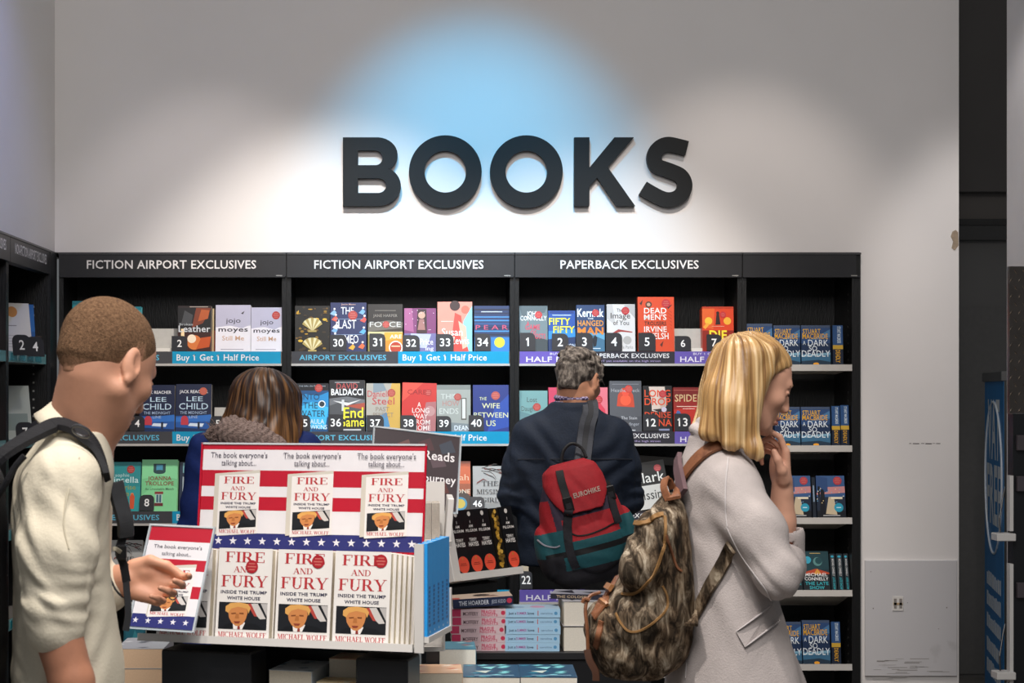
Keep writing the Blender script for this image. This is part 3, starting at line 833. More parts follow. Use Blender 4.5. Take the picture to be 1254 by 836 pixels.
for i, (a, b) in enumerate(((1019.5, 1026), (1027.5, 1035), (1036.5, 1042))):
    spine_out(a, b, 677, 3, .13, '16242C', lsp, ('leftmost', 'middle', 'rightmost')[i] + ' of three dark teal spines on the fourth shelf', group=G4)
face_out(950, 983, 762, 4, .033, '22395C', dark, 'night-blue book cut off by the grey coat on the bottom shelf', right=True, group=G2)
face_out(984.5, 1018, 760, 4, .033, '22395C', dark, 'night-blue book with amber capitals facing out on the bottom shelf', right=True, group=G2)
spine_out(1020, 1031, 762, 4, .13, '1D2C48', dspine, 'night-blue book with its spine outward on the bottom shelf', group=G2)
# ---- tier 2, first bay
child = [('r', 0, 0, 1, .33, '1F55A0'), ('r', 0, .33, 1, 1, '161F3E'), ('p', [(0, .3), (1, .36), (1, .22), (0, .2)], '2F6FC0'), ('p', [(.35, .12), (.75, .1), (.8, .17), (.4, .18)], 'D8E4F2'), ('r', .62, .06, .68, .2, '10182C'), ('p', [(0, 0), (1, 0), (1, .05), (0, .09)], '142C58'),
         ('t', 'JACK REACHER', .5, .81, .065, .8, 'E6E6EA', 'b'), ('t', 'LEE', .53, .64, .1, .46, 'C4DCEC', ''), ('t', 'CHILD', .5, .47, .13, .82, 'C4DCEC', ''), ('t', 'THE MIDNIGHT', .5, .37, .06, .76, 'A8BCD8', ''), ('t', 'LINE', .5, .28, .06, .24, 'A8BCD8', ''), ('r', .15, .14, .36, .25, 'C03A48'), ('c', .25, .26, .1, 'C03A48')]
face_out(170, 213, 471, 1, .036, '161F3E', child, 'navy book with pale spaced capitals beside the short-haired man nose', group=G1)
face_out(214.5, 258, 470, 1, .036, '161F3E', child + [('s', .77, .85, .11, 'C0604A')], 'navy book with pale spaced capitals and a round orange-red sticker', group=G1)
# ---- tier 2, second bay
water = [('r', 0, 0, 1, 1, '0E4A7A'), ('r', 0, .85, 1, 1, '10141C'), ('p', [(0, .7), (.3, .78), (.7, .74), (1, .82), (1, .3), (0, .3)], '1C88C4'), ('p', [(.2, .1), (.9, .05), (1, .5), (.5, .62), (.1, .5)], '3AB4E4'), ('p', [(0, 0), (.5, 0), (.35, .3), (0, .4)], '1878B0'), ('t', 'THE GIRL ON THE TRAIN', .5, .93, .025, .8, 'C4CCD4', ''), ('t', 'INTO', .45, .66, .12, .54, '14304A', ''), ('t', 'THE', .45, .48, .13, .44, '14304A', ''), ('t', 'WATER', .5, .31, .13, .8, '14304A', ''), ('t', 'PAULA', .62, .16, .1, .5, 'D8ECF6', ''), ('t', 'HAWKINS', .6, .05, .09, .72, 'D8ECF6', ''), ('c', .8, .57, .11, 'E8EEF2'), ('c', .8, .57, .08, '28343C'), ('s', .7, .9, .12, 'B23A35')]
face_out(361.5, 402, 469, 1, .033, '0E4A7A', water, 'bright blue and black watery book beside number card 35', group=G1)
endg = [('r', 0, 0, 1, 1, '1C1C20'), ('p', [(0, .5), (1, .55), (1, .62), (.5, .68), (0, .64)], '6A6C70'), ('p', [(0, .28), (.5, .35), (1, .3), (1, .5), (.4, .6), (0, .5)], '4A4C50'), ('p', [(.1, .6), (.5, .5), (.9, .62), (.55, .56)], 'D8D8D8'), ('p', [(.45, .5), (1, .42), (1, .56)], 'A84A38'), ('r', .35, .4, .42, .62, 'C9CACC'), ('t', 'DAVID', .5, .83, .11, .6, 'B04A48', 'b'), ('t', 'BALDACCI', .5, .71, .12, .9, 'ECECEC', 'h'), ('t', 'End', .68, .27, .2, .56, 'F0E436', 'b'), ('t', 'Game', .62, .1, .18, .74, 'F0E436', 'b'), ('r', .1, .02, .9, .05, 'B8B8BA'), ('r', .15, .95, .85, .96, 'C9C9C9')]
face_out(403, 446.5, 465, 1, .036, '1C1C20', endg, 'black and grey book with a yellow title beside number card 36', group=G1, back='D8D2C8')
steel = [('r', 0, 0, 1, 1, 'A9A49A'), ('p', [(.55, 0), (1, 0), (1, 1), (.75, 1), (.6, .5)], 'C8A04A'), ('p', [(.3, .05), (.7, .1), (.6, .4), (.3, .3)], '4A86B0'), ('p', [(0, 0), (.4, .0), (.3, .25), (0, .3)], '6E98B8'), ('p', [(.2, .8), (.6, .85), (.5, 1), (.2, 1)], '7E8C94'), ('t', 'Danielle', .4, .72, .13, .74, 'B8434A', ''), ('t', 'Steel', .5, .56, .15, .66, 'B8434A', ''), ('t', 'PAST', .48, .42, .09, .4, '88786a', ''), ('t', 'PERFECT', .5, .3, .09, .6, '88786a', ''), ('s', .74, .8, .12, 'A8463A')]
face_out(448.5, 490, 469, 1, .033, 'A9A49A', steel, 'grey and gold book with red script beside number card 37', group=G1)
longw = [('r', 0, 0, 1, 1, 'C42C28'), ('p', [(0, .6), (.6, 1), (0, 1)], 'E04A3A'), ('p', [(.55, 0), (1, 0), (1, .62), (.7, .6)], 'A8686A'), ('c', .82, .42, .15, 'B88A88'), ('t', 'CAREY', .5, .76, .1, .7, '8E1A1C', ''), ('t', 'A', .5, .5, .1, .1, 'ECDAD4', ''), ('t', 'LONG', .55, .38, .1, .5, 'ECDAD4', ''), ('t', 'WAY', .55, .26, .1, .42, 'ECDAD4', ''), ('t', 'FROM', .58, .14, .1, .5, 'ECDAD4', ''), ('t', 'HOME', .6, .02, .1, .5, 'ECDAD4', ''), ('s', .76, .8, .1, 'B02A2A')]
face_out(491.5, 533.5, 469, 1, .03, 'C42C28', longw, 'slightly tilted red book with a column of pale capitals beside number card 38', group=G1, lean=0, roll=R(1.5))
ends = [('r', 0, 0, 1, 1, '9CA09A'), ('r', .0, .9, 1, 1, '7C827E'), ('r', .72, .25, .88, .72, '5C5650'), ('r', .75, .28, .85, .7, 'D4D6D0'), ('t', 'THIS', .35, .7, .11, .46, 'C4C8C2', ''), ('t', 'HOW', .42, .55, .11, .5, 'B07E78', ''), ('t', 'ENDS', .36, .38, .12, .56, 'C8CCC6', ''), ('t', 'SAW', .2, .25, .07, .3, 'B8BCB6', ''), ('p', [(0, 0), (1, 0), (1, .16), (0, .22)], '7A8488'), ('t', 'DEAN', .74, .03, .1, .44, 'DDE4EC', 'b'), ('s', .62, .74, .11, 'A84A42')]
face_out(535, 576.5, 471, 1, .03, '9CA09A', ends, 'pale grey-green book with a lit doorway beside number card 39', group=G1)
wife = [('r', 0, 0, 1, 1, '17307A'), ('p', [(.4, 0), (1, .1), (1, .8), (.6, .5)], '1F48A0'), ('t', 'THE', .28, .67, .07, .2, 'D4D8A0', ''), ('t', 'WIFE', .5, .5, .11, .5, 'DADCA8', ''), ('t', 'BETWEEN', .5, .3, .11, .96, 'DADCA8', ''), ('t', 'US', .5, .12, .12, .26, 'DADCA8', ''), ('s', .63, .77, .12, 'B0504A')]
face_out(579.5, 623.5, 471, 1, .033, '17307A', wife, 'royal blue book with pale yellow capitals beside number card 40', group=G1)
# ---- tier 2, third bay
lost = [('r', 0, 0, 1, 1, '6E9A9A'), ('p', [(0, 0), (1, 0), (1, .3), (0, .5)], '5E8488'), ('t', 'Lost', .45, .72, .12, .36, '4A5A5A', ''), ('t', 'Daughter', .42, .5, .12, .7, '4A5A5A', ''), ('s', .62, .6, .14, 'A83A38')]
face_out(636.5, 671, 478, 1, .03, '6E9A9A', lost, 'sea-green book with a red sticker left of the grey-haired man', group=G1)
pink = [('r', 0, 0, 1, 1, 'C23A5A'), ('p', [(.1, 0), (.9, 0), (.8, .5), (.3, .6)], 'D8506A')]
face_out(672.5, 702, 474, 1, .03, 'C23A5A', pink, 'plain crimson pink book behind the left of the grey-haired man head', group=G1)
pink2 = [('r', 0, 0, 1, 1, 'D8707E'), ('p', [(.1, 0), (.95, 0), (.9, .5), (.6, .74), (.3, .5)], 'D0384E'), ('t', 'LA', .5, .3, .1, .3, 'F0E0E0', 'b'), ('s', .66, .72, .15, 'B82A38')]
face_out(712, 745, 474, 1, .03, 'D8707E', pink2, 'rosy book with a red shape, right of the grey-haired man head', group=G1)
peck = [('r', 0, 0, 1, 1, '54565C'), ('r', 0, 0, 1, .3, '4A4C52'), ('p', [(.22, .5), (.78, .48), (.74, .72), (.62, .86), (.4, .86), (.26, .72)], 'C8462E'), ('c', .5, .62, .17, 'F05A3A'), ('c', .5, .76, .11, 'E8503A'), ('t', 'Heather Peck', .5, .78, .07, .9, 'A8A8AC', ''), ('t', 'The Stain', .6, .24, .06, .5, 'C4C6CC', ''), ('t', 'on a finger', .62, .12, .06, .6, 'A8ACB4', ''), ('r', .08, .93, .92, .94, '8a8c92'), ('s', .6, .84, .12, 'D0423A'), ('r', .5, .02, .8, .035, 'D8D8DC')]
face_out(747.5, 786.5, 466, 1, .033, '54565C', peck, 'slate grey book with a glowing red blur left of number card 12', group=G1)
drop = [('r', 0, 0, 1, 1, '1A1A1C'), ('p', [(.2, .98), (.75, .98), (.8, .7), (.55, .42), (.3, .45), (.28, .7)], 'DAC8BC'), ('p', [(.55, .8), (.78, .78), (.8, .55), (.6, .45)], 'C4B0A4'), ('p', [(.32, .48), (.62, .4), (.8, .46), (.6, .5)], '2A2224'), ('c', .72, .48, .09, 'C9C2D4'), ('t', 'LONG', .5, .76, .15, .9, 'E0502C', 'b'), ('t', 'DROP', .5, .58, .15, .9, 'E0502C', 'b'), ('t', 'DENISE', .5, .3, .13, .9, 'D84A28', 'b'), ('t', 'MINA', .58, .12, .15, .8, 'E0502C', 'b'), ('r', .5, .02, .9, .06, '8a90b0'), ('s', .68, .82, .13, 'C2303A')]
face_out(788.5, 824, 472, 1, .033, '1A1A1C', drop, 'black book with orange capitals over a pale face beside number card 12', group=G1)
spider = [('r', 0, 0, 1, 1, 'C02E24'), ('r', 0, .72, 1, 1, '7A1A1A'), ('p', [(0, .5), (1, .6), (1, .75), (0, .72)], '98241E'), ('t', 'SPIDER', .5, .68, .16, .92, 'D8B88A', 'b'), ('r', .1, .56, .8, .575, 'F0D8C8'), ('r', .3, .51, .7, .522, 'F0D8C8'), ('p', [(.05, .38), (.25, .38), (.2, .46), (.12, .48)], '4A6AA8'), ('r', .0, .93, .9, .94, 'C06A5A')]
face_out(826, 863, 474, 1, .033, 'C02E24', spider, 'red book with gold capitals beside number card 13', group=G1)
# ---- tier 3
kins = [('r', 0, 0, 1, 1, '2A8C90'), ('r', 0, .0, 1, .5, '2A989A'), ('t', 'sophie', .45, .7, .07, .42, 'B8D8D8', ''), ('t', 'kinsella', .5, .58, .12, .88, 'C8E4E4', 'b'), ('t', 'Surprise', .48, .44, .1, .76, '8E9A5A', 'b'), ('t', 'Me', .5, .31, .1, .34, '8E9A5A', 'b'), ('c', .76, .34, .05, 'D88A5A'), ('p', [(.7, .05), (.82, .05), (.84, .3), (.76, .36), (.69, .3)], 'D0542E'), ('s', .7, .85, .12, 'A83A38')]
face_out(129.5, 170.5, 565, 2, .033, '2A8C90', kins, 'teal book with a small figure in red beside number card 7', group=G1, name='hardback_book')
troll = [('r', 0, 0, 1, 1, '86D89A'), ('p', [(0, .3), (.5, .6), (1, .45), (1, 1), (0, 1)], '7ACC90'), ('p', [(0, .62), (.5, .7), (1, .62), (1, 1), (0, 1)], '8ADCA0'), ('r', .32, .76, .66, .92, '27474A'), ('r', .4, .78, .58, .9, '4A98B8'), ('c', .49, .76, .16, '27474A', .04), ('r', .4, .1, .58, .36, 'C8E0D8'), ('r', .37, .33, .61, .38, '8A3A34'), ('r', .37, .1, .61, .16, '6A2A2A'), ('r', .42, .17, .48, .32, '3A6A78'), ('r', .5, .17, .56, .32, '3A6A78'), ('t', 'JOANNA', .5, .6, .075, .66, '8A4A3A', 's' if False else 'b'), ('t', 'TROLLOPE', .5, .5, .075, .8, '8A4A3A', 'b'), ('t', 'An Unsuitable Match', .5, .41, .045, .8, '4E7A5C', '')]
face_out(172, 216, 562, 2, .035, '86D89A', troll, 'mint green book with drawn windows beside number card 8', group=G1, name='hardback_book')
photo = [('r', 0, 0, 1, 1, '1C2A40'), ('r', .1, .78, .9, .98, '7AB0B8'), ('p', [(.4, .8), (.6, .8), (.55, .95), (.45, .95)], '101018'), ('r', .1, .36, .9, .7, 'A8B8C0'), ('p', [(.2, .4), (.8, .5), (.6, .66)], '2A3A58'), ('r', .1, .02, .9, .32, 'D8DCDC')]
face_out(218.5, 256, 565, 2, .03, '1C2A40', photo, 'dark blue book with square pictures, half hidden by the blue coat', group=G1)
hannah = [('r', 0, 0, 1, 1, 'C85A2C'), ('r', 0, .3, 1, .55, '9A4A26'), ('p', [(0, 0), (1, 0), (1, .3), (.8, .42), (.5, .36), (.3, .44), (0, .35)], '3A2A22'), ('t', 'hannah', .5, .62, .12, .9, 'E8B896', ''), ('t', 'ALONE', .66, .36, .08, .66, 'E4D0B8', ''), ('c', .7, .15, .2, '3A88A8'), ('c', .7, .15, .14, 'C8B048')]
face_out(535, 576.5, 564, 2, .03, 'C85A2C', hannah, 'burnt orange book behind the dark reading-club poster', group=G1)
girl = [('r', 0, 0, 1, 1, 'A4A4A2'), ('p', [(0, 0), (1, 0), (1, .2), (0, .15)], '8C8C8A')]
def branches(r2, n):
    L = []
    for i in range(n):
        x, y, a = r2.random(), .8 + r2.random() * .16, r2.uniform(-.6, .6)
        for k in range(6):
            x2, y2 = x + .09 * math.cos(a), y + .05 * math.sin(a) - .012
            if x2 > .98 or x2 < .02: break
            L.append(('p', [(x, y - .008), (x2, y2 - .007), (x2, y2 + .007), (x, y + .01)], r2.choice(['1A1414', '1A1414', '5A1E1C'])))
            x, y = x2, y2; a += r2.uniform(-.6, .4)
    return L
girl += branches(random.Random(5), 12) + [('p', [(.1, .6), (.3, .7), (.45, .66), (.3, .72), (.12, .64)], '7A2220'), ('t', 'THE', .5, .56, .1, .5, '3A3636', 's'), ('t', 'MISSING', .52, .38, .1, .84, '3A3636', 's'), ('t', 'GIRL', .5, .2, .1, .5, '3A3636', 's')]
face_out(579.5, 622, 570, 2, .033, 'A4A4A2', girl, 'grey book with black branches beside number card 46', group=G1)
face_out(133, 172, 660, 3, .033, '9A9A98', girl, 'grey book with black branches low behind the short-haired man chest strap', group=G1)
face_out(150, 177, 762, 4, .03, '1E5A6A', [('r', .1, .1, .9, .9, '24687A'), ('p', [(.2, .2), (.9, .4), (.5, .8)], '3A8A98')], 'dark teal book low at the left below the branches book', group=G1)
tark = [('r', 0, .5, 1, 1, '1A1A1A'), ('r', 0, 0, 1, .5, 'C8C8C4'), ('t', 'Clark', .5, .56, .22, .9, 'E0E0DC', ''), ('t', 'missing', .5, .2, .2, .9, '2A2A2A', ''), ('s', .8, .84, .1, 'A8404A')]
face_out(779, 824, 568, 2, .033, '1A1A1A', tark, 'black and white book standing askew between the two shoppers', group=G1, roll=R(-9), d=.01)
face_out(632 + 5, 648, 660, 3, .03, 'B8A890', [('r', 0, 0, 1, .3, '8A7A68'), ('r', .2, .5, .8, .9, 'C8BCA8')], 'beige book edge above the number card 22', group=G1)
# one book lying flat on top of the askew one
o = make_book(.13, .198, .035, '2A2826')
o.matrix_world = Matrix.Translation((PX(800, 7.62), 7.66, PZ(563, 7.62))) @ Matrix.Rotation(R(4), 4, 'Y') @ Matrix.Rotation(PI / 2, 4, 'Z') @ Matrix.Rotation(-PI / 2, 4, 'X') @ Matrix.Translation((0, 0, -.1))
tag(o, 'book lying flat with its pages outward, right of the navy jacket', 'book')

# ---- white backing cards left in the empty slots
def backing(x0, x1, ytop, tier, lab):
    w = (x1 - x0) * mm; h = (TIER_A[tier] - ytop) * mm
    m = MB(); m.box((-w / 2, -.002, 0), (w / 2, 0, h), mat('B9B6B0', .5)); m.box((-w / 2, -.06, 0), (w / 2, -.002, .002), mat('D4D0C8', .5))
    m.box((-w / 2, -.062, 0), (w / 2, -.06, .016), mat('D8D4CC', .4))
    o = m.build('backing_card'); put(o, shelf_pt((x0 + x1) / 2, tier, .075), R(TILT[tier]), 0, 0, lab, 'white backing cards in empty slots', 'card')
backing(173, 216, 400, 0, 'white backing card in the empty slot left of number card 2')
backing(827, 863, 400, 0, 'white backing card in the empty slot behind number card 6')
backing(260, 292, 497, 1, 'white backing card in the empty slot behind number card 5, beside the brown hair')

# ---- number cards
cardm = mat('26262B', .35, .5, .05, 40)
def card(n, x0, x1, y0, tier, lab, shape=0, base=None, mx=None):
    w = (x1 - x0) * mm; h = ((TIER_A[tier] if base is None else base) - y0) * mm
    m = MB(); r = min(w, h) * .32
    out = [(-w / 2, 0), (w / 2, 0)] + [(w / 2 - r + r * math.cos(R(a)), h - r + r * math.sin(R(a))) for a in (0, 22, 45, 68, 90)] + [(-w / 2 + (r if shape else 0) * 1, h)]
    if shape: out = out[:-1] + [(-w / 2 + r - r * math.cos(R(a)), h - r + r * math.sin(R(a))) for a in (90, 68, 45, 22, 0)]
    m.prism([out], .0015, cardm)
    o = m.build('number_card')
    l = MB(); sz = h * .46
    V, F_, a0, a1 = glyphs(n, 'b')
    l.text(n, 0, h * .28, sz, ink('F4F2F0'), w=min(w * .74, (a1 - a0) * sz), y=-.0006, style='b'); l.build('numeral', o)
    if mx is not None: o.matrix_world = mx
    else: put(o, shelf_pt((x0 + x1) / 2, tier, -.001 - .0035, up=.0015), R(TILT[tier]))
    return tag(o, lab, 'number card', 'black number cards on the shelf edges')
for n, a, b, y, t, l in (('2', 210, 229.5, 412, 0, 'under the fiery dark book, first bay'), ('30', 404, 424.5, 410.5, 0, 'on the top shelf'), ('31', 452.5, 472, 409, 0, 'on the top shelf'), ('32', 493, 514, 411, 0, 'on the top shelf'), ('33', 534.5, 555.5, 409.5, 0, 'on the top shelf'), ('34', 581.5, 601, 409, 0, 'on the top shelf'),
                         ('1', 636.5, 655.5, 408, 0, 'under the grey book'), ('2', 676, 696, 409, 0, 'under the bright blue book, third bay'), ('3', 705.5, 726, 408, 0, 'under the book with the running figure'), ('4', 742, 762, 408, 0, 'under the white book'), ('5', 782, 803, 408, 0, 'under the tall orange-red book'), ('6', 826.5, 846.5, 412, 0, 'in the empty slot'), ('7', 865.5, 884, 410, 0, 'under the orange pile'),
                         ('4', 159, 177, 510, 1, 'under the navy books, second shelf'), ('5', 257, 276, 510, 1, 'beside the brown-haired woman'), ('35', 361, 380, 509, 1, 'beside the brown hair'), ('36', 402, 420.5, 508, 1, 'on the second shelf'), ('37', 449, 470, 509, 1, 'on the second shelf'), ('38', 490.5, 510, 509, 1, 'on the second shelf'), ('39', 535, 552.5, 510, 1, 'on the second shelf'), ('40', 574, 592.5, 509, 1, 'on the second shelf'),
                         ('12', 787.5, 807, 508, 1, 'on the second shelf'), ('13', 826, 846, 507, 1, 'left of the blonde hair'), ('7', 125.5, 144.5, 607.5, 2, 'under the teal book'), ('8', 170.5, 188.5, 606.5, 2, 'under the mint green book'), ('46', 576, 593.5, 609, 2, 'under the branches book'), ('22', 637, 652, 700, 3, 'low beside the navy trousers')):
    card(n, a, b, y, t, 'black card numbered %s %s' % (n, l), shape=1 if n in ('4', '5', '8', '6') and t != 0 else 0)

# ---- things on the left bookcase
def on_left(y, z, out=0.0): return Vector((XL - out, y, z))
lw = make_book(.153, .235, .03, 'D8D4CE', [('r', 0, 0, 1, 1, 'D6D3CE'), ('c', .5, .84, .15, 'C88A4E'), ('r', .15, .58, .6, .595, '8a8682')] + [('r', .15, .2 + i * .05, .7, .21 + i * .05, 'A8A4A0') for i in range(5)])
put(lw, Vector((XL - .088, 7.13, LT[0] + .006)), R(12), R(35), 0, 'white book with an orange disc on the left bookcase', 'books on the left bookcase')
lb = make_book(.153, .235, .03, '2A5A98', [('r', 0, .5, 1, 1, '2F6AAE'), ('p', [(0, 0), (1, 0), (1, .4), (0, .55)], '1E2A6A'), ('p', [(.3, .1), (.9, .2), (.8, .5)], 'B8343E'), ('r', .2, .62, .8, .74, '1C2A60')])
put(lb, Vector((XL - .10, 7.25, LT[0] + .005)), R(8), R(35), 0, 'blue and red book beside the white book on the left bookcase', 'books on the left bookcase')
l2 = make_book(.153, .235, .03, 'A8ACA8', [('r', 0, 0, 1, 1, 'A4AAA6'), ('r', .1, .2, .9, .5, '7C8886')])
put(l2, on_left(7.10, LT[1] + .005, .08), R(10), R(40), 0, 'pale grey book on the lower left bookcase shelf', 'books on the left bookcase')
for i, (yy, z, n, lb_) in enumerate(((6.74, 0, '2', 'on the left bookcase under the white book'), (6.985, 0, '4', 'on the left bookcase under the blue book'), (6.80, 1, '7', 'on the lower left bookcase shelf, first'), (7.06, 1, '9', 'on the lower left bookcase shelf, second'))):
    card(n, 0, 24, 0, 0, 'black card with the white number %s %s' % (n, lb_), shape=1, base=23, mx=Matrix.Translation((XL + .034, yy, LT[z] + .012)) @ Matrix.Rotation(R(48), 4, 'Z') @ Matrix.Rotation(R(-8), 4, 'X'))
for i, z in enumerate((0, 1)):
    m = MB(); m.box((-.022, -.012, 0), (.022, .012, .1), mat('4A3F3C', .3, .5, .3, 30, alpha=.85), None, .002); m.box((-.022, -.02, 0), (.022, -.0135, .045), mat('9AB8BA', .1, .5, .05, 12, alpha=.45))
    o = m.build('leaflet_holder'); put(o, Vector((XL - .026, 7.313, LT[z] + .006)), R(2), PI / 2, 0, ('upper', 'lower')[i] + ' clear leaflet holder at the corner end of the left bookcase', None, 'leaflet holder')
for i, z in enumerate((0, 1)):
    o = make_book(.11, .178, .02, 'A8283E', [('r', 0, 0, 1, 1, 'B02A44'), ('r', .1, .5, .9, .8, 'D86A7A')]); put(o, on_left(6.55, LT[z] + .004, .04), R(8), PI / 2, 0, ('upper', 'lower')[i] + ' crimson book at the left edge of the photo', None)

# ------------------------------------------------------------------ display towers
black_lam = mat('17181B', .35, .5, .1, 10)
white_lam = mat('D2CFCB', .4, .45, .03, 10)
acrylic = mat('D8E0E4', .08, .5, .02, 10, alpha=.35)


def frame(o, u_deg):
    """object at world point o whose local +x runs along the horizontal direction u_deg (from +x towards +y)"""
    return Matrix.Translation(o) @ Matrix.Rotation(R(u_deg), 4, 'Z')


def star(cx, cz, r):
    return [(cx + (r if i % 2 == 0 else r * .4) * math.sin(PI * i / 5), cz + (r if i % 2 == 0 else r * .4) * math.cos(PI * i / 5)) for i in range(10)]


def portrait(x0, y0, x1, y1):
    """generic head-and-shoulders picture, items in 0..1 cover space"""
    def q(a, b): return (x0 + a * (x1 - x0), y0 + b * (y1 - y0))
    L = [('r', x0, y0, x1, y1, '1D1F24'),
         ('p', [q(.55, .95), q(.8, .98), q(.98, .42), q(.86, .4)], 'C9C4C0'), ('p', [q(.58, .95), q(.66, .97), q(.8, .5), q(.74, .5)], 'B0463E'), ('p', [q(.86, .98), q(1, .98), q(1, .5)], 'B8B4B2'),
         ('p', [q(.02, 0), q(.98, 0), q(.8, .2), q(.5, .28), q(.2, .2)], '16181C'),
         ('p', [q(.32, 0), q(.5, 0), q(.56, .26), q(.3, .26)], 'E8E4E0'), ('p', [q(.4, 0), q(.46, 0), q(.45, .16), q(.41, .16)], '8A3430')]
    f = [(.2, .62), (.22, .42), (.28, .24), (.36, .13), (.44, .12), (.52, .22), (.57, .4), (.6, .62), (.58, .78), (.5, .9), (.34, .92), (.24, .82)]
    L.append(('p', [q(a, b) for a, b in f][::-1][::-1], 'C9844E'))
    L.append(('p', [q(.14, .66), q(.2, .6), q(.26, .76), q(.4, .84), (q(.58, .78)), q(.62, .6), q(.66, .8), q(.6, .95), q(.42, 1.0), q(.24, .97), q(.14, .84)], 'D9A25A'))
    L += [('p', [q(.26, .6), q(.36, .62), q(.36, .57), q(.27, .55)], '7A4526'), ('p', [q(.43, .62), q(.52, .62), q(.52, .56), q(.43, .57)], '7A4526'), ('p', [q(.36, .58), q(.42, .58), q(.43, .4), q(.34, .4)], 'B06E3C'), ('p', [q(.32, .3), q(.46, .3), q(.43, .22), q(.35, .22)], '8A3E2C')]
    return L


def ff_cover(st=True):
    L = [('r', 0, 0, 1, 1, 'E6E2DE'), ('t', 'FIRE', .5, .845, .115, .76, 'B5343A', 's'), ('t', 'AND', .47, .735, .065, .36, 'B5343A', 's'), ('t', 'FURY', .5, .575, .125, .86, 'B5343A', 's'),
         ('t', 'INSIDE THE TRUMP', .5, .5, .035, .86, '2E2E48', 'h'), ('t', 'WHITE HOUSE', .5, .435, .035, .62, '2E2E48', 'h'), ('t', 'MICHAEL WOLFF', .5, .025, .055, .9, 'B5343A', 's')]
    return L + portrait(.05, .11, .95, .405)


def poster_art(W, H, n):
    """striped campaign poster; n copies of the motif side by side, all in 0..1 poster space"""
    L = [('r', 0, 0, 1, 1, 'DEDBDF')]
    for a, b in ((.955, 1.0) if n > 1 else (.86, 1.0), (.60, .755) if n > 1 else (.57, .68), (.37, .5) if n > 1 else (.3, .42)):
        L.append(('r', 0, a, 1, b, 'B3172E'))
    bz = .15 if n > 1 else .13
    L.append(('r', 0, 0, 1, bz, '2B2F6E'))
    for i in range(5 * n):
        cx = (i + .35) / (5 * n)
        if n > 1 or i < 5:
            L.append(('p', [(x / W, z / H) for x, z in star(cx * W, bz * .5 * H, .05 * W / n if n == 1 else .056 * W / n)], 'DAD8E0'))
    for k in range(n):
        c = (k + .5) / n
        L.append(('t', "The book everyone's", c, .875 if n > 1 else .785, .054 if n > 1 else .036, .78 / n, '55525E', ''))
        L.append(('t', 'talking about...', c, .80 if n > 1 else .715, .054 if n > 1 else .036, .48 / n, '55525E', ''))
        bw, x0 = .56 / n, (k + .24) / n
        z0, z1 = (.12, .70) if n > 1 else (.1, .58)
        if n == 1: bw, x0 = .62, .24
        sk = .03
        L.append(('p', [(x0 - .02, z0 + .012), (x0 + bw * .97, z0 + sk + .02), (x0 + bw, z1 + sk + .03), (x0 - .02, z1 + .02)], 'C9C3B8'))
        L.append(('p', [(x0, z0), (x0 + bw, z0 + sk), (x0 + bw, z1 + sk), (x0, z1)], 'E2DEDC'))
        for it in ff_cover(False)[1:]:
            def mp(a, b): return (x0 + a * bw, z0 + b * (z1 - z0) + sk * a)
            if it[0] == 'r':
                _, a, b, c_, d, col = it
                L.append(('p', [mp(a, b), mp(c_, b), mp(c_, d), mp(a, d)], col))
            elif it[0] == 'p': L.append(('p', [mp(*q) for q in it[1]], it[2]))
            elif it[0] == 't':
                cx, cz = mp(it[2], it[3])
                L.append(('t', it[1], cx, cz, it[4] * (z1 - z0), it[5] * bw, it[6], it[7]))
    return L


def poster(name, W, H, art, label, cat='poster', border=None, holder=True):
    m = MB(); l = MB(); s = MB()
    m.box((-W / 2, 0, 0), (W / 2, .0012, H), mat('E4E2E4', .3, .5, .02, 20))
    decor(m, l, s, art, W, H, Matrix.Translation((-W / 2, 0, 0)))
    o = m.build(name)
    l.build('poster_lettering', o)
    if holder:
        h = MB(); e = .006
        h.box((-W / 2 - e, .0016, -e), (W / 2 + e, .004, H + e), mat(border or 'B9C4CC', .1, .5, .02, 20, alpha=.75 if not border else 1))
        h.box((-W / 2 - e, -.004, H + .001), (W / 2 + e, .0016, H + e), mat('D8DEE2', .08, .5, .02, 10, alpha=.7))
        h.box((-W / 2 - e, -.004, -e), (-W / 2 - .001, .0016, H + e), mat(border or 'C8D0D6', .1, .5, .02, 10, alpha=.6 if not border else 1))
        h.box((W / 2 + .001, -.004, -e), (W / 2 + e, .0016, H + e), mat(border or 'C8D0D6', .1, .5, .02, 10, alpha=.6 if not border else 1))
        h.build('poster_holder', o)
    return tag(o, label, cat)


# --- front tower, face turned fifteen degrees, right end nearer
A = P(170, 775.5, 4.56); B = P(506, 789, 4.355)
L1 = math.hypot(B.x - A.x, B.y - A.y)
U1 = math.degrees(math.atan2(B.y - A.y, B.x - A.x))
TZ = (A.z + B.z) / 2
T1 = frame((A.x, A.y, 0), U1)     # local x 0..L1 along the lip, +y away from the camera
tw = empty('display_tower', (A.x, A.y, 0), R(U1), 'white-topped black book tower carrying the red white and blue posters', 'display stand')
ZT = TZ - .002
TT = R(8)                          # the tray tips backwards
m = MB(); m.box((0, 0, -.016), (L1, .30, -.004), white_lam, Matrix.Translation((0, 0, ZT)) @ Matrix.Rotation(-TT, 4, 'X'))
m.box((0, -.008, -.017), (L1, .004, .003), white_lam, Matrix.Translation((0, 0, ZT)) @ Matrix.Rotation(-TT, 4, 'X')); m.build('tray', tw)
m = MB(); m.box((.0, .31, ZT - .06), (L1, .325, 1.12), white_lam); m.box((0, .31, 1.12), (L1 + .0, .40, 1.135), white_lam); m.build('back_panel', tw)
bx = [PX(203, 4.62) - A.x, PX(308, 4.55) - A.x, PX(440, 4.45) - A.x, PX(530, 4.40) - A.x]
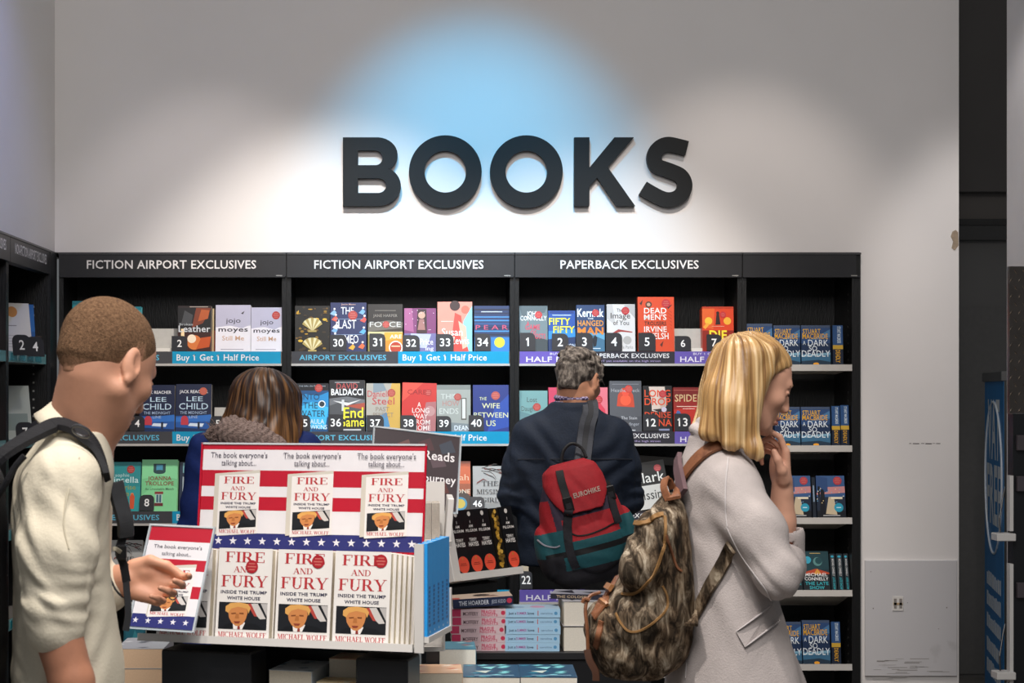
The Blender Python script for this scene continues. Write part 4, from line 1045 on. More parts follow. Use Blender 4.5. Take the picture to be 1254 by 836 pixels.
for a, b in ((bx[0] - .012, bx[1] + .005), (bx[2] + .005, bx[3] - .045)):
    m = MB(); m.box((a, .03, 0.0), (b, .15, ZT - .043), black_lam, None, .004); m.build('column', tw)
m = MB(); m.box((bx[0] + .02, .3005, .0), (bx[2] + .02, .32, ZT - .064), black_lam); m.build('back_panel', tw)
m = MB(); m.box((bx[1] + .0055, .07, .715), (bx[2] + .0045, .2995, .735), black_lam); m.build('shelf', tw)
m = MB(); m.box((bx[0], .02, 0), (bx[3], .34, .06), black_lam); m.build('plinth', tw)
# right-hand end tray, tilted, holding blue spines
m = MB()
E0 = L1 + .004
ZE = ZT + .022
m.box((E0, .005, ZE - .015), (E0 + .036, .235, ZE), white_lam)
m.box((E0, -.004, ZE - .04), (E0 + .024, .004, ZE + .236), white_lam); m.box((E0 + .02, .232, ZE - .015), (E0 + .036, .242, ZE + .10), white_lam)
m.box((E0, .0, ZE - .03), (E0 + .005, .24, ZE + .23), white_lam); m.build('end_tray', tw)

ff = make_book(.150, .238, .034, 'E6E2DE', ff_cover(), [('v', 'FIRE AND FURY', .5, .9, .4, .5, 'B5343A', 'b')], name='hardback_book', pages=mat('DCD2BC', .8, .2, .06, 400))
ff_t = .034
LEAN1 = R(12)
slot = [PX(217, 4.52) - A.x + .0, PX(293, 4.45) - A.x + .011, PX(370.5, 4.42) - A.x + .011, PX(443, 4.38) - A.x + .016]
place = ['behind the small leaning poster', 'in the left visible pile', 'in the middle pile', 'in the right-hand pile']
depthw = ['front', 'second', 'third', 'fourth', 'fifth', 'sixth']
first = True
Sx = {1: (.63, .80), 2: (.74, .875), 3: (.82, .9)}
for c in range(4):
    for k in range(6):
        if c == 0 and k < 1: continue
        o = ff if first else copy_tree(ff)
        first = False
        d = .006 + ff_t / 2 + k * (ff_t + .0022)
        Ml = T1 @ Matrix.Translation((slot[c] + (k * .0035 if c == 3 else random.uniform(-.001, .001)), d * math.cos(TT), ZT + .0 - d * math.sin(TT) - .0032)) @ Matrix.Rotation(-TT, 4, 'X')
        o.matrix_world = Ml
        tag(o, 'white hardback with red serif capitals, %s copy %s on the tower' % (depthw[k], place[c]), 'book', 'white hardbacks with red lettering on the tower')
        if k == 0 and c in Sx:
            s = MB(); a, b = Sx[c]
            decor(MB(), MB(), s, [('s', a, b, .115, 'A8252F')], .150, .238, Matrix.Translation((-.075, -ff_t / 2 - .0015, 0)))
            s.build('sticker', o)
# big poster on top, leaning back
BW, BH = .632, .288
big = poster('campaign_poster', BW, BH, poster_art(BW, BH, 3), 'wide three-part red, white and blue book poster standing on the tower', border='B3172E')
pc = P(376, 679, 4.62)
big.matrix_world = frame((pc.x + .0, pc.y + .062, 0), U1 * .8) @ Matrix.Translation((0, 0, PZ(677, 4.60))) @ Matrix.Rotation(R(-9), 4, 'X')
SW, SH = .176, .278
small = poster('campaign_poster', SW, SH, poster_art(SW, SH, 1), 'small portrait poster with red stripes leaning at the left end of the tower')
sc = P(197, 769, 4.42)
small.matrix_world = frame((sc.x, sc.y, sc.z), U1) @ Matrix.Rotation(R(-26), 4, 'X') @ Matrix.Rotation(R(1.5), 4, 'Y')
# blue spines on the end tray
bsp = [('r', 0, 0, 1, 1, '2180C4'), ('v', 'THE BLUE', .32, .52, .26, .38, '1A4A8C', 'b'), ('v', 'NOVEL', .66, .5, .22, .3, '1A4A8C', 'b'), ('c', .5, .04, .06, 'D8E8F2', .006)]
bsp = [('r', 0, 0, 1, 1, '2A96E0')] + [('r', .22, .1 + i * .045, .22 + random.uniform(.3, .55), .128 + i * .045, '1A559C') for i in range(10)] + [('c', .5, .045, .08, 'D8E8F2')]
b5 = make_book(.026, .237, .0432, '2B9BE6', (), bsp, name='hardback_book', pages=paper_w)
for k in range(5):
    o = b5 if k == 0 else copy_tree(b5)
    # spine faces +x of the tower: turn the book half round
    o.matrix_world = T1 @ Matrix.Translation((E0 + .0195, .028 + k * .0442, ZE + .0004)) @ Matrix.Rotation(PI, 4, 'Z')
    tag(o, 'bright blue book spine, %s from the front on the tower end' % ('first', 'second', 'third', 'fourth', 'last')[k], 'book', 'bright blue books on the tower end')
# books lying in the open middle of the tower
def lying(w, h, t, cover, pages, mx, label, art=(), spine=(), group=None, name='paperback_book', yaw=0.0):
    """book flat on its back; cover up, spine towards local -x before yaw"""
    o = make_book(w, h, t, cover, art, spine, name=name, pages=pages)
    o.matrix_world = mx @ Matrix.Rotation(yaw, 4, 'Z') @ Matrix.Translation((0, -h / 2, t / 2)) @ Matrix.Rotation(-PI / 2, 4, 'X')
    return tag(o, label, 'book', group)


def swirl(c1, c2, c3, n, sd):
    q = random.Random(sd); L = [('r', 0, 0, 1, 1, c1)]
    for i in range(n):
        x, y = q.random(), q.random(); a = q.random() * 6
        L.append(('p', [(min(1, max(0, x + dx)), min(1, max(0, y + dy))) for dx, dy in ((-.1, -.02), (.0, -.05 + .02 * math.sin(a)), (.14, .03), (.02, .06))], q.choice([c2, c3])))
    return L


zsh = .7354
mid = (bx[1] + bx[2]) / 2 + .02
for i, (dx, dy, z, t, w, h, c1, c2, c3, lab) in enumerate((
        (-.052, .17, 0, .075, .12, .18, 'C9D4DC', '8FB0C8', '4A6A88', 'thick book with pale blue cover lying left in the tower shelf'),
        (.078, .115, 0, .05, .11, .085, 'D8C49A', '8AA8B8', 'C89A5A', 'book with sandy cover lying in the middle of the tower shelf'))):
    lying(w, h, t, c1, paper, T1 @ Matrix.Translation((mid - .015 + dx, dy, zsh + z)), lab, swirl(c1, c2, c3, 9, i), yaw=PI)
lying(.105, .11, .098, 'D8A080', paper_w, T1 @ Matrix.Translation((mid + .064, .222, zsh)), 'tall block of a book at the right in the tower shelf', swirl('E0C0A0', 'C86A4A', '5A8AA8', 6, 5), yaw=PI)

# --- second tower behind, turned the other way
A2 = P(562, 706, 6.0); B2 = P(637, 695.5, 6.25)
L2 = math.hypot(B2.x - A2.x, B2.y - A2.y); U2 = math.degrees(math.atan2(B2.y - A2.y, B2.x - A2.x))
T2 = frame((A2.x, A2.y, 0), U2)
Z2 = (A2.z + B2.z) / 2 + .012
tw2 = empty('display_tower', (A2.x, A2.y, 0), R(U2), 'black book tower behind with black spines on its tilted white tray', 'display stand')
MT = Matrix.Translation((0, 0, Z2)) @ Matrix.Rotation(R(-13), 4, 'X')
m = MB(); m.box((0, 0, -.03), (L2, .20, -.006), white_lam, MT); m.box((0, -.01, -.03), (L2, .004, -.004), white_lam, MT)
m.box((-.040, -.008, -.03), (0, .18, .245), white_lam, MT, .002); m.box((0, .165, -.03), (L2, .18, .22), white_lam, MT); m.build('tray', tw2)
m = MB(); m.box((.03, .23, .0), (.33, .58, Z2 + .16), black_lam, None, .004); m.build('column', tw2)
m = MB(); m.box((.02, .08, 0), (.31, .21, Z2 - .06), black_lam, None, .004); m.build('column', tw2)
m = MB(); m.box((.01, .215, Z2 + .16), (.35, .60, Z2 + .178), white_lam); m.build('top_board', tw2)
psp = [('r', 0, 0, 1, 1, '141416'), ('t', 'I', .5, .78, .045, None, 'D8D4D0', 'b'), ('t', 'AM', .5, .71, .045, .3, 'D8D4D0', 'b'), ('t', 'PILGRIM', .5, .64, .045, .84, 'D8D4D0', 'b'), ('t', 'TERRY', .5, .49, .05, .56, 'D8D4D0', 'b'), ('t', 'HAYES', .5, .41, .065, .74, 'D8D4D0', 'h'), ('c', .5, .125, .42, 'D8503A'), ('r', .3, .135, .7, .145, '7A2A20'), ('r', .25, .11, .75, .119, '7A2A20'), ('r', .46, .2, .52, .24, 'B08A3A'), ('c', .5, .93, .12, 'C9C5C0')]
pil = make_book(.129, .222, .072, '141416', (), psp, pages=paper)
gold = [('r', 0, 0, 1, 1, '1A1610')] + [('c', .25 + random.random() * .5, .045 + i / 39, .15, random.choice(['A8802E', '6A5020', 'C8A048'])) for i in range(36)]
for k, x in enumerate((.045, .1175, .190, .2575, .325)):
    if k == 3:
        o = make_book(.129, .220, .05, '1A1610', (), gold)
        lab = 'black book with a gold snakeskin spine, leaning in the gap between the pilgrim spines'
    else:
        o = pil if k == 0 else copy_tree(pil)
        lab = ('leftmost', 'second', 'third', '', 'rightmost')[k] + ' thick black spine with an orange disc on the tilted tray'
    o.matrix_world = T2 @ MT @ Matrix.Translation((x, .076, -.0015)) @ Matrix.Rotation(0.0, 4, 'Y') @ Matrix.Rotation(PI / 2, 4, 'Z')
    tag(o, lab, 'book', None if k == 3 else 'black spines with orange discs')
# left-hand tray of the second tower, seen above the blue spines
t3 = empty('wall_tray', (0, 0, 0), 0, 'white tray with grey page blocks above the blue spines', 'tray')
t3.name = 'book_tray'
c3 = P(531, 660, 5.0)
t3.location = c3
m = MB(); m.box((-.065, -.05, -.02), (.05, .15, 0), white_lam); m.box((.032, -.056, -.02), (.05, .15, .125), white_lam, Matrix.Rotation(R(4), 4, 'Y'), .002); m.box((-.065, .14, 0), (.035, .15, .16), white_lam); m.build('tray_shell', t3)
m = MB(); m.box((-.02, .125, .6205 - c3.z), (.02, .149, -.0205), black_lam); m.build('support_post', t3)
for k in range(3):
    o = make_book(.10, .105, .024, 'B8B0A6', (), (), pages=mat('A8A096', .8, .2, .08, 200))
    o.matrix_world = Matrix.Translation((c3.x - .045 + k * .0255, c3.y + .04, c3.z + .0005)) @ Matrix.Rotation(-PI / 2, 4, 'Z')
    tag(o, '%s of three page blocks standing in the white tray' % ('leftmost', 'middle', 'rightmost')[k], 'book', 'grey page blocks in the white tray')
# reading-club poster, slanting
GW, GH = .27, .235
gart = [('r', 0, 0, 1, 1, '3A2F33')] + [('p', [(x, y), (x + .16, y + .04), (x + .1, y + .2), (x - .04, y + .12)], c) for x, y, c in ((.05, .6, '4A4650'), (.3, .7, '6A4A48'), (.55, .75, '4E3438'), (.7, .55, '5A4A50'), (.75, .2, '5A3430'), (.5, .3, '4A2A2A'), (.8, .75, '3E4450'), (.2, .3, '52423E'))] + \
       [('t', 'Great Reads', .56, .66, .12, .78, 'E4E0E2', 'b'), ('t', 'for the Journey', .56, .36, .11, .84, 'E4E0E2', 'b'), ('r', .35, .03, .78, .16, '6A6468')]
rpo = poster('reading_poster', GW, GH, gart, 'dark poster with white slanting words leaning behind the striped poster')
gc = P(502, 621, 5.24)
rpo.matrix_world = frame((gc.x + .01, gc.y, gc.z), 14) @ Matrix.Rotation(R(-14), 4, 'X') @ Matrix.Rotation(R(7), 4, 'Y')

m = MB(); m.tube([(.035, 5.18, .6205), (.035, 5.262, gc.z + .006)], .005, acrylic, 8); m.box((.0, 5.17, .6202), (.07, 5.20, .6235), acrylic)
st_ = m.build('sign_stand', rpo); st_.matrix_parent_inverse = rpo.matrix_world.inverted()
# ------------------------------------------------------------------ tables and stacks
def table(name, x0, x1, y0, y1, z, lab):
    t = empty(name, ((x0 + x1) / 2, (y0 + y1) / 2, 0), 0, lab, 'table')
    hx, hy = (x1 - x0) / 2, (y1 - y0) / 2
    m = MB(); m.box((-hx, -hy, z - .025), (hx, hy, z), mat('232326', .4, .5, .1, 10), None, .002); m.build('tabletop', t)
    m = MB(); m.box((-hx + .01, -hy + .01, .06), (hx - .01, hy - .01, z - .0255), black_lam, None, .003); m.build('cabinet', t)
    m = MB(); m.box((-hx + .04, -hy + .04, 0), (hx - .04, hy - .04, .06), black_lam); m.build('plinth', t)
    return t
YT = 5.85
zt = PZ(797, YT)
table('display_table', PX(556, YT), PX(800, YT), YT - .03, YT + .17, zt, 'black book table in front of the grey-haired man')
# pink spines
pk = [('r', 0, 0, 1, 1, 'D8BFC4'), ('v', 'JAN', .5, .97, .5, .1, 'B8345A', 'h'), ('v', 'MOFFERY', .4, .80, .44, .28, '4A2A34', 'b'), ('v', 'PRAGUE', .62, .46, .44, .26, 'C8486A', 'h'), ('v', 'NIGHTS', .25, .46, .3, .3, 'C8486A', 'b'), ('c', .5, .06, .26, 'C83A58'), ('r', .1, .86, .9, 1, 'C03A60')]
pk[1:1] = [('r', .05, .84, .95, .99, 'C03A60')]
pb = make_book(.129, .185, .0285, 'D8C8CA', (), pk, pages=paper_w)
th = .0285
def spine_stack(first, n, x, y, z, yaw, t, labs, group, jit=.004):
    for k in range(n):
        o = first if k == 0 else copy_tree(first)
        # lying on its back, spine to the viewer, head to the left
        o.matrix_world = Matrix.Translation((x + random.uniform(-jit, jit), y + random.uniform(-.002, .002), z + k * (t + .0004) + .0004)) @ Matrix.Rotation(yaw, 4, 'Z') @ Matrix.Translation((.185, .0645, t / 2)) @ Matrix.Rotation(PI / 2, 4, 'Z') @ Matrix.Rotation(-PI / 2, 4, 'X')
        tag(o, labs(k), 'book', group)
ordn = ['lowest', 'second from bottom', 'third from bottom', 'fourth from bottom', 'fifth from bottom', 'topmost']
sx = PX(553, YT)
spine_stack(pb, 5, sx, YT, zt, R(1), th, lambda k: '%s pink spine in the stack left of the pale blue spines' % ordn[k], 'pink spines stacked on the table')
bl = [('r', 0, 0, 1, 1, 'A8D0EC'), ('v', 'Just a', .5, .95, .3, .14, '2A3A5A', 'b'), ('v', 'SUMMER', .5, .80, .3, .18, 'A85A9A', 'b'), ('v', 'love', .5, .6, .3, .12, '2A3A5A', 'b'), ('r', .2, .4, .8, .415, 'C8605A'), ('v', 'carolina', .5, .36, .22, .22, '6A84A4', ''), ('c', .5, .08, .2, '5A9AC8')]
bb = make_book(.129, .185, .0285, 'A8D0EC', [('r', 0, 0, 1, 1, 'B8D4E8'), ('c', .5, .4, .2, 'D8A0C0'), ('c', .4, .75, .15, '8AB0D0')], bl, pages=paper_w)
spine_stack(bb, 5, PX(619, YT), YT - .005, zt, R(-1), th, lambda k: '%s pale blue spine in the stack beside the pink spines' % ordn[k], 'pale blue spines stacked on the table', .002)
hd = [('r', 0, 0, 1, 1, '1E2844'), ('v', 'THE HOARDER', .5, .9, .5, .5, 'D0D4DC', 'b'), ('v', 'JESS KIDD', .5, .36, .4, .24, 'A8B0C0', 'b'), ('c', .5, .06, .3, 'B8344E')]
ho = make_book(.135, .205, .03, 'CDB9A8', [('r', 0, 0, 1, 1, 'CDB8A4'), ('c', .55, .5, .22, '3A2E2A'), ('p', [(.1, .2), (.5, .3), (.3, .5)], '8A6A58'), ('r', .0, .88, .3, 1, 'B8483A')], hd, spine_col='1E2844', pages=paper)
ho.matrix_world = Matrix.Translation((PX(555, YT), YT - .012, zt + 5 * (th + .0004) + .002)) @ Matrix.Rotation(R(2), 4, 'Z') @ Matrix.Rotation(R(-3.6), 4, 'Y') @ Matrix.Translation((.205, .068, .015)) @ Matrix.Rotation(PI / 2, 4, 'Z') @ Matrix.Rotation(-PI / 2, 4, 'X')
tag(ho, 'beige book with a navy spine lying askew on top of the pink stack', 'book')
# white block at the right of the blue spines
for k, (t, lab) in enumerate(((.085, 'lower thick white page block right of the pale blue spines'), (.085, 'upper thick white page block right of the pale blue spines'))):
    lying(.16, .234, t, '26242A' if k == 0 else 'C8C8CC', paper_w, Matrix.Translation((PX(718, YT), YT + .11, zt + k * .0858)), lab, [] if k == 0 else [('r', 0, 0, 1, 1, 'BDBDC4'), ('p', [(.1, .1), (.6, .2), (.3, .6)], '2A2830'), ('p', [(.5, .5), (.9, .4), (.8, .9)], '34323C')], group='white page blocks on the table', name='hardback_book', yaw=PI)
lying(.13, .2, .018, '2E2C38', paper, Matrix.Translation((PX(716, YT), YT + .10, zt + 2 * .0858)), 'dark-spined thin book on the white page blocks', [('r', 0, 0, 1, 1, 'B8B8C4'), ('p', [(.1, .2), (.7, .1), (.5, .5)], '2A2A34'), ('p', [(.2, .6), (.9, .7), (.5, .95)], '3A3844')], [('v', 'THE COLOSSUS', .5, .9, .5, .6, 'C8B090', 'b')], yaw=R(78))
# front table with low piles
YF = 4.95
zf = .62
table('display_table', PX(508, YF), PX(722, YF), YF - .02, YF + .42, zf, 'low black book table at the bottom of the photo')
wat = swirl('1C4A68', '2E86A0', '7ACAD0', 14, 3) + [('p', [(.5, .5), (.8, .55), (.6, .7)], 'C8D8D0'), ('p', [(.4, .2), (.7, .25), (.5, .4)], '88D0D4'), ('r', .1, .84, .8, .9, '7AA0B8')]
for k, (dx, lab) in enumerate(((0, 'teal watery book lying at the left on the low table'), (.166, 'teal watery book lying at the right on the low table'))):
    lying(.165, .235, .10, '1C3A50', paper_w, Matrix.Translation((PX(604, YF) + dx, YF + .13, zf + .0004)), lab, wat, group='teal watery books on the low table', yaw=R(178))
for (x, y, t, lab, c) in ((548, .335, .145, 'thick block with a teal cover at the left of the low table, back', '3A7A90'), (530, .075, .115, 'thick cream block at the front left of the low table', 'D8B090')):
    lying(.15, .16, t, c, paper_w if y > .2 else paper, Matrix.Translation((PX(x, YF + y) + .01, YF + y, zf + .0004)), lab, swirl(c, '9AC8D0' if y > .2 else 'E8D8C8', 'C8604A', 8, 4), yaw=PI)
# pile at the left, beyond the short-haired man's shirt
YL = 5.0
zl = .62
table('display_table', PX(130, YL), PX(203, YL), YL - .02, YL + .3, zl, 'low black table at the left behind the white shirt')
for k, lab in enumerate(('lower cream block in the pile behind the white shirt', 'middle cream block in the pile behind the white shirt', 'top block with a mottled cover in the pile behind the white shirt')):
    lying(.14, .22, .058, 'B8B4B0', mat('D8B898', .8, .2, .05, 300), Matrix.Translation((PX(170, YL), YL + .12, zl + .0004 + k * .0588)), lab, swirl('A8A8B0', '5A5A64', 'D8D8DC', 9, k), group='cream blocks behind the shirt', yaw=PI)

# ------------------------------------------------------------------ right-hand fixture and banner
fx = empty('shop_fixture', (PX(1236, 5.6), 5.6, 0), 0, 'black shop fixture with chequer-plate side panel at the right edge of the photo', 'display stand')
m = MB(); zc0, zc1 = PZ(506, 5.6), PZ(326, 5.6)
m.box((0, .0, zc0), (.4, .02, zc1), mat('5E5854', .3, .5, .1, 20, metal=.8))
for i in range(9):
    for j in range(18):
        x, z = .006 + i * .028 + (.014 if j % 2 else 0), zc0 + .012 + j * .0265
        a = .6 if j % 2 else -.6
        m.add([(x + .010 * math.cos(a + PI / 2) * c_ - .003 * math.sin(a + PI / 2) * s_, -.003 if (c_, s_) == (0, 0) else 0, z + .010 * math.sin(a + PI / 2) * c_ + .003 * math.cos(a + PI / 2) * s_) for c_, s_ in ((1, 0), (0, 1), (-1, 0), (0, -1), (0, 0))], [(1, 0, 4), (2, 1, 4), (3, 2, 4), (0, 3, 4)], mat('8A7E72', .25, .6, .1, 20, metal=.9))
m.build('chequer_plate', fx)
m = MB(); m.box((.012, .0, 0), (.4, .05, zc0 - .001), black_lam); m.build('cabinet', fx)
for a, b in ((582, 650), (690, 836)):
    m = MB(); m.box((-.002, -.012, PZ(b, 5.6)), (.010, .02, PZ(a, 5.6)), white_lam, None, .001); m.build('upright', fx)
for py in (657, 826):
    z = PZ(py, 5.6)
    m = MB(); m.box((-.05, -.03, z - .012), (.012, .03, z + .012), white_lam, Matrix.Translation((0, 0, 0)), .002); s_ = m.build('shelf', fx)
    m = MB(); m.tube([(-.03, -.0, z + .014), (-.028, .01, z + .06), (-.01, .03, z + .13), (.0, .04, z + .16)], .003, black_lam, 8); m.build('wire_hook', s_)
for py in (540, 590, 720):
    z = PZ(py, 5.6)
    m = MB(); m.box((.02, -.02, z - .03), (.12, -.001, z + .02), mat('4A4448', .3, .5, .1, 20), None, .002); m.build('price_holder', fx)
# roll-up banner seen almost edge on
b0, b1 = Vector((PX(1206, 8.5), 8.5, 0)), Vector((PX(1229, 7.75), 7.75, 0))
BWd = (b1 - b0).length; ub = math.degrees(math.atan2(b1.y - b0.y, b1.x - b0.x))
bn = empty('roll_up_banner', b0, R(ub), 'blue roll-up banner with white capitals standing in the passage at the right', 'banner')
ztop = PZ(467, 8.1)
m = MB(); m.box((0, 0, .08), (BWd, .002, ztop), mat('1F86CC', .35, .5, .04, 8)); sheet = m.build('sheet', bn)
l = MB(); wi = mat('F0F6FC', .4)
def lt(st, z, h, w, sty='b'): l.text(st, BWd / 2, z, h, wi, w=w * BWd, y=-.001, style=sty)
lt('VAT', PZ(560, 8.1), .27, .62, 'h'); lt('FREE', PZ(640, 8.1), .27, .74, 'h')
for py in (722, 748, 776, 806, 832):
    x = .13
    while x < .84:
        w_ = random.uniform(.05, .1); z_ = PZ(py, 8.1)
        l.box((x * BWd, -.001, z_), (min(x + w_, .87) * BWd, -.0004, z_ + random.uniform(.055, .07)), wi); x += w_ + .025
l.build('lettering', bn)
m = MB(); N = 40
cz_ = (PZ(505, 8.1) + PZ(665, 8.1)) / 2; rz_ = (PZ(505, 8.1) - PZ(665, 8.1)) / 2 + .05
m.tube([(BWd / 2 + .44 * BWd * math.cos(2 * PI * i / N), -.0015, cz_ + rz_ * math.sin(2 * PI * i / N)) for i in range(N)], .006, wi, 6, closed=True); m.build('oval_outline', bn)
m = MB(); m.box((-.01, -.012, ztop), (BWd + .01, .016, ztop + .045), mat('8A8A8A', .3, .6, .05, 20, metal=.6), None, .003); m.build('top_rail', bn)
m = MB(); m.box((-.01, -.05, 0), (BWd + .01, .08, .08), mat('8A8A8A', .3, .6, .05, 20, metal=.6), None, .01); m.build('base', bn)

# ------------------------------------------------------------------ smooth bodies: distance fields turned into one skin
from mathutils.bvhtree import BVHTree


class Field:
    def __init__(s, lo, hi, h):
        s.lo = np.array(lo, float); s.h = h
        n = np.ceil((np.array(hi) - s.lo) / h).astype(int) + 1
        s.F = np.full(n, 9.0, np.float32)
        s.M = Matrix.Identity(4)

    def add(s, f, blo, bhi, k=.0, mode='u'):
        pad = k + 3 * s.h
        cs = [s.M @ Vector((x, y, z)) for x in (blo[0] - pad, bhi[0] + pad) for y in (blo[1] - pad, bhi[1] + pad) for z in (blo[2] - pad, bhi[2] + pad)]
        a = np.array([[c.x, c.y, c.z] for c in cs])
        i0 = np.clip(np.floor((a.min(0) - s.lo) / s.h).astype(int), 0, np.array(s.F.shape))
        i1 = np.clip(np.ceil((a.max(0) - s.lo) / s.h).astype(int) + 1, 0, np.array(s.F.shape))
        if (i1 <= i0).any(): return s
        ax = [(s.lo[q] + s.h * np.arange(i0[q], i1[q])).astype(np.float32) for q in range(3)]
        X, Y, Z = ax[0][:, None, None], ax[1][None, :, None], ax[2][None, None, :]
        Mi = s.M.inverted()
        x = Mi[0][0] * X + Mi[0][1] * Y + Mi[0][2] * Z + Mi[0][3]
        y = Mi[1][0] * X + Mi[1][1] * Y + Mi[1][2] * Z + Mi[1][3]
        z = Mi[2][0] * X + Mi[2][1] * Y + Mi[2][2] * Z + Mi[2][3]
        d = f(x, y, z).astype(np.float32)
        sl = tuple(slice(i0[q], i1[q]) for q in range(3))
        c = s.F[sl]
        if mode == 'u':
            if k > 0:
                q = np.maximum(k - np.abs(c - d), 0) / k
                s.F[sl] = np.minimum(c, d) - q * q * k * .25
            else: s.F[sl] = np.minimum(c, d)
        elif mode == 's':
            d = -d
            if k > 0:
                q = np.maximum(k - np.abs(c - d), 0) / k
                s.F[sl] = np.maximum(c, d) + q * q * k * .25
            else: s.F[sl] = np.maximum(c, d)
        return s

    def cap(s, a, b, ra, rb, k=.01, mode='u', flat=None, fdir=None):
        """tapered capsule; flat<1 thins it along fdir"""
        a = np.array(a, float); b = np.array(b, float)
        ab = b - a; L2 = max(float(ab @ ab), 1e-12)
        r = max(ra, rb)
        if flat: fd = np.array(fdir, float) / np.linalg.norm(fdir)

        def f(x, y, z):
            px, py, pz = x - a[0], y - a[1], z - a[2]
            t = np.clip((px * ab[0] + py * ab[1] + pz * ab[2]) / L2, 0, 1)
            qx, qy, qz = px - t * ab[0], py - t * ab[1], pz - t * ab[2]
            rr = ra + (rb - ra) * t
            if flat:
                w = qx * fd[0] + qy * fd[1] + qz * fd[2]
                n2 = qx * qx + qy * qy + qz * qz - w * w + (w / flat) ** 2
                return (np.sqrt(np.maximum(n2, 0)) - rr) * (flat ** .5)
            return np.sqrt(qx * qx + qy * qy + qz * qz) - rr
        return s.add(f, np.minimum(a, b) - r, np.maximum(a, b) + r, k, mode)

    def chain(s, pts, rads, k=.01, mode='u', **kw):
        for i in range(len(pts) - 1): s.cap(pts[i], pts[i + 1], rads[i], rads[i + 1], k, mode, **kw)
        return s

    def ell(s, c, r, k=.01, mode='u', rot=None):
        c = np.array(c, float); r = np.array(r, float)
        Rm = np.array(rot.to_3x3()) if rot is not None else np.eye(3)

        def f(x, y, z):
            px, py, pz = x - c[0], y - c[1], z - c[2]
            q = [Rm[0][i] * px + Rm[1][i] * py + Rm[2][i] * pz for i in range(3)]
            k0 = np.sqrt((q[0] / r[0]) ** 2 + (q[1] / r[1]) ** 2 + (q[2] / r[2]) ** 2)
            k1 = np.sqrt((q[0] / r[0] ** 2) ** 2 + (q[1] / r[1] ** 2) ** 2 + (q[2] / r[2] ** 2) ** 2)
            return k0 * (k0 - 1) / np.maximum(k1, 1e-9)
        m = r.max()
        return s.add(f, c - m, c + m, k, mode)

    def loft(s, secs, k=.02, n=2.3, mode='u'):
        """secs: (z, cx, cy, a, b, yaw) sorted by z; a along the yaw direction, b across"""
        A = np.array(sorted(secs), float)
        zz = np.linspace(A[0, 0], A[-1, 0], 120)
        T = np.array([np.interp(zz, A[:, 0], A[:, i]) for i in range(6)])
        ker = np.ones(9) / 9
        for i in range(1, 6):
            e = np.pad(T[i], 4, mode='edge'); T[i] = np.convolve(e, ker, 'valid')

        def f(x, y, z):
            g = lambda i: np.interp(z.ravel(), zz, T[i]).reshape(z.shape)
            cx, cy, a, b, w = (g(i) for i in range(1, 6))
            cw, sw = np.cos(w), np.sin(w)
            u = (x - cx) * cw + (y - cy) * sw; v = -(x - cx) * sw + (y - cy) * cw
            q = (np.abs(u / a) ** n + np.abs(v / b) ** n) ** (1 / n)
            d = (q - 1) * np.minimum(a, b)
            return np.maximum(np.maximum(d, z - A[-1, 0]), A[0, 0] - z)
        m = A[:, 3:5].max()
        return s.add(f, (A[:, 1].min() - m, A[:, 2].min() - m, A[0, 0]), (A[:, 1].max() + m, A[:, 2].max() + m, A[-1, 0]), k, mode)

    def half(s, p, n, k=0.0):
        """cut away everything on the side of plane p that n points to"""
        p = np.array(p, float); n = np.array(n, float) / np.linalg.norm(n)
        hi = s.lo + s.h * np.array(s.F.shape)
        return s.add(lambda x, y, z: -((x - p[0]) * n[0] + (y - p[1]) * n[1] + (z - p[2]) * n[2]), s.lo, hi, k, 's')

    def mesh(s, smooth=1):
        F = s.F
        F[0] = F[-1] = 9; F[:, 0] = F[:, -1] = 9; F[:, :, 0] = F[:, :, -1] = 9
        S_ = F < 0
        cnt = np.zeros(tuple(np.array(F.shape) - 1), np.uint8)
        off = [(i, j, k) for i in (0, 1) for j in (0, 1) for k in (0, 1)]
        N0, N1, N2 = F.shape
        sub = lambda A, o: A[o[0]:N0 - 1 + o[0], o[1]:N1 - 1 + o[1], o[2]:N2 - 1 + o[2]]
        for o in off: cnt += sub(S_, o)
        mix = (cnt > 0) & (cnt < 8)
        ids = np.argwhere(mix)
        flat = np.flatnonzero(mix.ravel())
        vals = np.stack([F[ids[:, 0] + o[0], ids[:, 1] + o[1], ids[:, 2] + o[2]] for o in off], 1)
        acc = np.zeros((len(ids), 3)); c = np.zeros(len(ids))
        for i in range(8):
            for j in range(i + 1, 8):
                a, b = np.array(off[i]), np.array(off[j])
                if np.abs(a - b).sum() != 1: continue
                fa, fb = vals[:, i], vals[:, j]
                m = (fa < 0) != (fb < 0)
                t = np.where(m, fa / np.where(m, fa - fb, 1), 0)
                acc[m] += a + (b - a) * t[m, None]; c[m] += 1
        V = (ids + acc / c[:, None]) * s.h + s.lo
        sh = mix.shape
        look = lambda I: np.searchsorted(flat, (I[:, 0] * sh[1] + I[:, 1]) * sh[2] + I[:, 2])
        quads = []
        for ax in range(3):
            sl0 = [slice(1, -1)] * 3; sl1 = [slice(1, -1)] * 3
            sl0[ax] = slice(0, -1); sl1[ax] = slice(1, None)
            a, b = S_[tuple(sl0)], S_[tuple(sl1)]
            e = np.argwhere(a != b)
            base = e.copy()
            o1, o2 = [(1, 2), (2, 0), (0, 1)][ax]
            base[:, o1] += 1; base[:, o2] += 1
            pos = a[tuple(e.T)]
            c00 = base.copy(); c00[:, o1] -= 1; c00[:, o2] -= 1
            c10 = base.copy(); c10[:, o2] -= 1
            c01 = base.copy(); c01[:, o1] -= 1
            q = np.stack([look(c00), look(c10), look(base), look(c01)], 1)
            q[~pos] = q[~pos][:, ::-1]
            quads.append(q)
        Q = np.concatenate(quads)
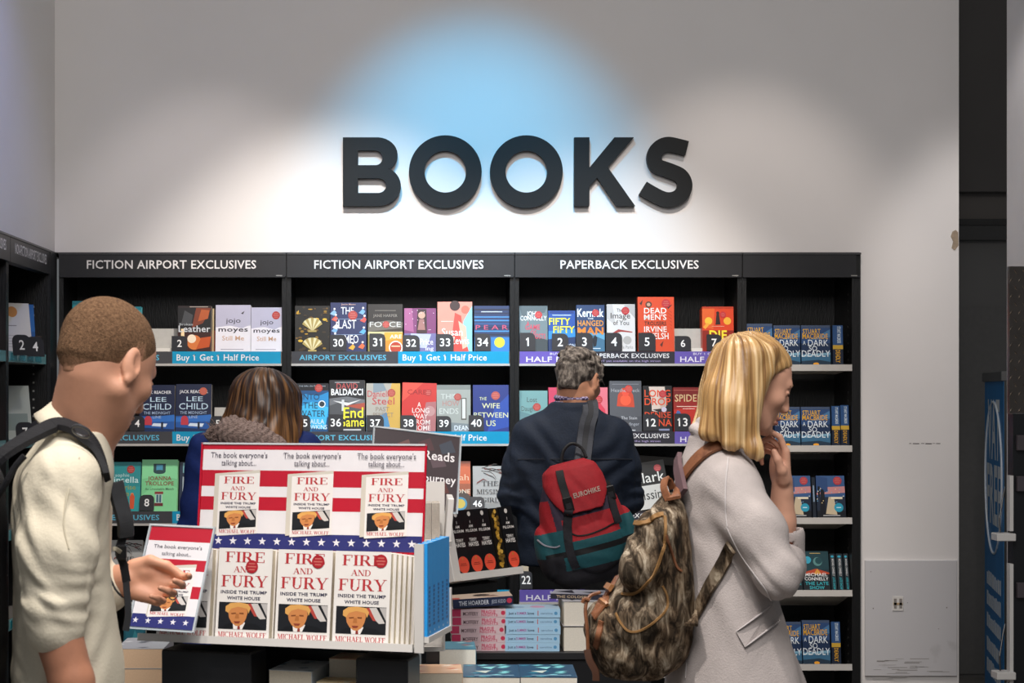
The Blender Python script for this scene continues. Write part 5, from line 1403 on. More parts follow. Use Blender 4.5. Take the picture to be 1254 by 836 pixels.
        for _ in range(smooth):
            accv = np.zeros_like(V); cc = np.zeros(len(V))
            for i in range(4):
                np.add.at(accv, Q[:, i], V[Q[:, (i + 1) % 4]]); np.add.at(cc, Q[:, i], 1)
            V = V * .5 + .5 * accv / np.maximum(cc, 1)[:, None]
        return V, Q


def skin(name, field, mats, parent=None, smooth=1, folds=None, pick=None, M=None):
    V, Q = field.mesh(smooth)
    me = bpy.data.meshes.new(name)
    me.vertices.add(len(V)); me.loops.add(len(Q) * 4); me.polygons.add(len(Q))
    me.vertices.foreach_set('co', V.astype(np.float32).ravel())
    me.loops.foreach_set('vertex_index', Q.astype(np.int32).ravel())
    me.polygons.foreach_set('loop_start', np.arange(0, len(Q) * 4, 4, dtype=np.int32))
    me.update(calc_edges=True)
    if folds:
        N = np.zeros(len(V) * 3, np.float32); me.vertices.foreach_get('normal', N); N = N.reshape(-1, 3)
        V = V + N * folds(V, N)[:, None]
        me.vertices.foreach_set('co', V.astype(np.float32).ravel())
    for m in mats: me.materials.append(m)
    if pick is not None:
        C = V[Q].mean(1)
        me.polygons.foreach_set('material_index', pick(C).astype(np.int32))
    me.polygons.foreach_set('use_smooth', np.ones(len(Q), bool))
    me.update()
    o = bpy.data.objects.new(name, me)
    link(o, parent)
    if M is not None: o.matrix_world = M
    return o


def fold(c, r, d, wl, amp, warp=1.2, sharp=0):
    c = np.array(c, float); d = np.array(d, float) / np.linalg.norm(d)
    e = np.cross(d, (.3, .5, .8))

    def f(V):
        w = np.exp(-(((V - c) / np.array(r)) ** 2).sum(1))
        ph = 2 * PI * (V @ d) / wl + warp * np.sin((V @ e) * 2 * PI / (wl * 2.3)) + warp * .7 * np.sin((V @ np.array((.7, -.4, .5))) * 2 * PI / (wl * 1.7))
        sn = np.sin(ph)
        return amp * w * (np.sign(sn) * np.abs(sn) ** .7 if sharp else sn)
    return f


def many(*fs): return lambda V, N: sum(f(V) for f in fs)


def basis(fwd, up):
    f = Vector(fwd).normalized(); u = Vector(up); l = u.cross(f).normalized(); u = f.cross(l)
    return f, l, u


def head_frame(c, yaw, pitch, roll=0.0):
    """+x forward (face), +y left, +z up; pitch positive looks down"""
    return Matrix.Translation(c) @ Matrix.Rotation(R(yaw), 4, 'Z') @ Matrix.Rotation(R(pitch), 4, 'Y') @ Matrix.Rotation(R(roll), 4, 'X')


def add_head(F, M, s=1.0, fem=False):
    F.M = M @ Matrix.Scale(s, 4)
    F.ell((-.014, 0, .035), (.098, .076, .086), .0)
    F.ell((.028, 0, -.005), (.062, .064, .092), .03)
    F.ell((.03, 0, -.066), (.052, .052 if not fem else .046, .045), .03)
    for y in (-1, 1):
        F.cap((-.005, .056 * y, -.055), (.055, .026 * y, -.096), .022, .018, .02)
        F.ell((.058, .043 * y, -.022), (.024, .022, .02), .02)
    F.ell((.072, 0, -.103), (.018, .02, .016), .018)
    F.cap((.078, -.03, .022), (.078, .03, .022), .014, .014, .015)
    F.cap((.086, 0, .008), (.102 if fem else .110, 0, -.035), .0095, .0120, .014)
    for y in (-1, 1): F.ell((.097, .0115 * y, -.039), (.012, .008, .008), .006)
    for y in (-1, 1):
        F.ell((.094, .031 * y, .002), (.016, .017, .011), .012, 's')
        F.ell((.078, .031 * y, .001), (.0135, .0135, .0125), .003)
        F.cap((.0905, .022 * y, .0055), (.085, .044 * y, .003), .003, .003, .004)
    F.ell((.091, 0, -.066), (.010, .022, .0055), .006)
    F.ell((.089, 0, -.0775), (.010, .019, .0065), .006)
    F.ell((.103, 0, -.0715), (.012, .026, .0014), .003, 's')
    for y in (-1, 1):
        Rm = Matrix.Rotation(R(-12), 4, 'Y') @ Matrix.Rotation(R(22 * y), 4, 'Z')
        F.ell((-.012, .079 * y, -.006), (.019, .008, .033), .006, 'u', Rm)
        F.ell((-.006, .089 * y, .002), (.011, .007, .02), .004, 's', Rm)
        F.ell((-.010, .079 * y, -.036), (.009, .006, .01), .006)
    F.M = Matrix.Identity(4)


def hand_frame(o, x, z):
    X = Vector(x).normalized(); Z = Vector(z); Z = (Z - X * Z.dot(X)).normalized(); Y = Z.cross(X)
    return Matrix(((X.x, Y.x, Z.x, o[0]), (X.y, Y.y, Z.y, o[1]), (X.z, Y.z, Z.z, o[2]), (0, 0, 0, 1)))


def add_hand(F, M, curls, thumb, ys=1, s=1.0, splay=(0, 0, 0, 0)):
    """wrist at the origin, fingers along +x, palm normal +z, thumb on the +y side (ys=-1 swaps)"""
    F.M = M @ Matrix.Scale(s, 4)
    F.cap((-.02, 0, 0), (.01, 0, 0), .026, .026, .012, flat=.72, fdir=(0, 0, 1))
    for y, x in ((.031, .088), (.0105, .094), (-.0105, .09), (-.03, .08)):
        F.cap((.012, y * .6 * ys, -.001), (x, y * ys, -.003), .0155, .0115, .012)
    F.ell((.03, .026 * ys, .009), (.03, .017, .014), .012)
    F.ell((.036, -.026 * ys, .007), (.034, .014, .012), .012)
    L = ((.042, .026, .02), (.046, .029, .021), (.042, .027, .02), (.033, .021, .018))
    tips = []
    for i, (y, x) in enumerate(((.031, .088), (.0105, .094), (-.0105, .09), (-.03, .08))):
        p = np.array((x, y * ys, -.003)); a = 0.0
        sp = R(splay[i]) * ys
        for j in range(3):
            a += R(curls[i][j])
            d = np.array((math.cos(a) * math.cos(sp), math.cos(a) * math.sin(sp), math.sin(a)))
            q = p + d * L[i][j]
            rr = (.0092, .0082, .0074, .0064) if i < 3 else (.008, .0072, .0065, .0057)
            F.cap(p, q, rr[j], rr[j + 1], .003)
            p = q
        tips.append(F.M @ Vector(p))
    T = [np.array((a, b * ys, c)) for a, b, c in thumb]
    F.chain(T, (.016, .0125, .0105, .0085)[:len(T)], .006)
    F.M = Matrix.Identity(4)
    return tips


CAMP = Vector((0, 0, EYE))


def bvh_of(*objs):
    V = []; Fs = []
    for o in objs:
        M = o.matrix_world if o.parent is None else o.matrix_world
        k = len(V)
        V += [M @ v.co for v in o.data.vertices]
        Fs += [tuple(i + k for i in p.vertices) for p in o.data.polygons]
    return BVHTree.FromPolygons(V, Fs)


def hit(bv, px, py, lift=.002):
    d = Vector((PX(px, 1.0), 1.0, PZ(py, 1.0) - EYE)).normalized()
    h = bv.ray_cast(CAMP, d)
    if h[0] is None: return None, None
    n = h[1] if h[1].dot(d) < 0 else -h[1]
    return h[0] + n * lift, n


def smooth_path(pts, n=6):
    out = []
    P_ = [pts[0]] + list(pts) + [pts[-1]]
    for i in range(1, len(P_) - 2):
        for k in range(n):
            t = k / n
            a, b, c, d = P_[i - 1], P_[i], P_[i + 1], P_[i + 2]
            out.append(.5 * ((2 * b) + (c - a) * t + (2 * a - 5 * b + 4 * c - d) * t * t + (3 * b - a - 3 * c + d) * t * t * t))
    out.append(pts[-1])
    return out


def ribbon(mb, pts, nrm, w, th, m, n=6, r=0.3):
    """strap: closed flat band following pts, face turned to nrm"""
    pts = smooth_path([Vector(p) for p in pts], n)
    nr = smooth_path([Vector(q) for q in nrm], n)
    V = []; Fc = []
    for i, p in enumerate(pts):
        a = pts[max(0, i - 1)]; b = pts[min(len(pts) - 1, i + 1)]
        t = (b - a).normalized(); q = nr[i].normalized()
        sd = t.cross(q).normalized(); q = sd.cross(t).normalized()
        e = th * r
        V += [p - sd * w / 2, p - sd * (w / 2 - e) + q * th, p + sd * (w / 2 - e) + q * th, p + sd * w / 2, p + sd * (w / 2 - e) - q * th * .2, p - sd * (w / 2 - e) - q * th * .2]
    L = len(pts)
    for i in range(L - 1):
        for k in range(6):
            j = (k + 1) % 6
            Fc.append((i * 6 + k, (i + 1) * 6 + k, (i + 1) * 6 + j, i * 6 + j))
    Fc.append((0, 1, 2, 3, 4, 5)); Fc.append(tuple(reversed([(L - 1) * 6 + k for k in range(6)])))
    mb.add(V, Fc, m)


def pin(o, parent):
    """parent o without moving it"""
    o.parent = parent
    o.matrix_parent_inverse = parent.matrix_basis.inverted()
    return o


def shoe(F, heel, fwd, r=.042):
    f = Vector(fwd).normalized()
    h = Vector(heel)
    F.cap(h + Vector((0, 0, .05)), h + f * .10 + Vector((0, 0, .05)), .046, .044, .01)
    F.cap(h + f * .08 + Vector((0, 0, .04)), h + f * .2 + Vector((0, 0, .034)), .044, .034, .02)
    F.half((h.x, h.y, .004), (0, 0, -1))

# ------------------------------------------------------------------ people

def dense(path, n=5):
    q = smooth_path([Vector((a, b, 0)) for a, b in path], n)
    return [(p.x, p.y) for p in q]


skin_m = mat('D29A7E', .5, .35, .06, 30, bump=.03, bscale=300)
skin_l = mat('D9A48A', .5, .35, .05, 30, bump=.03, bscale=300)
skin_arm = mat('BE8468', .5, .35, .06, 30, bump=.03, bscale=300)
lip_m = mat('B4766A', .45, .4, .05, 60)
navyT = mat('161C2C', .8, .2, .1, 60, bump=.1)


def torso_frame(yaw):
    a = R(yaw)
    return Vector((math.cos(a), math.sin(a), 0)), Vector((math.sin(a), -math.cos(a), 0))   # forward, right


def legs(name, cx, cy, yaw, zt, m, parent, spread=.1, rt=.088, shoem=None, fwd_off=.0, stride=.0):
    f, r = torso_frame(yaw)
    F = Field((cx - .4, cy - .4, .02), (cx + .4, cy + .4, zt + .06), .008)
    for s in (-1, 1):
        hip = Vector((cx, cy, zt - .06)) + r * s * .085
        knee = Vector((cx, cy, .5)) + r * s * spread + f * (.03 + stride * s * .5)
        ank = Vector((cx, cy, .09)) + r * s * spread + f * (stride * s - .02)
        F.chain([hip, knee, ank], [rt + .01, .064, .05], .03)
    F.ell((cx, cy, zt - .02), (.15, .15, .11), .05)
    F.half((cx, cy, zt + .03), (0, 0, 1)); F.half((cx, cy, .055), (0, 0, -1))
    skin(name, F, [m], parent, 1, many(fold((cx, cy, .3), (.4, .4, .3), (0, .2, 1), .11, .003)))
    for s in (-1, 1):
        heel = Vector((cx, cy, 0)) + r * s * spread + f * (stride * s - .06)
        G = Field((heel.x - .32, heel.y - .32, 0), (heel.x + .32, heel.y + .32, .14), .006)
        shoe(G, heel, f)
        skin('shoe', G, [shoem or mat('1A1A1C', .5, .4)], parent, 1)


# ================================================================== short-haired man at the left (about 3.2 m away)
def short_haired_man():
    Y0 = 3.2
    f, r = torso_frame(8)
    c = Vector((PX(83, Y0), Y0, 0))
    t = empty('person', (c.x, c.y, 0), 0, 'man with cropped hair in a cream shirt and black rucksack, holding out one open hand', 'person')
    hd = head_frame(P(131, 447, Y0), 55, 27, 0)
    # --- body, one skin
    F = Field((c.x - .24, c.y - .34, .66), (c.x + .44, c.y + .46, 1.76), .0033)
    add_head(F, hd, .99)
    nb = P(92, 545, Y0 + .01)
    F.cap(hd @ Vector((-.035, 0, -.035)), nb, .053, .060, .03)
    F.cap(hd @ Vector((-.01, 0, -.05)), nb + Vector((.012, 0, -.01)), .04, .054, .03)
    F.loft([(.9, c.x, c.y, .07, .13, R(8)), (1.2, c.x - .012, c.y, .060, .12, R(8)), (1.36, c.x, c.y, .07, .12, R(8)), (1.41, c.x + .02, c.y, .05, .06, R(8))], .03)
    sr = Vector((PX(77, 3.03), 3.03, PZ(584, 3.03))); er = Vector((PX(70, 3.0), 3.0, PZ(772, 3.0)))
    wr = Vector((PX(114, 2.98), 2.98, PZ(925, 2.98)))
    F.chain([sr, er], [.032, .040], .02)
    F.chain([er, er * .6 + wr * .4, wr], [.042, .0385, .028], .01)
    hm = hand_frame(wr, wr - er, (-.5, 1, 0))
    add_hand(F, hm, [(25, 30, 20)] * 4, ((.02, .03, .01), (.05, .045, .015), (.08, .05, .02), (.1, .045, .022)), ys=1)
    sl = Vector((PX(100, 3.37), 3.37, PZ(580, 3.37))); el = Vector((PX(100, 3.45), 3.45, PZ(735, 3.45)))
    wl = Vector((PX(154, 3.42), 3.42, PZ(709, 3.42)))
    F.chain([sl, el], [.038, .038], .02); F.chain([el, wl], [.041, .029], .012)
    hl = hand_frame(wl, (.95, -.12, -.20), (-.16, -.93, .30))
    add_hand(F, hl, [(22, 38, 22), (40, 48, 28), (52, 52, 30), (58, 52, 25)],
             ((.012, .03, .010), (.045, .048, .016), (.082, .046, .014), (.112, .036, .010)), ys=1, s=.93)
    b = skin('body', F, [skin_m, skin_arm], t, 1, pick=lambda C: ((C[:, 1] < 3.1) & (C[:, 2] < 1.15)).astype(int))
    pin(b, t)
    # --- cropped hair
    F = Field(np.array(hd.translation) - .16, np.array(hd.translation) + .18, .003)
    F.M = hd @ Matrix.Scale(.99, 4)
    F.ell((-.014, 0, .035), (.1015, .0795, .0895), .0)
    F.cap((-.06, 0, -.02), (-.058, 0, -.045), .045, .030, .03)
    zx = [-.14, -.075, -.045, -.022, -.018, .004, .012, .03, .05, .07, .1]
    zz = [-.062, -.058, -.045, -.03, .012, .022, .0, .0, .03, .078, .11]
    F.add(lambda x, y, z: -(np.interp(x.ravel(), zx, zz).reshape(x.shape) + .12 * np.abs(y) * 0 - z), (-.2, -.2, -.2), (.2, .2, .2), .004, 's')
    hm_ = mat('57402F', .9, .15, .2, 200, second='8A6A50', second_lo=.3, second_hi=.75, bump=.5, bscale=500)
    hi_ = np.array((hd @ Matrix.Scale(.99, 4)).inverted())

    def fade(C):
        q = C @ hi_[:3, :3].T + hi_[:3, 3]
        d = q[:, 2] - np.interp(q[:, 0], zx, zz) + .004 * np.sin(q[:, 0] * 700) * np.sin(q[:, 1] * 500)
        return np.where(d < .012, 2, np.where(d < .026, 1, 0))
    h = skin('hair', F, [hm_, mat('7A5A44', .9, .15, .15, 300, second='A27C60', second_lo=.3, second_hi=.7, bump=.3, bscale=500), mat('A87C62', .8, .2, .12, 300)], t, 1, pick=fade); pin(h, t)
    # --- shirt
    F = Field((c.x - .26, c.y - .36, .72), (c.x + .30, c.y + .44, 1.56), .0042)
    y8 = R(8)
    F.loft([(.74, c.x + .004, c.y, .115, .19, y8), (.95, c.x + .003, c.y, .106, .18, y8), (1.05, c.x + .001, c.y, .102, .175, y8), (1.2, c.x - .010, c.y, .088, .176, y8), (1.33, c.x - .014, c.y, .089, .183, y8), (1.40, c.x - .004, c.y, .092, .16, y8),
            (1.44, c.x + .006, c.y, .074, .11, y8), (1.475, c.x + .018, c.y, .06, .07, y8)], .0, n=2.2)
    F.chain([sr + Vector((-.005, .02, -.006)), sr * .5 + er * .5 + Vector((-.004, 0, 0)), er + Vector((-.004, 0, .035))], [.062, .057, .050], .045)
    F.cap(er + Vector((-.004, 0, .048)), er + Vector((-.002, 0, .004)), .056, .052, .006)       # rolled cuff
    F.chain([sl, el], [.062, .056], .04); F.cap(el, el * .45 + wl * .55, .056, .05, .02)
    F.half(er + Vector((0, 0, -.016)), (.15, 0, -1)) if False else None
    shm = mat('E4DAC4', .8, .2, .03, 8, bump=.12, bscale=160)
    w1 = many(fold(sr * .45 + er * .55, (.09, .1, .13), (.75, 0, .75), .05, .0035), fold(er + Vector((0, 0, .06)), (.09, .1, .05), (.3, 0, 1), .03, .0025),
              fold((c.x - .03, 3.05, 1.33), (.1, .14, .09), (1, 0, .5), .045, .003), fold((c.x + .03, 3.05, 1.0), (.12, .2, .14), (1, .1, -.4), .06, .003), fold((c.x - .08, 3.1, .9), (.1, .2, .12), (.6, 0, 1), .05, .004))
    sh = skin('shirt', F, [shm], t, 1, w1); pin(sh, t)
    # folded collar standing round the neck, open at the throat
    cb, cf = P(60, 503, Y0), P(114, 545, Y0 - .005)
    cc = (cb + cf) / 2; u = (cf - cb).normalized(); u.y = 0; v = Vector((0, 1, 0)); ax = Vector((-u.z, 0, u.x))
    prof = [(.052, -.012), (.0535, .030), (.056, .034), (.0595, .031), (.069, -.004), (.0755, -.019), (.072, -.022), (.0655, -.010), (.0575, .024), (.056, -.012)]
    V = []; Fc = []; N = 44; K = len(prof)
    for i in range(N + 1):
        a = R(58) + R(304) * i / N
        e = max(0, abs(i - N / 2) / (N / 2) - .72) / .28
        for (rr, hh) in prof:
            hh2 = hh - (.030 * e if hh < .0 and rr > .06 else 0)
            rr2 = rr + (.010 * e if rr > .06 else 0)
            V.append(cc + (u * math.cos(a) * .93 + v * math.sin(a)) * rr2 + ax * (hh2 * (1.0 if hh2 < 0 else 1 - .25 * e)))
    for i in range(N):
        for k in range(K):
            Fc.append((i * K + k, (i + 1) * K + k, (i + 1) * K + (k + 1) % K, i * K + (k + 1) % K))
    Fc.append(tuple(range(K))); Fc.append(tuple(reversed([N * K + k for k in range(K)])))
    m = MB(); m.add(V, Fc, shm); ck = m.build('collar', t, True); pin(ck, t)
    bv = bvh_of(sh, ck)
    # seam lines of the sleeve and collar edge
    m = MB()
    for path in (((97, 560), (84, 600), (78, 640), (84, 672)),):
        pts, ns = [], []
        for a, q in path:
            p, n = hit(bv, a, q, .0008)
            if p is not None: pts.append(p); ns.append(n)
        if len(pts) > 2: ribbon(m, pts, ns, .003, .0012, mat('CFC5AE', .8))
    if m.f: pin(m.build('seam', t), t)
    legs('trousers', c.x, c.y, 8, .90, mat('3A3A3E', .8, .2, .08, 60, bump=.1), t, stride=.06)
    # --- rucksack: bag behind the shoulders plus straps
    bp = empty('rucksack', (c.x, c.y, 0), 0, 'black rucksack worn by the man in the cream shirt', 'rucksack')
    blackf = mat('1E1E22', .75, .3, .15, 50, bump=.15, bscale=200)
    bc = c - f * .205
    F = Field((bc.x - .16, bc.y - .22, .88), (bc.x + .16, bc.y + .22, 1.5), .007)
    F.loft([(.93, bc.x, bc.y, .06, .12, y8), (.96, bc.x, bc.y, .088, .15, y8), (1.1, bc.x, bc.y, .095, .155, y8), (1.3, bc.x + .005, bc.y, .088, .15, y8), (1.40, bc.x + .02, bc.y, .066, .12, y8), (1.43, bc.x + .03, bc.y, .03, .08, y8)], 0, n=2.6)
    F.loft([(.95, bc.x - .075, bc.y, .03, .1, y8), (1.0, bc.x - .08, bc.y, .045, .12, y8), (1.15, bc.x - .08, bc.y, .045, .12, y8), (1.2, bc.x - .07, bc.y, .03, .1, y8)], .02, n=2.6)
    o = skin('bag', F, [blackf], bp, 1); pin(o, bp)
    m = MB(); pts, ns = [], []
    start = [P(-8, 585, 3.06), P(2, 560, 3.04)]
    for q in start: pts.append(q); ns.append(Vector((-.3, -.6, .7)))
    for a, q in ((20, 546), (40, 534), (62, 527), (84, 529), (102, 540)):
        p, n = hit(bv, a, q, .009)
        if p is not None: pts.append(p); ns.append((n + Vector((0, 0, .6))).normalized())
    for a, q in ((116, 558), (125, 585)):
        p, n = hit(bv, a, q, .005)
        if p is not None and abs(p.y - 3.1) < .25: pts.append(p); ns.append((n + Vector((.6, 0, 0))).normalized())
    ribbon(m, pts, ns, .034, .010, blackf, 8)
    pin(m.build('shoulder_strap', bp), bp)
    m = MB(); pts = [P(-4, 610, 3.03), P(8, 590, 3.02), P(18, 572, 3.02), P(30, 558, 3.02)]
    m.tube(smooth_path(pts), .006, blackf, 8); pin(m.build('load_strap', bp), bp)
    m = MB(); rc = P(100, 528, 3.06)
    m.tube([rc + Vector((.016 * math.cos(a), -.004 * math.sin(a), .009 * math.sin(a) - .005 * math.cos(a))) for a in [2 * PI * i / 20 for i in range(20)]], .0032, mat('3A3A3E', .3, .5), 8, closed=True); pin(m.build('ring', bp), bp)
    m = MB()
    ribbon(m, [P(141, 590, 3.21), P(146, 612, 3.215), P(153, 638, 3.22), P(154, 655, 3.23)], [Vector((.3, -.9, .3))] * 4, .032, .010, mat('3E3F42', .7, .3, .1, 60), 8)
    pin(m.build('shoulder_strap', bp), bp)
    m = MB()
    ribbon(m, [P(154, 650, 3.235), P(149, 662, 3.23), P(146, 676, 3.23), P(151, 690, 3.235), P(155, 712, 3.24)], [Vector((.2, -1, .1))] * 5, .016, .003, blackf, 6)
    ribbon(m, [P(153, 690, 3.24), P(155, 720, 3.24), P(157, 750, 3.24), P(154, 772, 3.24)], [Vector((.1, -1, .1))] * 4, .013, .003, mat('2E2F33', .7), 6)
    ribbon(m, [P(138, 672, 3.19), P(142, 672, 3.2), P(148, 676, 3.22)], [Vector((.1, -1, .1))] * 3, .008, .002, mat('BDB49E', .7), 6)
    pin(m.build('webbing', bp), bp)
    m = MB()
    q = P(149, 676, 3.225); m.box((q.x - .010, q.y - .008, q.z - .014), (q.x + .010, q.y + .004, q.z + .014), mat('151517', .35), None, .003); pin(m.build('buckle', bp), bp)
    # watch-like dark cuff on the far wrist, ring on the finger
    m = MB(); d = (wl - el).normalized(); p0 = wl - d * .022
    m.tube([p0 - d * .03, p0 - d * .028, p0 + d * .010, p0 + d * .012], [.03, .0385, .036, .029], mat('3A3D40', .7, .3, .1, 40), 18); pin(m.build('dark_cuff', t), t)
    m = MB()
    rp_ = hl @ Vector((.104, -.0105, .012)); rd = hl.to_3x3() @ Vector((math.cos(R(52)), 0, math.sin(R(52))))
    uu = rd.cross(Vector((0, 0, 1))).normalized(); vv = rd.cross(uu)
    m.tube([rp_ + (uu * math.cos(a) + vv * math.sin(a)) * .0098 for a in [2 * PI * i / 20 for i in range(20)]], .0016, mat('D8D4CC', .15, .5, .02, 10, metal=1.0), 8, closed=True)
    pin(m.build('finger_ring', t), t)


# ================================================================== blonde woman at the right (about 4.3 m away)
def blonde_woman():
    Y0 = 4.3
    f, r = torso_frame(9)
    c = Vector((PX(884, Y0), Y0, 0))
    t = empty('person', (c.x, c.y, 0), 0, 'blonde woman in a pale grey coat with her hand at her chin', 'person')
    hd = head_frame(P(922, 469, Y0), 3, 20, 0)
    nb = P(880, 556, Y0)
    sn = Vector((PX(902, 4.15), 4.15, PZ(592, 4.15))); en = Vector((PX(953, 4.04), 4.04, PZ(704, 4.04)))
    wn = Vector((.940, 4.28, 1.125))
    sf = Vector((PX(880, 4.46), 4.46, PZ(585, 4.46))); ef = Vector((PX(957, 4.38), 4.38, PZ(694, 4.38)))
    wf = Vector((PX(958, 4.35), 4.35, PZ(592, 4.35)))
    F = Field((c.x - .2, c.y - .36, .8), (c.x + .34, c.y + .3, 1.72), .0034)
    add_head(F, hd, .965, True)
    F.cap(hd @ Vector((-.03, 0, -.05)), nb, .048, .056, .03)
    F.loft([(.85, c.x, c.y, .09, .13, R(9)), (1.2, c.x, c.y, .085, .13, R(9)), (1.34, c.x, c.y, .07, .13, R(9)), (1.40, c.x, c.y, .045, .06, R(9))], .03)
    F.chain([sn, en], [.04, .036], .02); F.chain([en, wn], [.036, .027], .012)
    add_hand(F, hand_frame(wn, (.1, .98, .05), (-1, .1, 0)), [(30, 35, 20)] * 4, ((.02, .03, .01), (.05, .045, .015), (.08, .05, .02), (.1, .045, .022)), s=.9)
    F.chain([sf, ef], [.04, .036], .02); F.chain([ef, ef * .45 + wf * .55, wf], [.038, .034, .026], .012)
    tips = add_hand(F, hand_frame(wf, (-.10, -.04, .98), (-.95, -.25, -.1)), [(18, 38, 22), (45, 62, 35), (62, 72, 40), (70, 75, 40)],
                    ((.012, .028, .010), (.04, .044, .02), (.07, .046, .03), (.092, .04, .035)), ys=-1, s=.95)
    Mi = (hd @ Matrix.Scale(.965, 4)).inverted()
    A = np.array(Mi)

    def pick(C):
        q = C @ A[:3, :3].T + A[:3, 3]
        return ((q[:, 0] > .086) & (np.abs(q[:, 1]) < .021) & (q[:, 2] < -.0605) & (q[:, 2] > -.084)).astype(int)
    b = skin('body', F, [skin_l, lip_m], t, 1, pick=pick); pin(b, t)
    HS = hd @ Matrix.Scale(.965, 4)
    # lashes and brow on the visible side
    for s in (-1, 1):
        m = MB()
        m.tube([HS @ Vector((.0925, .020 * s, .000)), HS @ Vector((.0925, .030 * s, -.0035)), HS @ Vector((.0895, .040 * s, -.003)), HS @ Vector((.085, .046 * s, .0))], [.0008, .0016, .0018, .001], mat('4A3428', .7), 6)
        pin(m.build('eyelashes', t), t)
        m = MB()
        m.tube([HS @ Vector((.0935, .014 * s, .021)), HS @ Vector((.0925, .030 * s, .0265)), HS @ Vector((.083, .046 * s, .022))], [.0018, .0024, .001], mat('8A6A48', .8), 6)
        pin(m.build('eyebrow', t), t)
    # --- hair
    F = Field((PX(830, Y0), Y0 - .19, PZ(590, Y0)), (PX(985, Y0), Y0 + .17, PZ(398, Y0)), .0036)
    F.M = HS
    F.ell((-.016, 0, .036), (.104, .086, .094), 0)
    F.ell((-.045, 0, .0), (.082, .086, .09), .03)
    F.M = Matrix.Identity(4)
    D = lambda px, py, y: P(px, py, y)
    F.chain([D(908, 442, 4.24), D(887, 482, 4.22), D(868, 528, 4.20)], [.056, .048, .026], .03)
    F.chain([D(915, 440, 4.22), D(900, 500, 4.19), D(896, 540, 4.175)], [.05, .045, .026], .03)
    F.chain([D(922, 470, 4.215), D(914, 515, 4.18), D(924, 550, 4.162), D(946, 579, 4.155)], [.035, .028, .019, .004], .02)
    F.chain([D(904, 446, 4.30), D(881, 484, 4.31), D(854, 524, 4.31)], [.058, .044, .016], .03)
    F.chain([D(908, 452, 4.37), D(886, 502, 4.39), D(876, 545, 4.41)], [.06, .05, .025], .03)
    F.chain([D(945, 430, 4.23), D(936, 455, 4.205), D(922, 488, 4.185)], [.020, .015, .012], .02)
    F.chain([D(962, 440, 4.29), D(956, 447, 4.25), D(944, 456, 4.215)], [.008, .009, .010], .012)
    # the face stays clear
    F.M = HS
    F.add(lambda x, y, z: np.interp(z.ravel(), [-.15, -.1, -.03, .02, .05, .075, .1], [.046, .040, .028, .024, .044, .080, .2]).reshape(z.shape) - x + 0 * y, (.0, -.13, -.15), (.2, .13, .11), .008, 's')
    F.ell((.078, .07, -.05), (.06, .06, .1), .01, 's')
    F.M = Matrix.Identity(4)
    hairm = bpy.data.materials.new('blonde_hair'); hairm.use_nodes = True
    nt = hairm.node_tree; bs = nt.nodes['Principled BSDF']; bs.inputs['Roughness'].default_value = .38; bs.inputs['Specular IOR Level'].default_value = .5
    at = nt.nodes.new('ShaderNodeUVMap'); at.uv_map = 'strand'
    mp = nt.nodes.new('ShaderNodeMapping'); mp.inputs['Scale'].default_value = (42, 1.6, 1)
    ns = nt.nodes.new('ShaderNodeTexNoise'); ns.inputs['Scale'].default_value = 1.0; ns.inputs['Detail'].default_value = 5
    rm = nt.nodes.new('ShaderNodeValToRGB')
    for e, (p_, h_) in zip(rm.color_ramp.elements, ((.33, '7A5630'), (.68, 'EACB9A'))): e.position = p_; e.color = (*lin(h_), 1)
    e = rm.color_ramp.elements.new(.5); e.color = (*lin('BD945E'), 1)
    bp = nt.nodes.new('ShaderNodeBump'); bp.inputs['Strength'].default_value = .5; bp.inputs['Distance'].default_value = .004
    for a, b_ in ((at.outputs[0], mp.inputs[0]), (mp.outputs[0], ns.inputs[0]), (ns.outputs[0], rm.inputs[0]), (rm.outputs[0], bs.inputs['Base Color']), (ns.outputs[0], bp.inputs['Height']), (bp.outputs[0], bs.inputs['Normal'])):
        nt.links.new(a, b_)
    hc = np.array(HS.translation) + np.array((-.025, 0, .0)); crown = np.array(HS @ Vector((-.02, 0, .1)))

    def groove(V, N):
        ang = np.arctan2(V[:, 1] - hc[1], V[:, 0] - hc[0] + .02)
        return .0011 * np.sin(ang * 31 + 1.5 * np.sin(V[:, 2] * 22)) + .0008 * np.sin(ang * 67 + 3 * np.sin(V[:, 2] * 22 + 1))
    h = skin('hair', F, [hairm], t, 2, groove)

    def strand_uv(me, cx, cy):
        co = np.zeros(len(me.vertices) * 3, np.float32); me.vertices.foreach_get('co', co); co = co.reshape(-1, 3)
        li = np.zeros(len(me.loops), np.int32); me.loops.foreach_get('vertex_index', li)
        ang = np.arctan2(co[:, 1] - cy, co[:, 0] - cx)
        uv = np.stack([ang / (2 * PI) * 2.0, (co[:, 2])], 1)[li]
        l = me.uv_layers.new(name='strand'); l.data.foreach_set('uv', uv.astype(np.float32).ravel())
    strand_uv(h.data, hc[0] - .02, hc[1]); pin(h, t)
    globals()['strand_uv'] = strand_uv
    hb = bvh_of(h)
    # --- coat
    F = Field((c.x - .30, c.y - .40, .52), (c.x + .40, c.y + .34, 1.50), .0045)
    y9 = R(9)
    S_ = [(.55, c.x + .055, c.y, .22, .27, y9), (.8, c.x + .035, c.y, .165, .235, y9), (.92, c.x + .022, c.y, .138, .21, y9), (1.05, c.x + .004, c.y, .112, .19, y9), (1.2, c.x - .004, c.y, .105, .175, y9), (1.30, c.x - .008, c.y, .104, .17, y9), (1.36, c.x - .012, c.y, .088, .145, y9),
          (1.40, c.x - .018, c.y, .068, .10, y9), (1.435, c.x - .022, c.y, .056, .066, y9)]
    F.loft(S_, 0, n=2.2)
    F.chain([sn + Vector((-.01, .02, -.002)), sn * .5 + en * .5, en], [.055, .057, .052], .05)
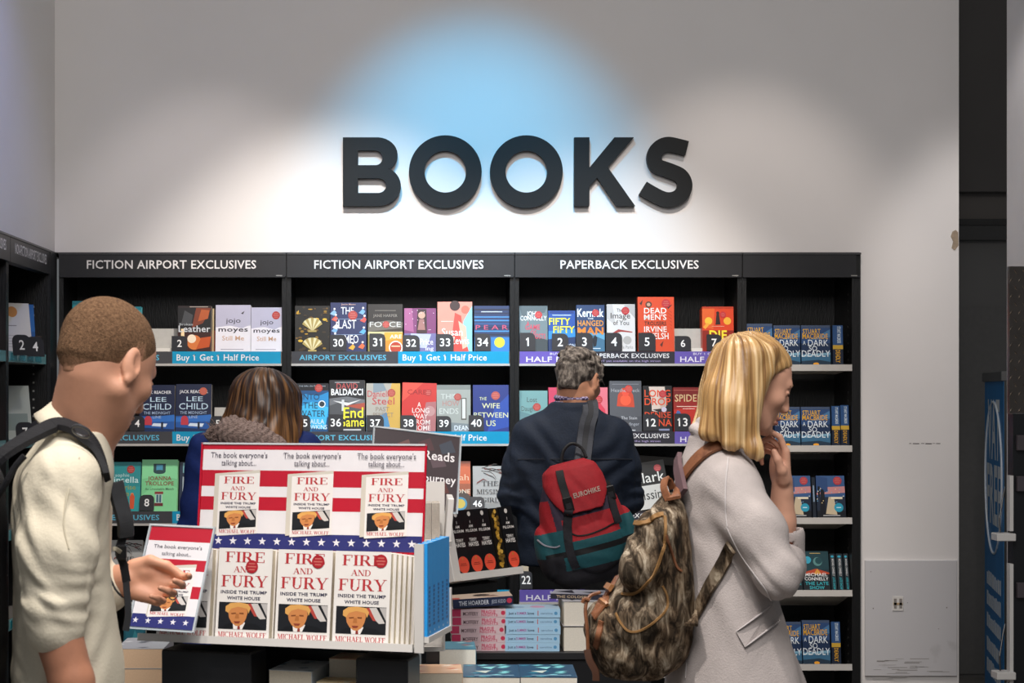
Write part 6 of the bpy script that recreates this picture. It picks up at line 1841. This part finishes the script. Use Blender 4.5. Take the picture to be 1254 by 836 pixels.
    F.chain([en, en * .5 + wn * .5, wn + Vector((0, -.03, 0))], [.052, .052, .046], .02)
    F.chain([sf + Vector((0, -.02, 0)), ef], [.062, .058], .035)
    cu = ef * .62 + wf * .38
    F.chain([ef + Vector((.008, 0, .0)), cu + Vector((.010, 0, .0))], [.050, .048], .02)
    F.cap(cu + Vector((.006, 0, -.02)), cu + Vector((.004, 0, .09)), .042, .044, .008, 's')
    F.half((c.x, c.y, .56), (0, 0, -1))
    # stand-up collar folded at the back of the neck
    cb = P(858, 522, Y0); cf = P(900, 552, Y0)
    ax = Vector((.50, 0, .86)).normalized(); cc = (cb + cf) / 2 + Vector((-.004, 0, .010))
    N = 24
    u = Vector((.86, 0, -.50)).normalized(); v = Vector((0, 1, 0))
    ring = [cc + u * math.cos(2 * PI * i / N) * .052 + v * math.sin(2 * PI * i / N) * .062 for i in range(N + 1)]
    for i in range(N):
        F.cap(ring[i] - ax * .014, ring[i + 1] - ax * .014, .014, .014, .008); F.cap(ring[i] + ax * .01, ring[i + 1] + ax * .01, .0105, .0105, .005)
    F.cap(cc + ax * .07, cc + ax * .002, .042, .043, .004, 's')
    coatm = mat('B8AFAC', .9, .15, .05, 30, bump=.22, bscale=260)
    w = many(fold(sn * .5 + en * .5, (.1, .12, .12), (.5, 0, .85), .075, .0025), fold(en, (.09, .1, .08), (.8, 0, .6), .045, .003), fold((c.x, c.y - .15, 1.0), (.18, .2, .2), (1, 0, .25), .12, .003), fold((c.x + .05, c.y, .75), (.3, .3, .2), (1, .4, 0), .13, .006), fold((c.x - .05, c.y - .15, 1.25), (.1, .1, .1), (.7, 0, 1), .07, .002))
    co = skin('coat', F, [coatm], t, 1, w); pin(co, t)
    cv = bvh_of(co)
    seam = mat('C2BCBB', .9, .1, .03, 60)
    def line(name, path, w_=.004, th=.0012, m_=seam, close=False):
        m = MB(); pts, ns = [], []
        for a, q in dense(path):
            p, n = hit(cv, a, q, .0012)
            if p is not None: pts.append(p); ns.append(n)
        if len(pts) > 1:
            ribbon(m, pts, ns, w_, th, m_, 5); pin(m.build(name, t), t)
    line('seam', [(892, 560), (889, 590), (889, 625), (891, 645)])
    line('seam', [(890, 645), (905, 675), (922, 700), (938, 722), (946, 738)])
    line('seam', [(842, 690), (843, 740), (842, 790), (840, 830)], .003)
    m = MB(); fl = []
    for a, q in ((902, 773), (943, 742), (953, 760), (912, 792)):
        p, n = hit(cv, a, q, .006); fl.append((p, n))
    if all(p is not None for p, _ in fl):
        nn = sum((n for _, n in fl), Vector()) / 4
        P4 = [p for p, _ in fl]
        m.add([*P4, *[p - nn * .004 for p in P4]], [(3, 2, 1, 0), (0, 1, 5, 4), (1, 2, 6, 5), (2, 3, 7, 6), (3, 0, 4, 7)], coatm)
        pk = m.build('pocket_flap', t); pin(pk, t)
    line('pocket_edge', [(902, 773), (943, 742)], .004, .0075); line('pocket_edge', [(902, 773), (912, 792)], .0035, .0075); line('pocket_edge', [(912, 792), (953, 760)], .0035, .0075)
    legs('trousers', c.x + .03, c.y, 9, .75, mat('22242C', .8, .2, .08, 60), t, stride=.04)
    # ================= camouflage rucksack on her back
    bk = empty('camouflage_rucksack', (c.x - .2, c.y, 0), 0, 'bulging bark-camouflage canvas rucksack with tan trim on the blonde woman back', 'rucksack')
    Yb = 4.26
    cam_m = bpy.data.materials.new('bark_camouflage'); cam_m.use_nodes = True
    nt = cam_m.node_tree; bs = nt.nodes['Principled BSDF']; bs.inputs['Roughness'].default_value = .85
    tc = nt.nodes.new('ShaderNodeTexCoord'); mp = nt.nodes.new('ShaderNodeMapping'); mp.inputs['Rotation'].default_value = (0, R(-28), 0); mp.inputs['Scale'].default_value = (40, 28, 12)
    n1 = nt.nodes.new('ShaderNodeTexNoise'); n1.inputs['Scale'].default_value = 1; n1.inputs['Detail'].default_value = 9; n1.inputs['Roughness'].default_value = .72; bs.inputs['Specular IOR Level'].default_value = .15; n1.inputs['Distortion'].default_value = .8
    r1 = nt.nodes.new('ShaderNodeValToRGB')
    els = ((.34, '1E1914'), (.44, '3E352B'), (.50, '67594A'), (.56, '887B6A'), (.65, 'B8AD9C'))
    r1.color_ramp.elements[0].position = els[0][0]; r1.color_ramp.elements[0].color = (*lin(els[0][1]), 1)
    r1.color_ramp.elements[1].position = els[-1][0]; r1.color_ramp.elements[1].color = (*lin(els[-1][1]), 1)
    for p_, h_ in els[1:-1]:
        e = r1.color_ramp.elements.new(p_); e.color = (*lin(h_), 1)
    n2 = nt.nodes.new('ShaderNodeTexNoise'); n2.inputs['Scale'].default_value = 14; n2.inputs['Detail'].default_value = 2
    r2 = nt.nodes.new('ShaderNodeValToRGB'); r2.color_ramp.elements[0].position = .4; r2.color_ramp.elements[0].color = (.62, .55, .48, 1); r2.color_ramp.elements[1].position = .6; r2.color_ramp.elements[1].color = (1.0, 1.0, .98, 1)
    mx = nt.nodes.new('ShaderNodeMix'); mx.data_type = 'RGBA'; mx.blend_type = 'MULTIPLY'; mx.inputs['Factor'].default_value = 1
    nt.links.new(tc.outputs['Object'], mp.inputs[0]); nt.links.new(mp.outputs[0], n1.inputs[0]); nt.links.new(n1.outputs[0], r1.inputs[0]); nt.links.new(tc.outputs['Object'], n2.inputs[0]); nt.links.new(n2.outputs[0], r2.inputs[0])
    nt.links.new(r1.outputs[0], mx.inputs[6]); nt.links.new(r2.outputs[0], mx.inputs[7]); nt.links.new(mx.outputs[2], bs.inputs['Base Color'])
    tan = mat('84623A', .7, .3, .12, 60, bump=.1); leather = mat('7E5034', .5, .45, .18, 50, second='5E3824', second_lo=.5, second_hi=.75, bump=.1)
    F = Field((PX(700, Yb), Yb - .24, PZ(845, Yb)), (PX(872, Yb), Yb + .2, PZ(590, Yb)), .0045)
    rows = ((826, 775, 30, .09), (818, 776, 52, .125), (795, 782, 63, .15), (765, 787, 63, .155), (730, 796, 54, .15), (695, 806, 41, .14), (660, 811, 33, .125), (632, 816, 24, .105), (614, 820, 15, .075), (604, 822, 7, .04))
    F.loft([(PZ(py, Yb), PX(px, Yb), Yb, hw * Yb / FPX, b_, 0) for py, px, hw, b_ in rows], 0, n=2.3)
    F.loft([(a, x_, y_, p_ + .007, q_ + .007, w_) for a, x_, y_, p_, q_, w_ in S_], 0, 2.2, 's')
    # lid pouch hanging over the top left, and the side pocket
    lm = lambda px, py, y, : P(px, py, y)
    F.ell(lm(797, 668, 4.16), (.052, .075, .10), .012, 'u', Matrix.Rotation(R(16), 4, 'Y'))
    F.ell(lm(788, 690, 4.14), (.055, .07, .075), .02, 'u', Matrix.Rotation(R(25), 4, 'Y'))
    F.ell(lm(788, 760, 4.14), (.075, .05, .062), .008, 'u', Matrix.Rotation(R(-18), 4, 'Y'))
    F.ell(lm(738, 770, 4.24), (.045, .11, .07), .015)
    w = many(fold(lm(790, 660, 4.12), (.1, .1, .12), (.9, 0, .45), .045, .006, 1.5), fold(lm(785, 780, 4.12), (.15, .1, .1), (.6, 0, 1), .06, .004), fold(lm(815, 640, 4.14), (.06, .1, .06), (1, 0, .2), .03, .005), fold(lm(740, 780, 4.15), (.06, .15, .1), (.2, .4, 1), .05, .004))
    bag = skin('bag', F, [cam_m], bk, 1, w); pin(bag, bk)
    bb_ = bvh_of(bag)
    def trim(name, path, w_, th, m_, lift=.001, tube=False):
        m = MB(); pts, ns = [], []
        for a, q in dense(path):
            p, n = hit(bb_, a, q, lift)
            if p is not None: pts.append(p); ns.append(n)
        if len(pts) < 2: return
        if tube: m.tube(smooth_path(pts, 5), w_, m_, 8)
        else: ribbon(m, pts, ns, w_, th, m_, 6)
        pin(m.build(name, bk), bk)
    trim('piping', [(814, 632), (815, 650), (812, 672), (803, 697), (791, 715), (776, 726), (762, 727)], .008, .003, tan)
    trim('piping', [(769, 634), (778, 640), (792, 640), (803, 632), (813, 630)], .014, .004, tan)
    trim('piping', [(755, 751), (760, 762), (769, 772), (780, 773), (793, 767), (806, 757), (816, 745), (817, 730), (811, 717)], .006, .003, tan)
    trim('piping', [(816, 655), (822, 676), (829, 694), (834, 699)], .007, .004, leather)
    trim('buckle_strap', [(757, 706), (750, 718), (742, 731), (735, 744), (728, 755)], .030, .005, leather)
    trim('buckle_strap', [(737, 760), (734, 775), (730, 792)], .016, .004, leather)
    trim('buckle', [(752, 722), (743, 718)], .02, .008, mat('9A6A42', .4, .5), .006)
    trim('buckle', [(736, 738), (744, 744)], .012, .008, mat('9A6A42', .4, .5), .006)
    m = MB()
    cords = [[P(735, 725, 4.2), P(722, 730, 4.19), P(717, 745, 4.18), P(719, 770, 4.17), P(720, 795, 4.17)], [P(722, 735, 4.18), P(716, 733, 4.18), P(713, 738, 4.18)]]
    for q in cords: m.tube(smooth_path(q, 5), .0045, leather, 7)
    pin(m.build('cord', bk), bk)
    m = MB(); ribbon(m, [P(719, 795, 4.17), P(722, 808, 4.165), P(729, 822, 4.16), P(730, 833, 4.16)], [Vector((-.2, -1, 0))] * 4, .018, .004, mat('4A2E20', .5, .4), 6); pin(m.build('cord_tab', bk), bk)
    m = MB(); ribbon(m, [P(819, 612, 4.2), P(813, 596, 4.22), P(817, 585, 4.25), P(824, 598, 4.26)], [Vector((-.6, -.8, 0))] * 4, .02, .004, leather, 6); pin(m.build('grab_handle', bk), bk)
    m = MB(); ribbon(m, [P(838, 604, 4.2), P(832, 575, 4.27), P(832, 560, 4.33)], [Vector((-.8, -.6, 0))] * 3, .032, .010, mat('5A4448', .8), 6); pin(m.build('back_padding', bk), bk)
    # straps on the coat
    def cstrap(name, path, w_, th, m_, pre=(), post=()):
        m = MB(); pts, ns = [], []
        for q in pre: pts.append(q); ns.append(Vector((-.3, -1, .2)))
        for a, q in dense(path):
            p, n = hit(cv, a, q, .006)
            if p is not None: pts.append(p); ns.append(n)
        for q in post: pts.append(q); ns.append(Vector((-.3, -1, .2)))
        ribbon(m, pts, ns, w_, th, m_, 7); pin(m.build(name, bk), bk)
    cstrap('shoulder_strap', [(832, 598), (841, 582), (852, 567), (865, 555), (880, 546), (893, 542)], .036, .006, leather, [P(825, 611, 4.17)])
    cstrap('lower_strap', [(898, 668), (886, 690), (873, 714), (862, 736), (853, 752)], .034, .006, cam_m, (), [P(846, 766, 4.12)])


# ================================================================== grey-haired man seen from behind
def grey_man():
    Y0 = 6.42
    f, r = torso_frame(82)
    c = Vector((PX(699, Y0), Y0, 0))
    t = empty('person', (c.x, c.y, 0), 0, 'grey-haired man in a navy jacket seen from behind, a red bag on his shoulder', 'person')
    hd = head_frame(P(709, 466, Y0 + .03), 58, 20, 0)
    nb = P(702, 495, Y0)
    F = Field((c.x - .34, c.y - .2, .8), (c.x + .36, c.y + .5, 1.76), .0045)
    add_head(F, hd, .97)
    F.cap(hd @ Vector((-.035, 0, -.04)), nb, .058, .066, .03)
    F.loft([(.9, c.x, c.y, .1, .16, R(82)), (1.2, c.x, c.y, .1, .17, R(82)), (1.38, c.x, c.y, .085, .16, R(82)), (1.46, c.x, c.y, .05, .06, R(82))], .03)
    arms = []
    for s, shp, elp, wrp in ((-1, (650, 534), (631, 606), (660, 590)), (1, (752, 534), (767, 610), (748, 590))):
        sh = P(*shp, Y0); el = P(*elp, Y0 + .03); wr = P(*wrp, Y0 + .27)
        arms.append((sh, el, wr))
        F.chain([sh, el, wr], [.045, .04, .028], .02)
        add_hand(F, hand_frame(wr, (-.35 * s, .85, .35), (-.5 * s, -.2, .8)), [(30, 40, 30)] * 4, ((.02, .03, .01), (.05, .045, .02), (.08, .05, .03), (.1, .045, .035)), ys=-s)
    b = skin('body', F, [mat('B98468', .5, .35, .08, 30)], t, 1); pin(b, t)
    F = Field(np.array(hd.translation) - .17, np.array(hd.translation) + .19, .0032)
    F.M = hd @ Matrix.Scale(.97, 4)
    F.ell((-.016, 0, .036), (.103, .081, .092), 0)
    F.cap((-.072, 0, .0), (-.078, 0, -.045), .056, .044, .03)
    q = random.Random(4)
    for i in range(70):
        a, b_ = q.uniform(0, 2 * PI), q.uniform(-.35, 1.0)
        p = Vector((-.016 + .101 * math.cos(a) * math.cos(b_), .080 * math.sin(a) * math.cos(b_), .036 + .091 * math.sin(b_)))
        if p.x < .05: F.ell(p, (q.uniform(.012, .022), q.uniform(.012, .022), .012), .006)
    zx = [-.16, -.06, -.03, -.022, .0, .012, .03, .05, .07, .12]; zz = [-.066, -.066, -.04, .012, .02, -.01, -.005, .04, .08, .115]
    F.add(lambda x, y, z: -(np.interp(x.ravel(), zx, zz).reshape(x.shape) - z), (-.2, -.2, -.2), (.2, .2, .2), .006, 's')
    hm_ = mat('3C3531', .7, .3, .2, 60, second='8F857B', second_lo=.42, second_hi=.66, bump=.4, bscale=160, stretch=(1, 1, .5))
    h = skin('hair', F, [hm_], t, 1); pin(h, t)
    m = MB(); HS = hd @ Matrix.Scale(.97, 4)
    m.tube([HS @ Vector((-.015, -.083, .01)), HS @ Vector((.03, -.082, .014)), HS @ Vector((.085, -.07, .012))], .002, mat('2A2426', .3), 6); pin(m.build('spectacle_arm', t), t)
    # plaid shirt collar
    F = Field(np.array(nb) - .13, np.array(nb) + .13, .004)
    N = 22
    ring = [nb + Vector((math.cos(2 * PI * i / N) * .064, math.sin(2 * PI * i / N) * .058, .012 + .004 * math.sin(2 * PI * i / N))) for i in range(N + 1)]
    for i in range(N): F.cap(ring[i] - Vector((0, 0, .01)), ring[i + 1] - Vector((0, 0, .01)), .011, .011, .004); F.cap(ring[i] + Vector((0, 0, .014)), ring[i + 1] + Vector((0, 0, .014)), .009, .009, .004)
    pl = bpy.data.materials.new('plaid'); pl.use_nodes = True; nt = pl.node_tree
    ck = nt.nodes.new('ShaderNodeTexChecker'); ck.inputs['Scale'].default_value = 90; ck.inputs[1].default_value = (*lin('B8A9C8'), 1); ck.inputs[2].default_value = (*lin('4A3F6A'), 1)
    tc = nt.nodes.new('ShaderNodeTexCoord'); nt.links.new(tc.outputs['Object'], ck.inputs[0]); nt.links.new(ck.outputs[0], nt.nodes['Principled BSDF'].inputs['Base Color'])
    k = skin('shirt_collar', F, [pl], t, 1); pin(k, t)
    # jacket
    F = Field((c.x - .36, c.y - .24, .84), (c.x + .38, c.y + .34, 1.53), .0052)
    y = R(82)
    F.loft([(.885, c.x, c.y, .135, .20, y), (.95, c.x, c.y, .138, .20, y), (1.1, c.x, c.y, .132, .198, y), (1.25, c.x, c.y, .132, .205, y), (1.36, c.x, c.y, .12, .20, y), (1.43, c.x, c.y, .10, .165, y), (1.475, c.x, c.y, .08, .11, y), (1.505, c.x + .008, c.y, .07, .075, y)], 0, n=2.3)
    for sh, el, wr in arms:
        F.chain([sh, sh * .5 + el * .5, el], [.068, .068, .06], .05); F.chain([el, el * .3 + wr * .7], [.062, .05], .03)
    N = 22
    for i in range(N): F.cap(ring[i] - Vector((0, 0, .024)), ring[i + 1] - Vector((0, 0, .024)), .02, .02, .008)
    F.cap(nb + Vector((0, 0, .08)), nb + Vector((0, 0, -.01)), .056, .054, .004, 's')
    F.half((c.x, c.y, .9), (0, 0, -1))
    jm = mat('17202F', .75, .25, .1, 40, bump=.12, bscale=120)
    w = many(fold((c.x - .12, c.y - .1, 1.25), (.12, .15, .2), (.7, 0, .6), .08, .005), fold((c.x + .12, c.y - .1, 1.2), (.12, .15, .2), (-.7, 0, .6), .08, .005), fold((c.x, c.y - .12, 1.0), (.25, .15, .12), (.3, 0, 1), .09, .005), fold(arms[0][1], (.08, .1, .1), (.2, 0, 1), .05, .005), fold(arms[1][1], (.08, .1, .1), (.2, 0, 1), .05, .005))
    j = skin('jacket', F, [jm], t, 1, w); pin(j, t)
    jv = bvh_of(j)
    m = MB(); pts, ns = [], []
    for a in range(634, 775, 14):
        p, n = hit(jv, a, 562 + .0 * a, .001)
        if p is not None: pts.append(p); ns.append(n)
    ribbon(m, pts, ns, .006, .002, mat('101724', .8), 3); pin(m.build('yoke_seam', t), t)
    legs('trousers', c.x - .02, c.y, 82, .96, mat('161E2E', .8, .2, .1, 50, bump=.1), t, spread=.1)
    # ================= red and teal rucksack
    bk = empty('red_rucksack', (PX(713, 6.2), 6.17, 0), 0, 'red and teal rucksack with black buckled straps hanging from the grey-haired man shoulder', 'rucksack')
    s = 6.15 / FPX
    Mb = Matrix.Translation(P(713, 640, 6.165)) @ Matrix.Rotation(R(-14), 4, 'Y') @ Matrix.Rotation(R(6), 4, 'Z')
    red = mat('9E2028', .7, .3, .08, 60, bump=.12, bscale=200); teal_ = mat('1D5158', .7, .3, .08, 60, bump=.1); dg = mat('232227', .75, .3, .15, 60, bump=.12); pur = mat('3A3040', .75, .3, .1, 60); bw = mat('141416', .6, .3, .1, 60)
    F = Field((-.2, -.17, -.24), (.2, .12, .27), .0042)
    F.loft([(-.215, 0, 0, .12, .06, 0), (-.19, 0, 0, .15, .09, 0), (-.1, 0, -.01, .162, .11, 0), (0, 0, -.005, .155, .105, 0), (.09, 0, .0, .138, .09, 0), (.16, .0, .0, .105, .07, 0), (.2, 0, 0, .06, .04, 0)], 0, n=2.6)
    for sx in (-1, 1):
        F.ell((.155 * sx, .0, -.075), (.035, .075, .10), .012)
    F.ell((.01, -.105, -.085), (.098, .035, .088), .01)
    def pickb(C):
        x, y, z = C.T
        r_ = np.full(len(C), 3)                                  # purple grey
        side = np.abs(x) > .112
        r_[(z > .0) & side & (z < .11)] = 0
        r_[(z <= .0) & (z > -.15)] = 1
        r_[(z <= .035) & (z > -.045) & (np.abs(x - .01) < .10) & (y < -.07)] = 0
        r_[(z <= -.145)] = 2
        r_[(np.abs(z + .085) < .011) & (np.abs(x) < .17)] = 4
        r_[side & (x < 0) & (z <= -.085)] = 2
        return r_
    bag = skin('bag', F, [red, teal_, dg, pur, bw], bk, 1, many(fold((0, -.1, .08), (.1, .1, .07), (1, 0, .1), .035, .004), fold((0, -.1, -.1), (.2, .1, .1), (.3, 0, 1), .07, .002)), pick=pickb)
    bag.matrix_basis = Mb; pin(bag, bk)
    bag.data.update()
    F = Field((-.19, -.17, .0), (.19, .13, .28), .004)
    F.loft([(.05, 0, -.012, .115, .112, 0), (.1, .0, -.006, .118, .104, 0), (.16, .0, 0, .112, .086, 0), (.205, 0, 0, .095, .062, 0), (.225, 0, 0, .06, .035, 0)], 0, n=3)
    F.add(lambda x, y, z: (z - (.052 + .35 * np.abs(x * x) * 8 + (y + .1) * .9)), (-.2, -.2, -.1), (.2, .2, .3), 0, 's')
    F.add(lambda x, y, z: np.maximum(np.abs(x) - .2, z - .4), (-.001, -.001, -.001), (.001, .001, .001), 0, 's') if False else None
    lid = skin('lid', F, [red], bk, 1, many(fold((0, -.08, .12), (.12, .1, .08), (1, 0, .4), .06, .003))); lid.matrix_basis = Mb; pin(lid, bk)
    bpy.context.view_layer.update()
    V2 = bvh_of(bag, lid)
    Mbi = Mb.inverted()
    def loc(px, py, lift=.002):
        p, n = hit(V2, px, py, lift)
        return p, n
    def strapb(name, path, w_, th, m_, pre=(), post=()):
        m = MB(); pts, ns = [], []
        for q in pre: pts.append(q); ns.append(Vector((0, -1, .2)))
        for a, q in dense(path):
            p, n = loc(a, q)
            if p is not None: pts.append(p); ns.append((n + Vector((0, -.6, 0))).normalized())
        for q in post: pts.append(q); ns.append(Vector((0, -1, .2)))
        if len(pts) > 1: ribbon(m, pts, ns, w_, th, m_, 6); pin(m.build(name, bk), bk)
    strapb('lid_strap', [(685, 577), (688, 590), (692, 603), (695, 614)], .028, .004, bw)
    strapb('lid_strap', [(733, 560), (737, 572), (741, 586), (745, 598)], .028, .004, bw)
    strapb('lower_lid_strap', [(697, 622), (695, 640), (696, 660), (700, 680), (706, 695)], .032, .004, dg)
    strapb('lower_lid_strap', [(747, 606), (752, 625), (757, 640)], .03, .004, dg)
    for a, b_ in ((696, 618), (746, 604)):
        p, n = loc(a, b_, .006)
        if p is not None:
            m = MB(); m.box((-.017, -.006, -.026), (.017, .004, .026), mat('0E0E10', .3, .5), Matrix.Translation(p) @ Matrix.Rotation(R(-14), 4, 'Y'), .003)
            m.box((-.010, -.008, -.016), (.010, -.0055, .004), mat('2A2A2E', .3, .5), Matrix.Translation(p) @ Matrix.Rotation(R(-14), 4, 'Y')); pin(m.build('buckle', bk), bk)
    strapb('pocket_edge', [(700, 653), (708, 656), (722, 654), (740, 647), (756, 638)], .006, .003, bw)
    strapb('zip', [(659, 661), (668, 668), (680, 670), (686, 668)], .006, .003, mat('8A8A94', .4))
    p, n = loc(719, 603, .013)
    m = MB(); m.text('EUROHIKE', 0, -.009, .018, mat('D8C8B8', .6), w=.098, y=0, M=Matrix.Translation(p) @ Matrix.Rotation(R(-16), 4, 'Y') @ Matrix.Rotation(R(12), 4, 'X') @ Matrix.Rotation(R(2), 4, 'Z'), style='h'); pin(m.build('lettering', bk), bk)
    m = MB(); m.tube(smooth_path([P(687, 570, 6.2), P(690, 552, 6.21), P(700, 543, 6.22), P(712, 548, 6.22), P(718, 560, 6.2)]), .006, bw, 8); pin(m.build('haul_loop', bk), bk)
    m = MB(); pts = [P(713, 566, 6.215)]; ns = [Vector((0, -1, 0))]
    for a, q in ((716, 540), (719, 520), (722, 507)):
        pp, nn = hit(jv, a, q, .010)
        if pp is not None: pts.append(pp); ns.append(nn)
    pts += [pts[-1] + Vector((.003, .05, .035)), pts[-1] + Vector((.006, .13, .035)), pts[-1] + Vector((.01, .22, -.05))]; ns += [Vector((0, -.3, 1)), Vector((0, .4, 1)), Vector((0, 1, .3))]
    gs = mat('3E4046', .8, .2, .1, 60)
    ribbon(m, pts, ns, .062, .007, gs, 7); pin(m.build('shoulder_strap', bk), bk)
    m = MB(); ribbon(m, [p + n * .008 for p, n in zip(pts, ns)], ns, .02, .002, mat('26272B', .8), 7); pin(m.build('strap_binding', bk), bk)


# ================================================================== brown-haired woman behind the posters
def brown_woman():
    Y0 = 5.95
    f, r = torso_frame(88)
    c = Vector((PX(312, Y0), Y0, 0))
    t = empty('person', (c.x, c.y, 0), 0, 'woman with long brown hair in a blue coat seen from behind the posters', 'person')
    hd = head_frame(P(326, 497, Y0), 82, 14, 0)
    nb = P(318, 540, Y0)
    F = Field((c.x - .36, c.y - .2, .75), (c.x + .38, c.y + .42, 1.68), .0055)
    add_head(F, hd, .93, True)
    F.cap(hd @ Vector((-.03, 0, -.04)), nb, .048, .056, .03)
    F.loft([(.85, c.x, c.y, .1, .15, R(88)), (1.15, c.x, c.y, .09, .15, R(88)), (1.3, c.x, c.y, .08, .14, R(88)), (1.36, c.x, c.y, .05, .06, R(88))], .03)
    arms = []
    for s in (-1, 1):
        sh = Vector((c.x, c.y, 1.345)) + r * .17 * s; el = Vector((c.x, c.y + .02, 1.03)) + r * .215 * s; wr = Vector((c.x, c.y + .25, 1.08)) + r * .1 * s
        arms.append((sh, el, wr)); F.chain([sh, el, wr], [.04, .036, .026], .02)
        add_hand(F, hand_frame(wr, (-.3 * s, .9, .2), (0, -.2, 1)), [(30, 40, 30)] * 4, ((.02, .03, .01), (.05, .045, .02), (.08, .05, .03), (.1, .045, .035)), ys=-s, s=.9)
    b = skin('body', F, [skin_l], t, 1); pin(b, t)
    HS = hd @ Matrix.Scale(.93, 4)
    F = Field((PX(255, Y0), Y0 - .2, PZ(600, Y0)), (PX(385, Y0), Y0 + .16, PZ(448, Y0)), .004)
    F.M = HS; F.ell((-.016, 0, .038), (.114, .094, .1), 0); F.M = Matrix.Identity(4)
    D = lambda a, b_, y_: P(a, b_, y_)
    F.chain([D(312, 485, 5.93), D(302, 520, 5.9), D(298, 550, 5.87), D(302, 590, 5.85)], [.09, .078, .06, .03], .03)
    F.chain([D(340, 490, 5.93), D(346, 525, 5.9), D(348, 560, 5.88), D(345, 592, 5.86)], [.085, .062, .05, .026], .03)
    F.chain([D(325, 490, 5.9), D(325, 540, 5.86), D(325, 595, 5.84)], [.09, .08, .04], .03)
    F.chain([D(352, 490, 5.96), D(358, 525, 5.97), D(360, 560, 5.95)], [.04, .035, .02], .02)
    F.chain([D(296, 495, 5.96), D(286, 520, 5.96), D(278, 532, 5.93)], [.04, .03, .012], .02)
    F.M = HS; F.ell((.12, 0, -.05), (.085, .075, .12), .01, 's'); F.M = Matrix.Identity(4)
    hc = np.array(HS.translation)

    def groove(V, N):
        ang = np.arctan2(V[:, 0] - hc[0], -(V[:, 1] - hc[1]) + .03)
        lo = np.clip((1.55 - V[:, 2]) / .2, 0, 1)
        return .002 * np.sin(ang * 24 + 2 * np.sin(V[:, 2] * 28)) + .006 * lo * np.sin(ang * 9 + 4 * np.sin(V[:, 2] * 17))
    hm_ = bpy.data.materials.new('brown_hair'); hm_.use_nodes = True; nt = hm_.node_tree; bs = nt.nodes['Principled BSDF']; bs.inputs['Roughness'].default_value = .42
    at = nt.nodes.new('ShaderNodeUVMap'); at.uv_map = 'strand'
    mp = nt.nodes.new('ShaderNodeMapping'); mp.inputs['Scale'].default_value = (60, 6, 1)
    ns = nt.nodes.new('ShaderNodeTexNoise'); ns.inputs['Scale'].default_value = 1.0; ns.inputs['Detail'].default_value = 5
    rm = nt.nodes.new('ShaderNodeValToRGB')
    for e, (p_, h_) in zip(rm.color_ramp.elements, ((.36, '2C1A12'), (.70, '9A6B3E'))): e.position = p_; e.color = (*lin(h_), 1)
    # dyed ends: lighter strands towards the tips of the hair
    sx = nt.nodes.new('ShaderNodeSeparateXYZ'); mr = nt.nodes.new('ShaderNodeMapRange'); mr.inputs[1].default_value = 1.50; mr.inputs[2].default_value = 1.36; mr.inputs[3].default_value = -.10; mr.inputs[4].default_value = .12
    ad = nt.nodes.new('ShaderNodeMath')
    for a, b_ in ((at.outputs[0], mp.inputs[0]), (mp.outputs[0], ns.inputs[0]), (at.outputs[0], sx.inputs[0]), (sx.outputs[1], mr.inputs[0]), (ns.outputs[0], ad.inputs[0]), (mr.outputs[0], ad.inputs[1]), (ad.outputs[0], rm.inputs[0]), (rm.outputs[0], bs.inputs['Base Color'])): nt.links.new(a, b_)
    h = skin('hair', F, [hm_], t, 2, groove); strand_uv(h.data, hc[0], hc[1] + .03); pin(h, t)
    # coat
    F = Field((c.x - .38, c.y - .24, .5), (c.x + .4, c.y + .32, 1.47), .0065)
    y = R(88)
    F.loft([(.55, c.x, c.y, .18, .26, y), (.9, c.x, c.y, .15, .23, y), (1.1, c.x, c.y, .13, .205, y), (1.28, c.x, c.y, .12, .195, y), (1.36, c.x, c.y, .105, .17, y), (1.41, c.x, c.y, .075, .10, y), (1.425, c.x, c.y, .06, .06, y)], 0, n=2.3)
    for sh, el, wr in arms: F.chain([sh, el], [.064, .062], .04); F.chain([el, el * .3 + wr * .7], [.06, .05], .03)
    F.half((c.x, c.y, .58), (0, 0, -1))
    k = skin('coat', F, [mat('1A2C66', .75, .25, .1, 40, bump=.1)], t, 1, many(fold((c.x, c.y, 1.1), (.4, .3, .3), (.5, .2, 1), .1, .005))); pin(k, t)
    # fur edged hood lying on the left shoulder
    F = Field((PX(235, Y0), Y0 - .26, PZ(580, Y0)), (PX(360, Y0), Y0 + .1, PZ(505, Y0)), .0045)
    F.chain([P(262, 532, 5.84), P(285, 528, 5.80), P(312, 536, 5.78), P(338, 545, 5.78)], [.03, .05, .05, .035], .02)
    fm = mat('A08C84', .9, .15, .2, 120, second='6A5650', second_lo=.45, second_hi=.65, bump=.6, bscale=220, stretch=(1, 1, 3))
    o = skin('fur_hood', F, [fm], t, 1, many(lambda V: .004 * np.sin(V[:, 0] * 260 + 3 * np.sin(V[:, 2] * 60)) * np.sin(V[:, 2] * 120 + V[:, 0] * 90))); pin(o, t)
    m = MB(); q = random.Random(2)
    for i in range(150):
        p = P(q.uniform(255, 330), q.uniform(520, 545), 5.79)
        d = Vector((q.uniform(-1, .3), q.uniform(-.4, .1), q.uniform(-.2, 1))).normalized() * q.uniform(.015, .04)
        m.tube([p, p + d * .6, p + d + Vector((0, 0, -.006))], [.0016, .0012, .0004], fm, 4)
    pin(tag(m.build('fur_hair'), kind='stuff'), t)
    m = MB(); z = P(270, 545, 5.75)
    m.tube([z + Vector((.008 * math.cos(a), 0, .008 * math.sin(a))) for a in [2 * PI * i / 16 for i in range(16)]], .002, mat('B8B4B8', .3, .5, .03, 10, metal=.6), 6, closed=True); pin(m.build('zip_pull', t), t)
    legs('trousers', c.x, c.y, 88, .75, mat('20222A', .8, .2, .08, 60), t)


short_haired_man()
blonde_woman()
grey_man()
brown_woman()
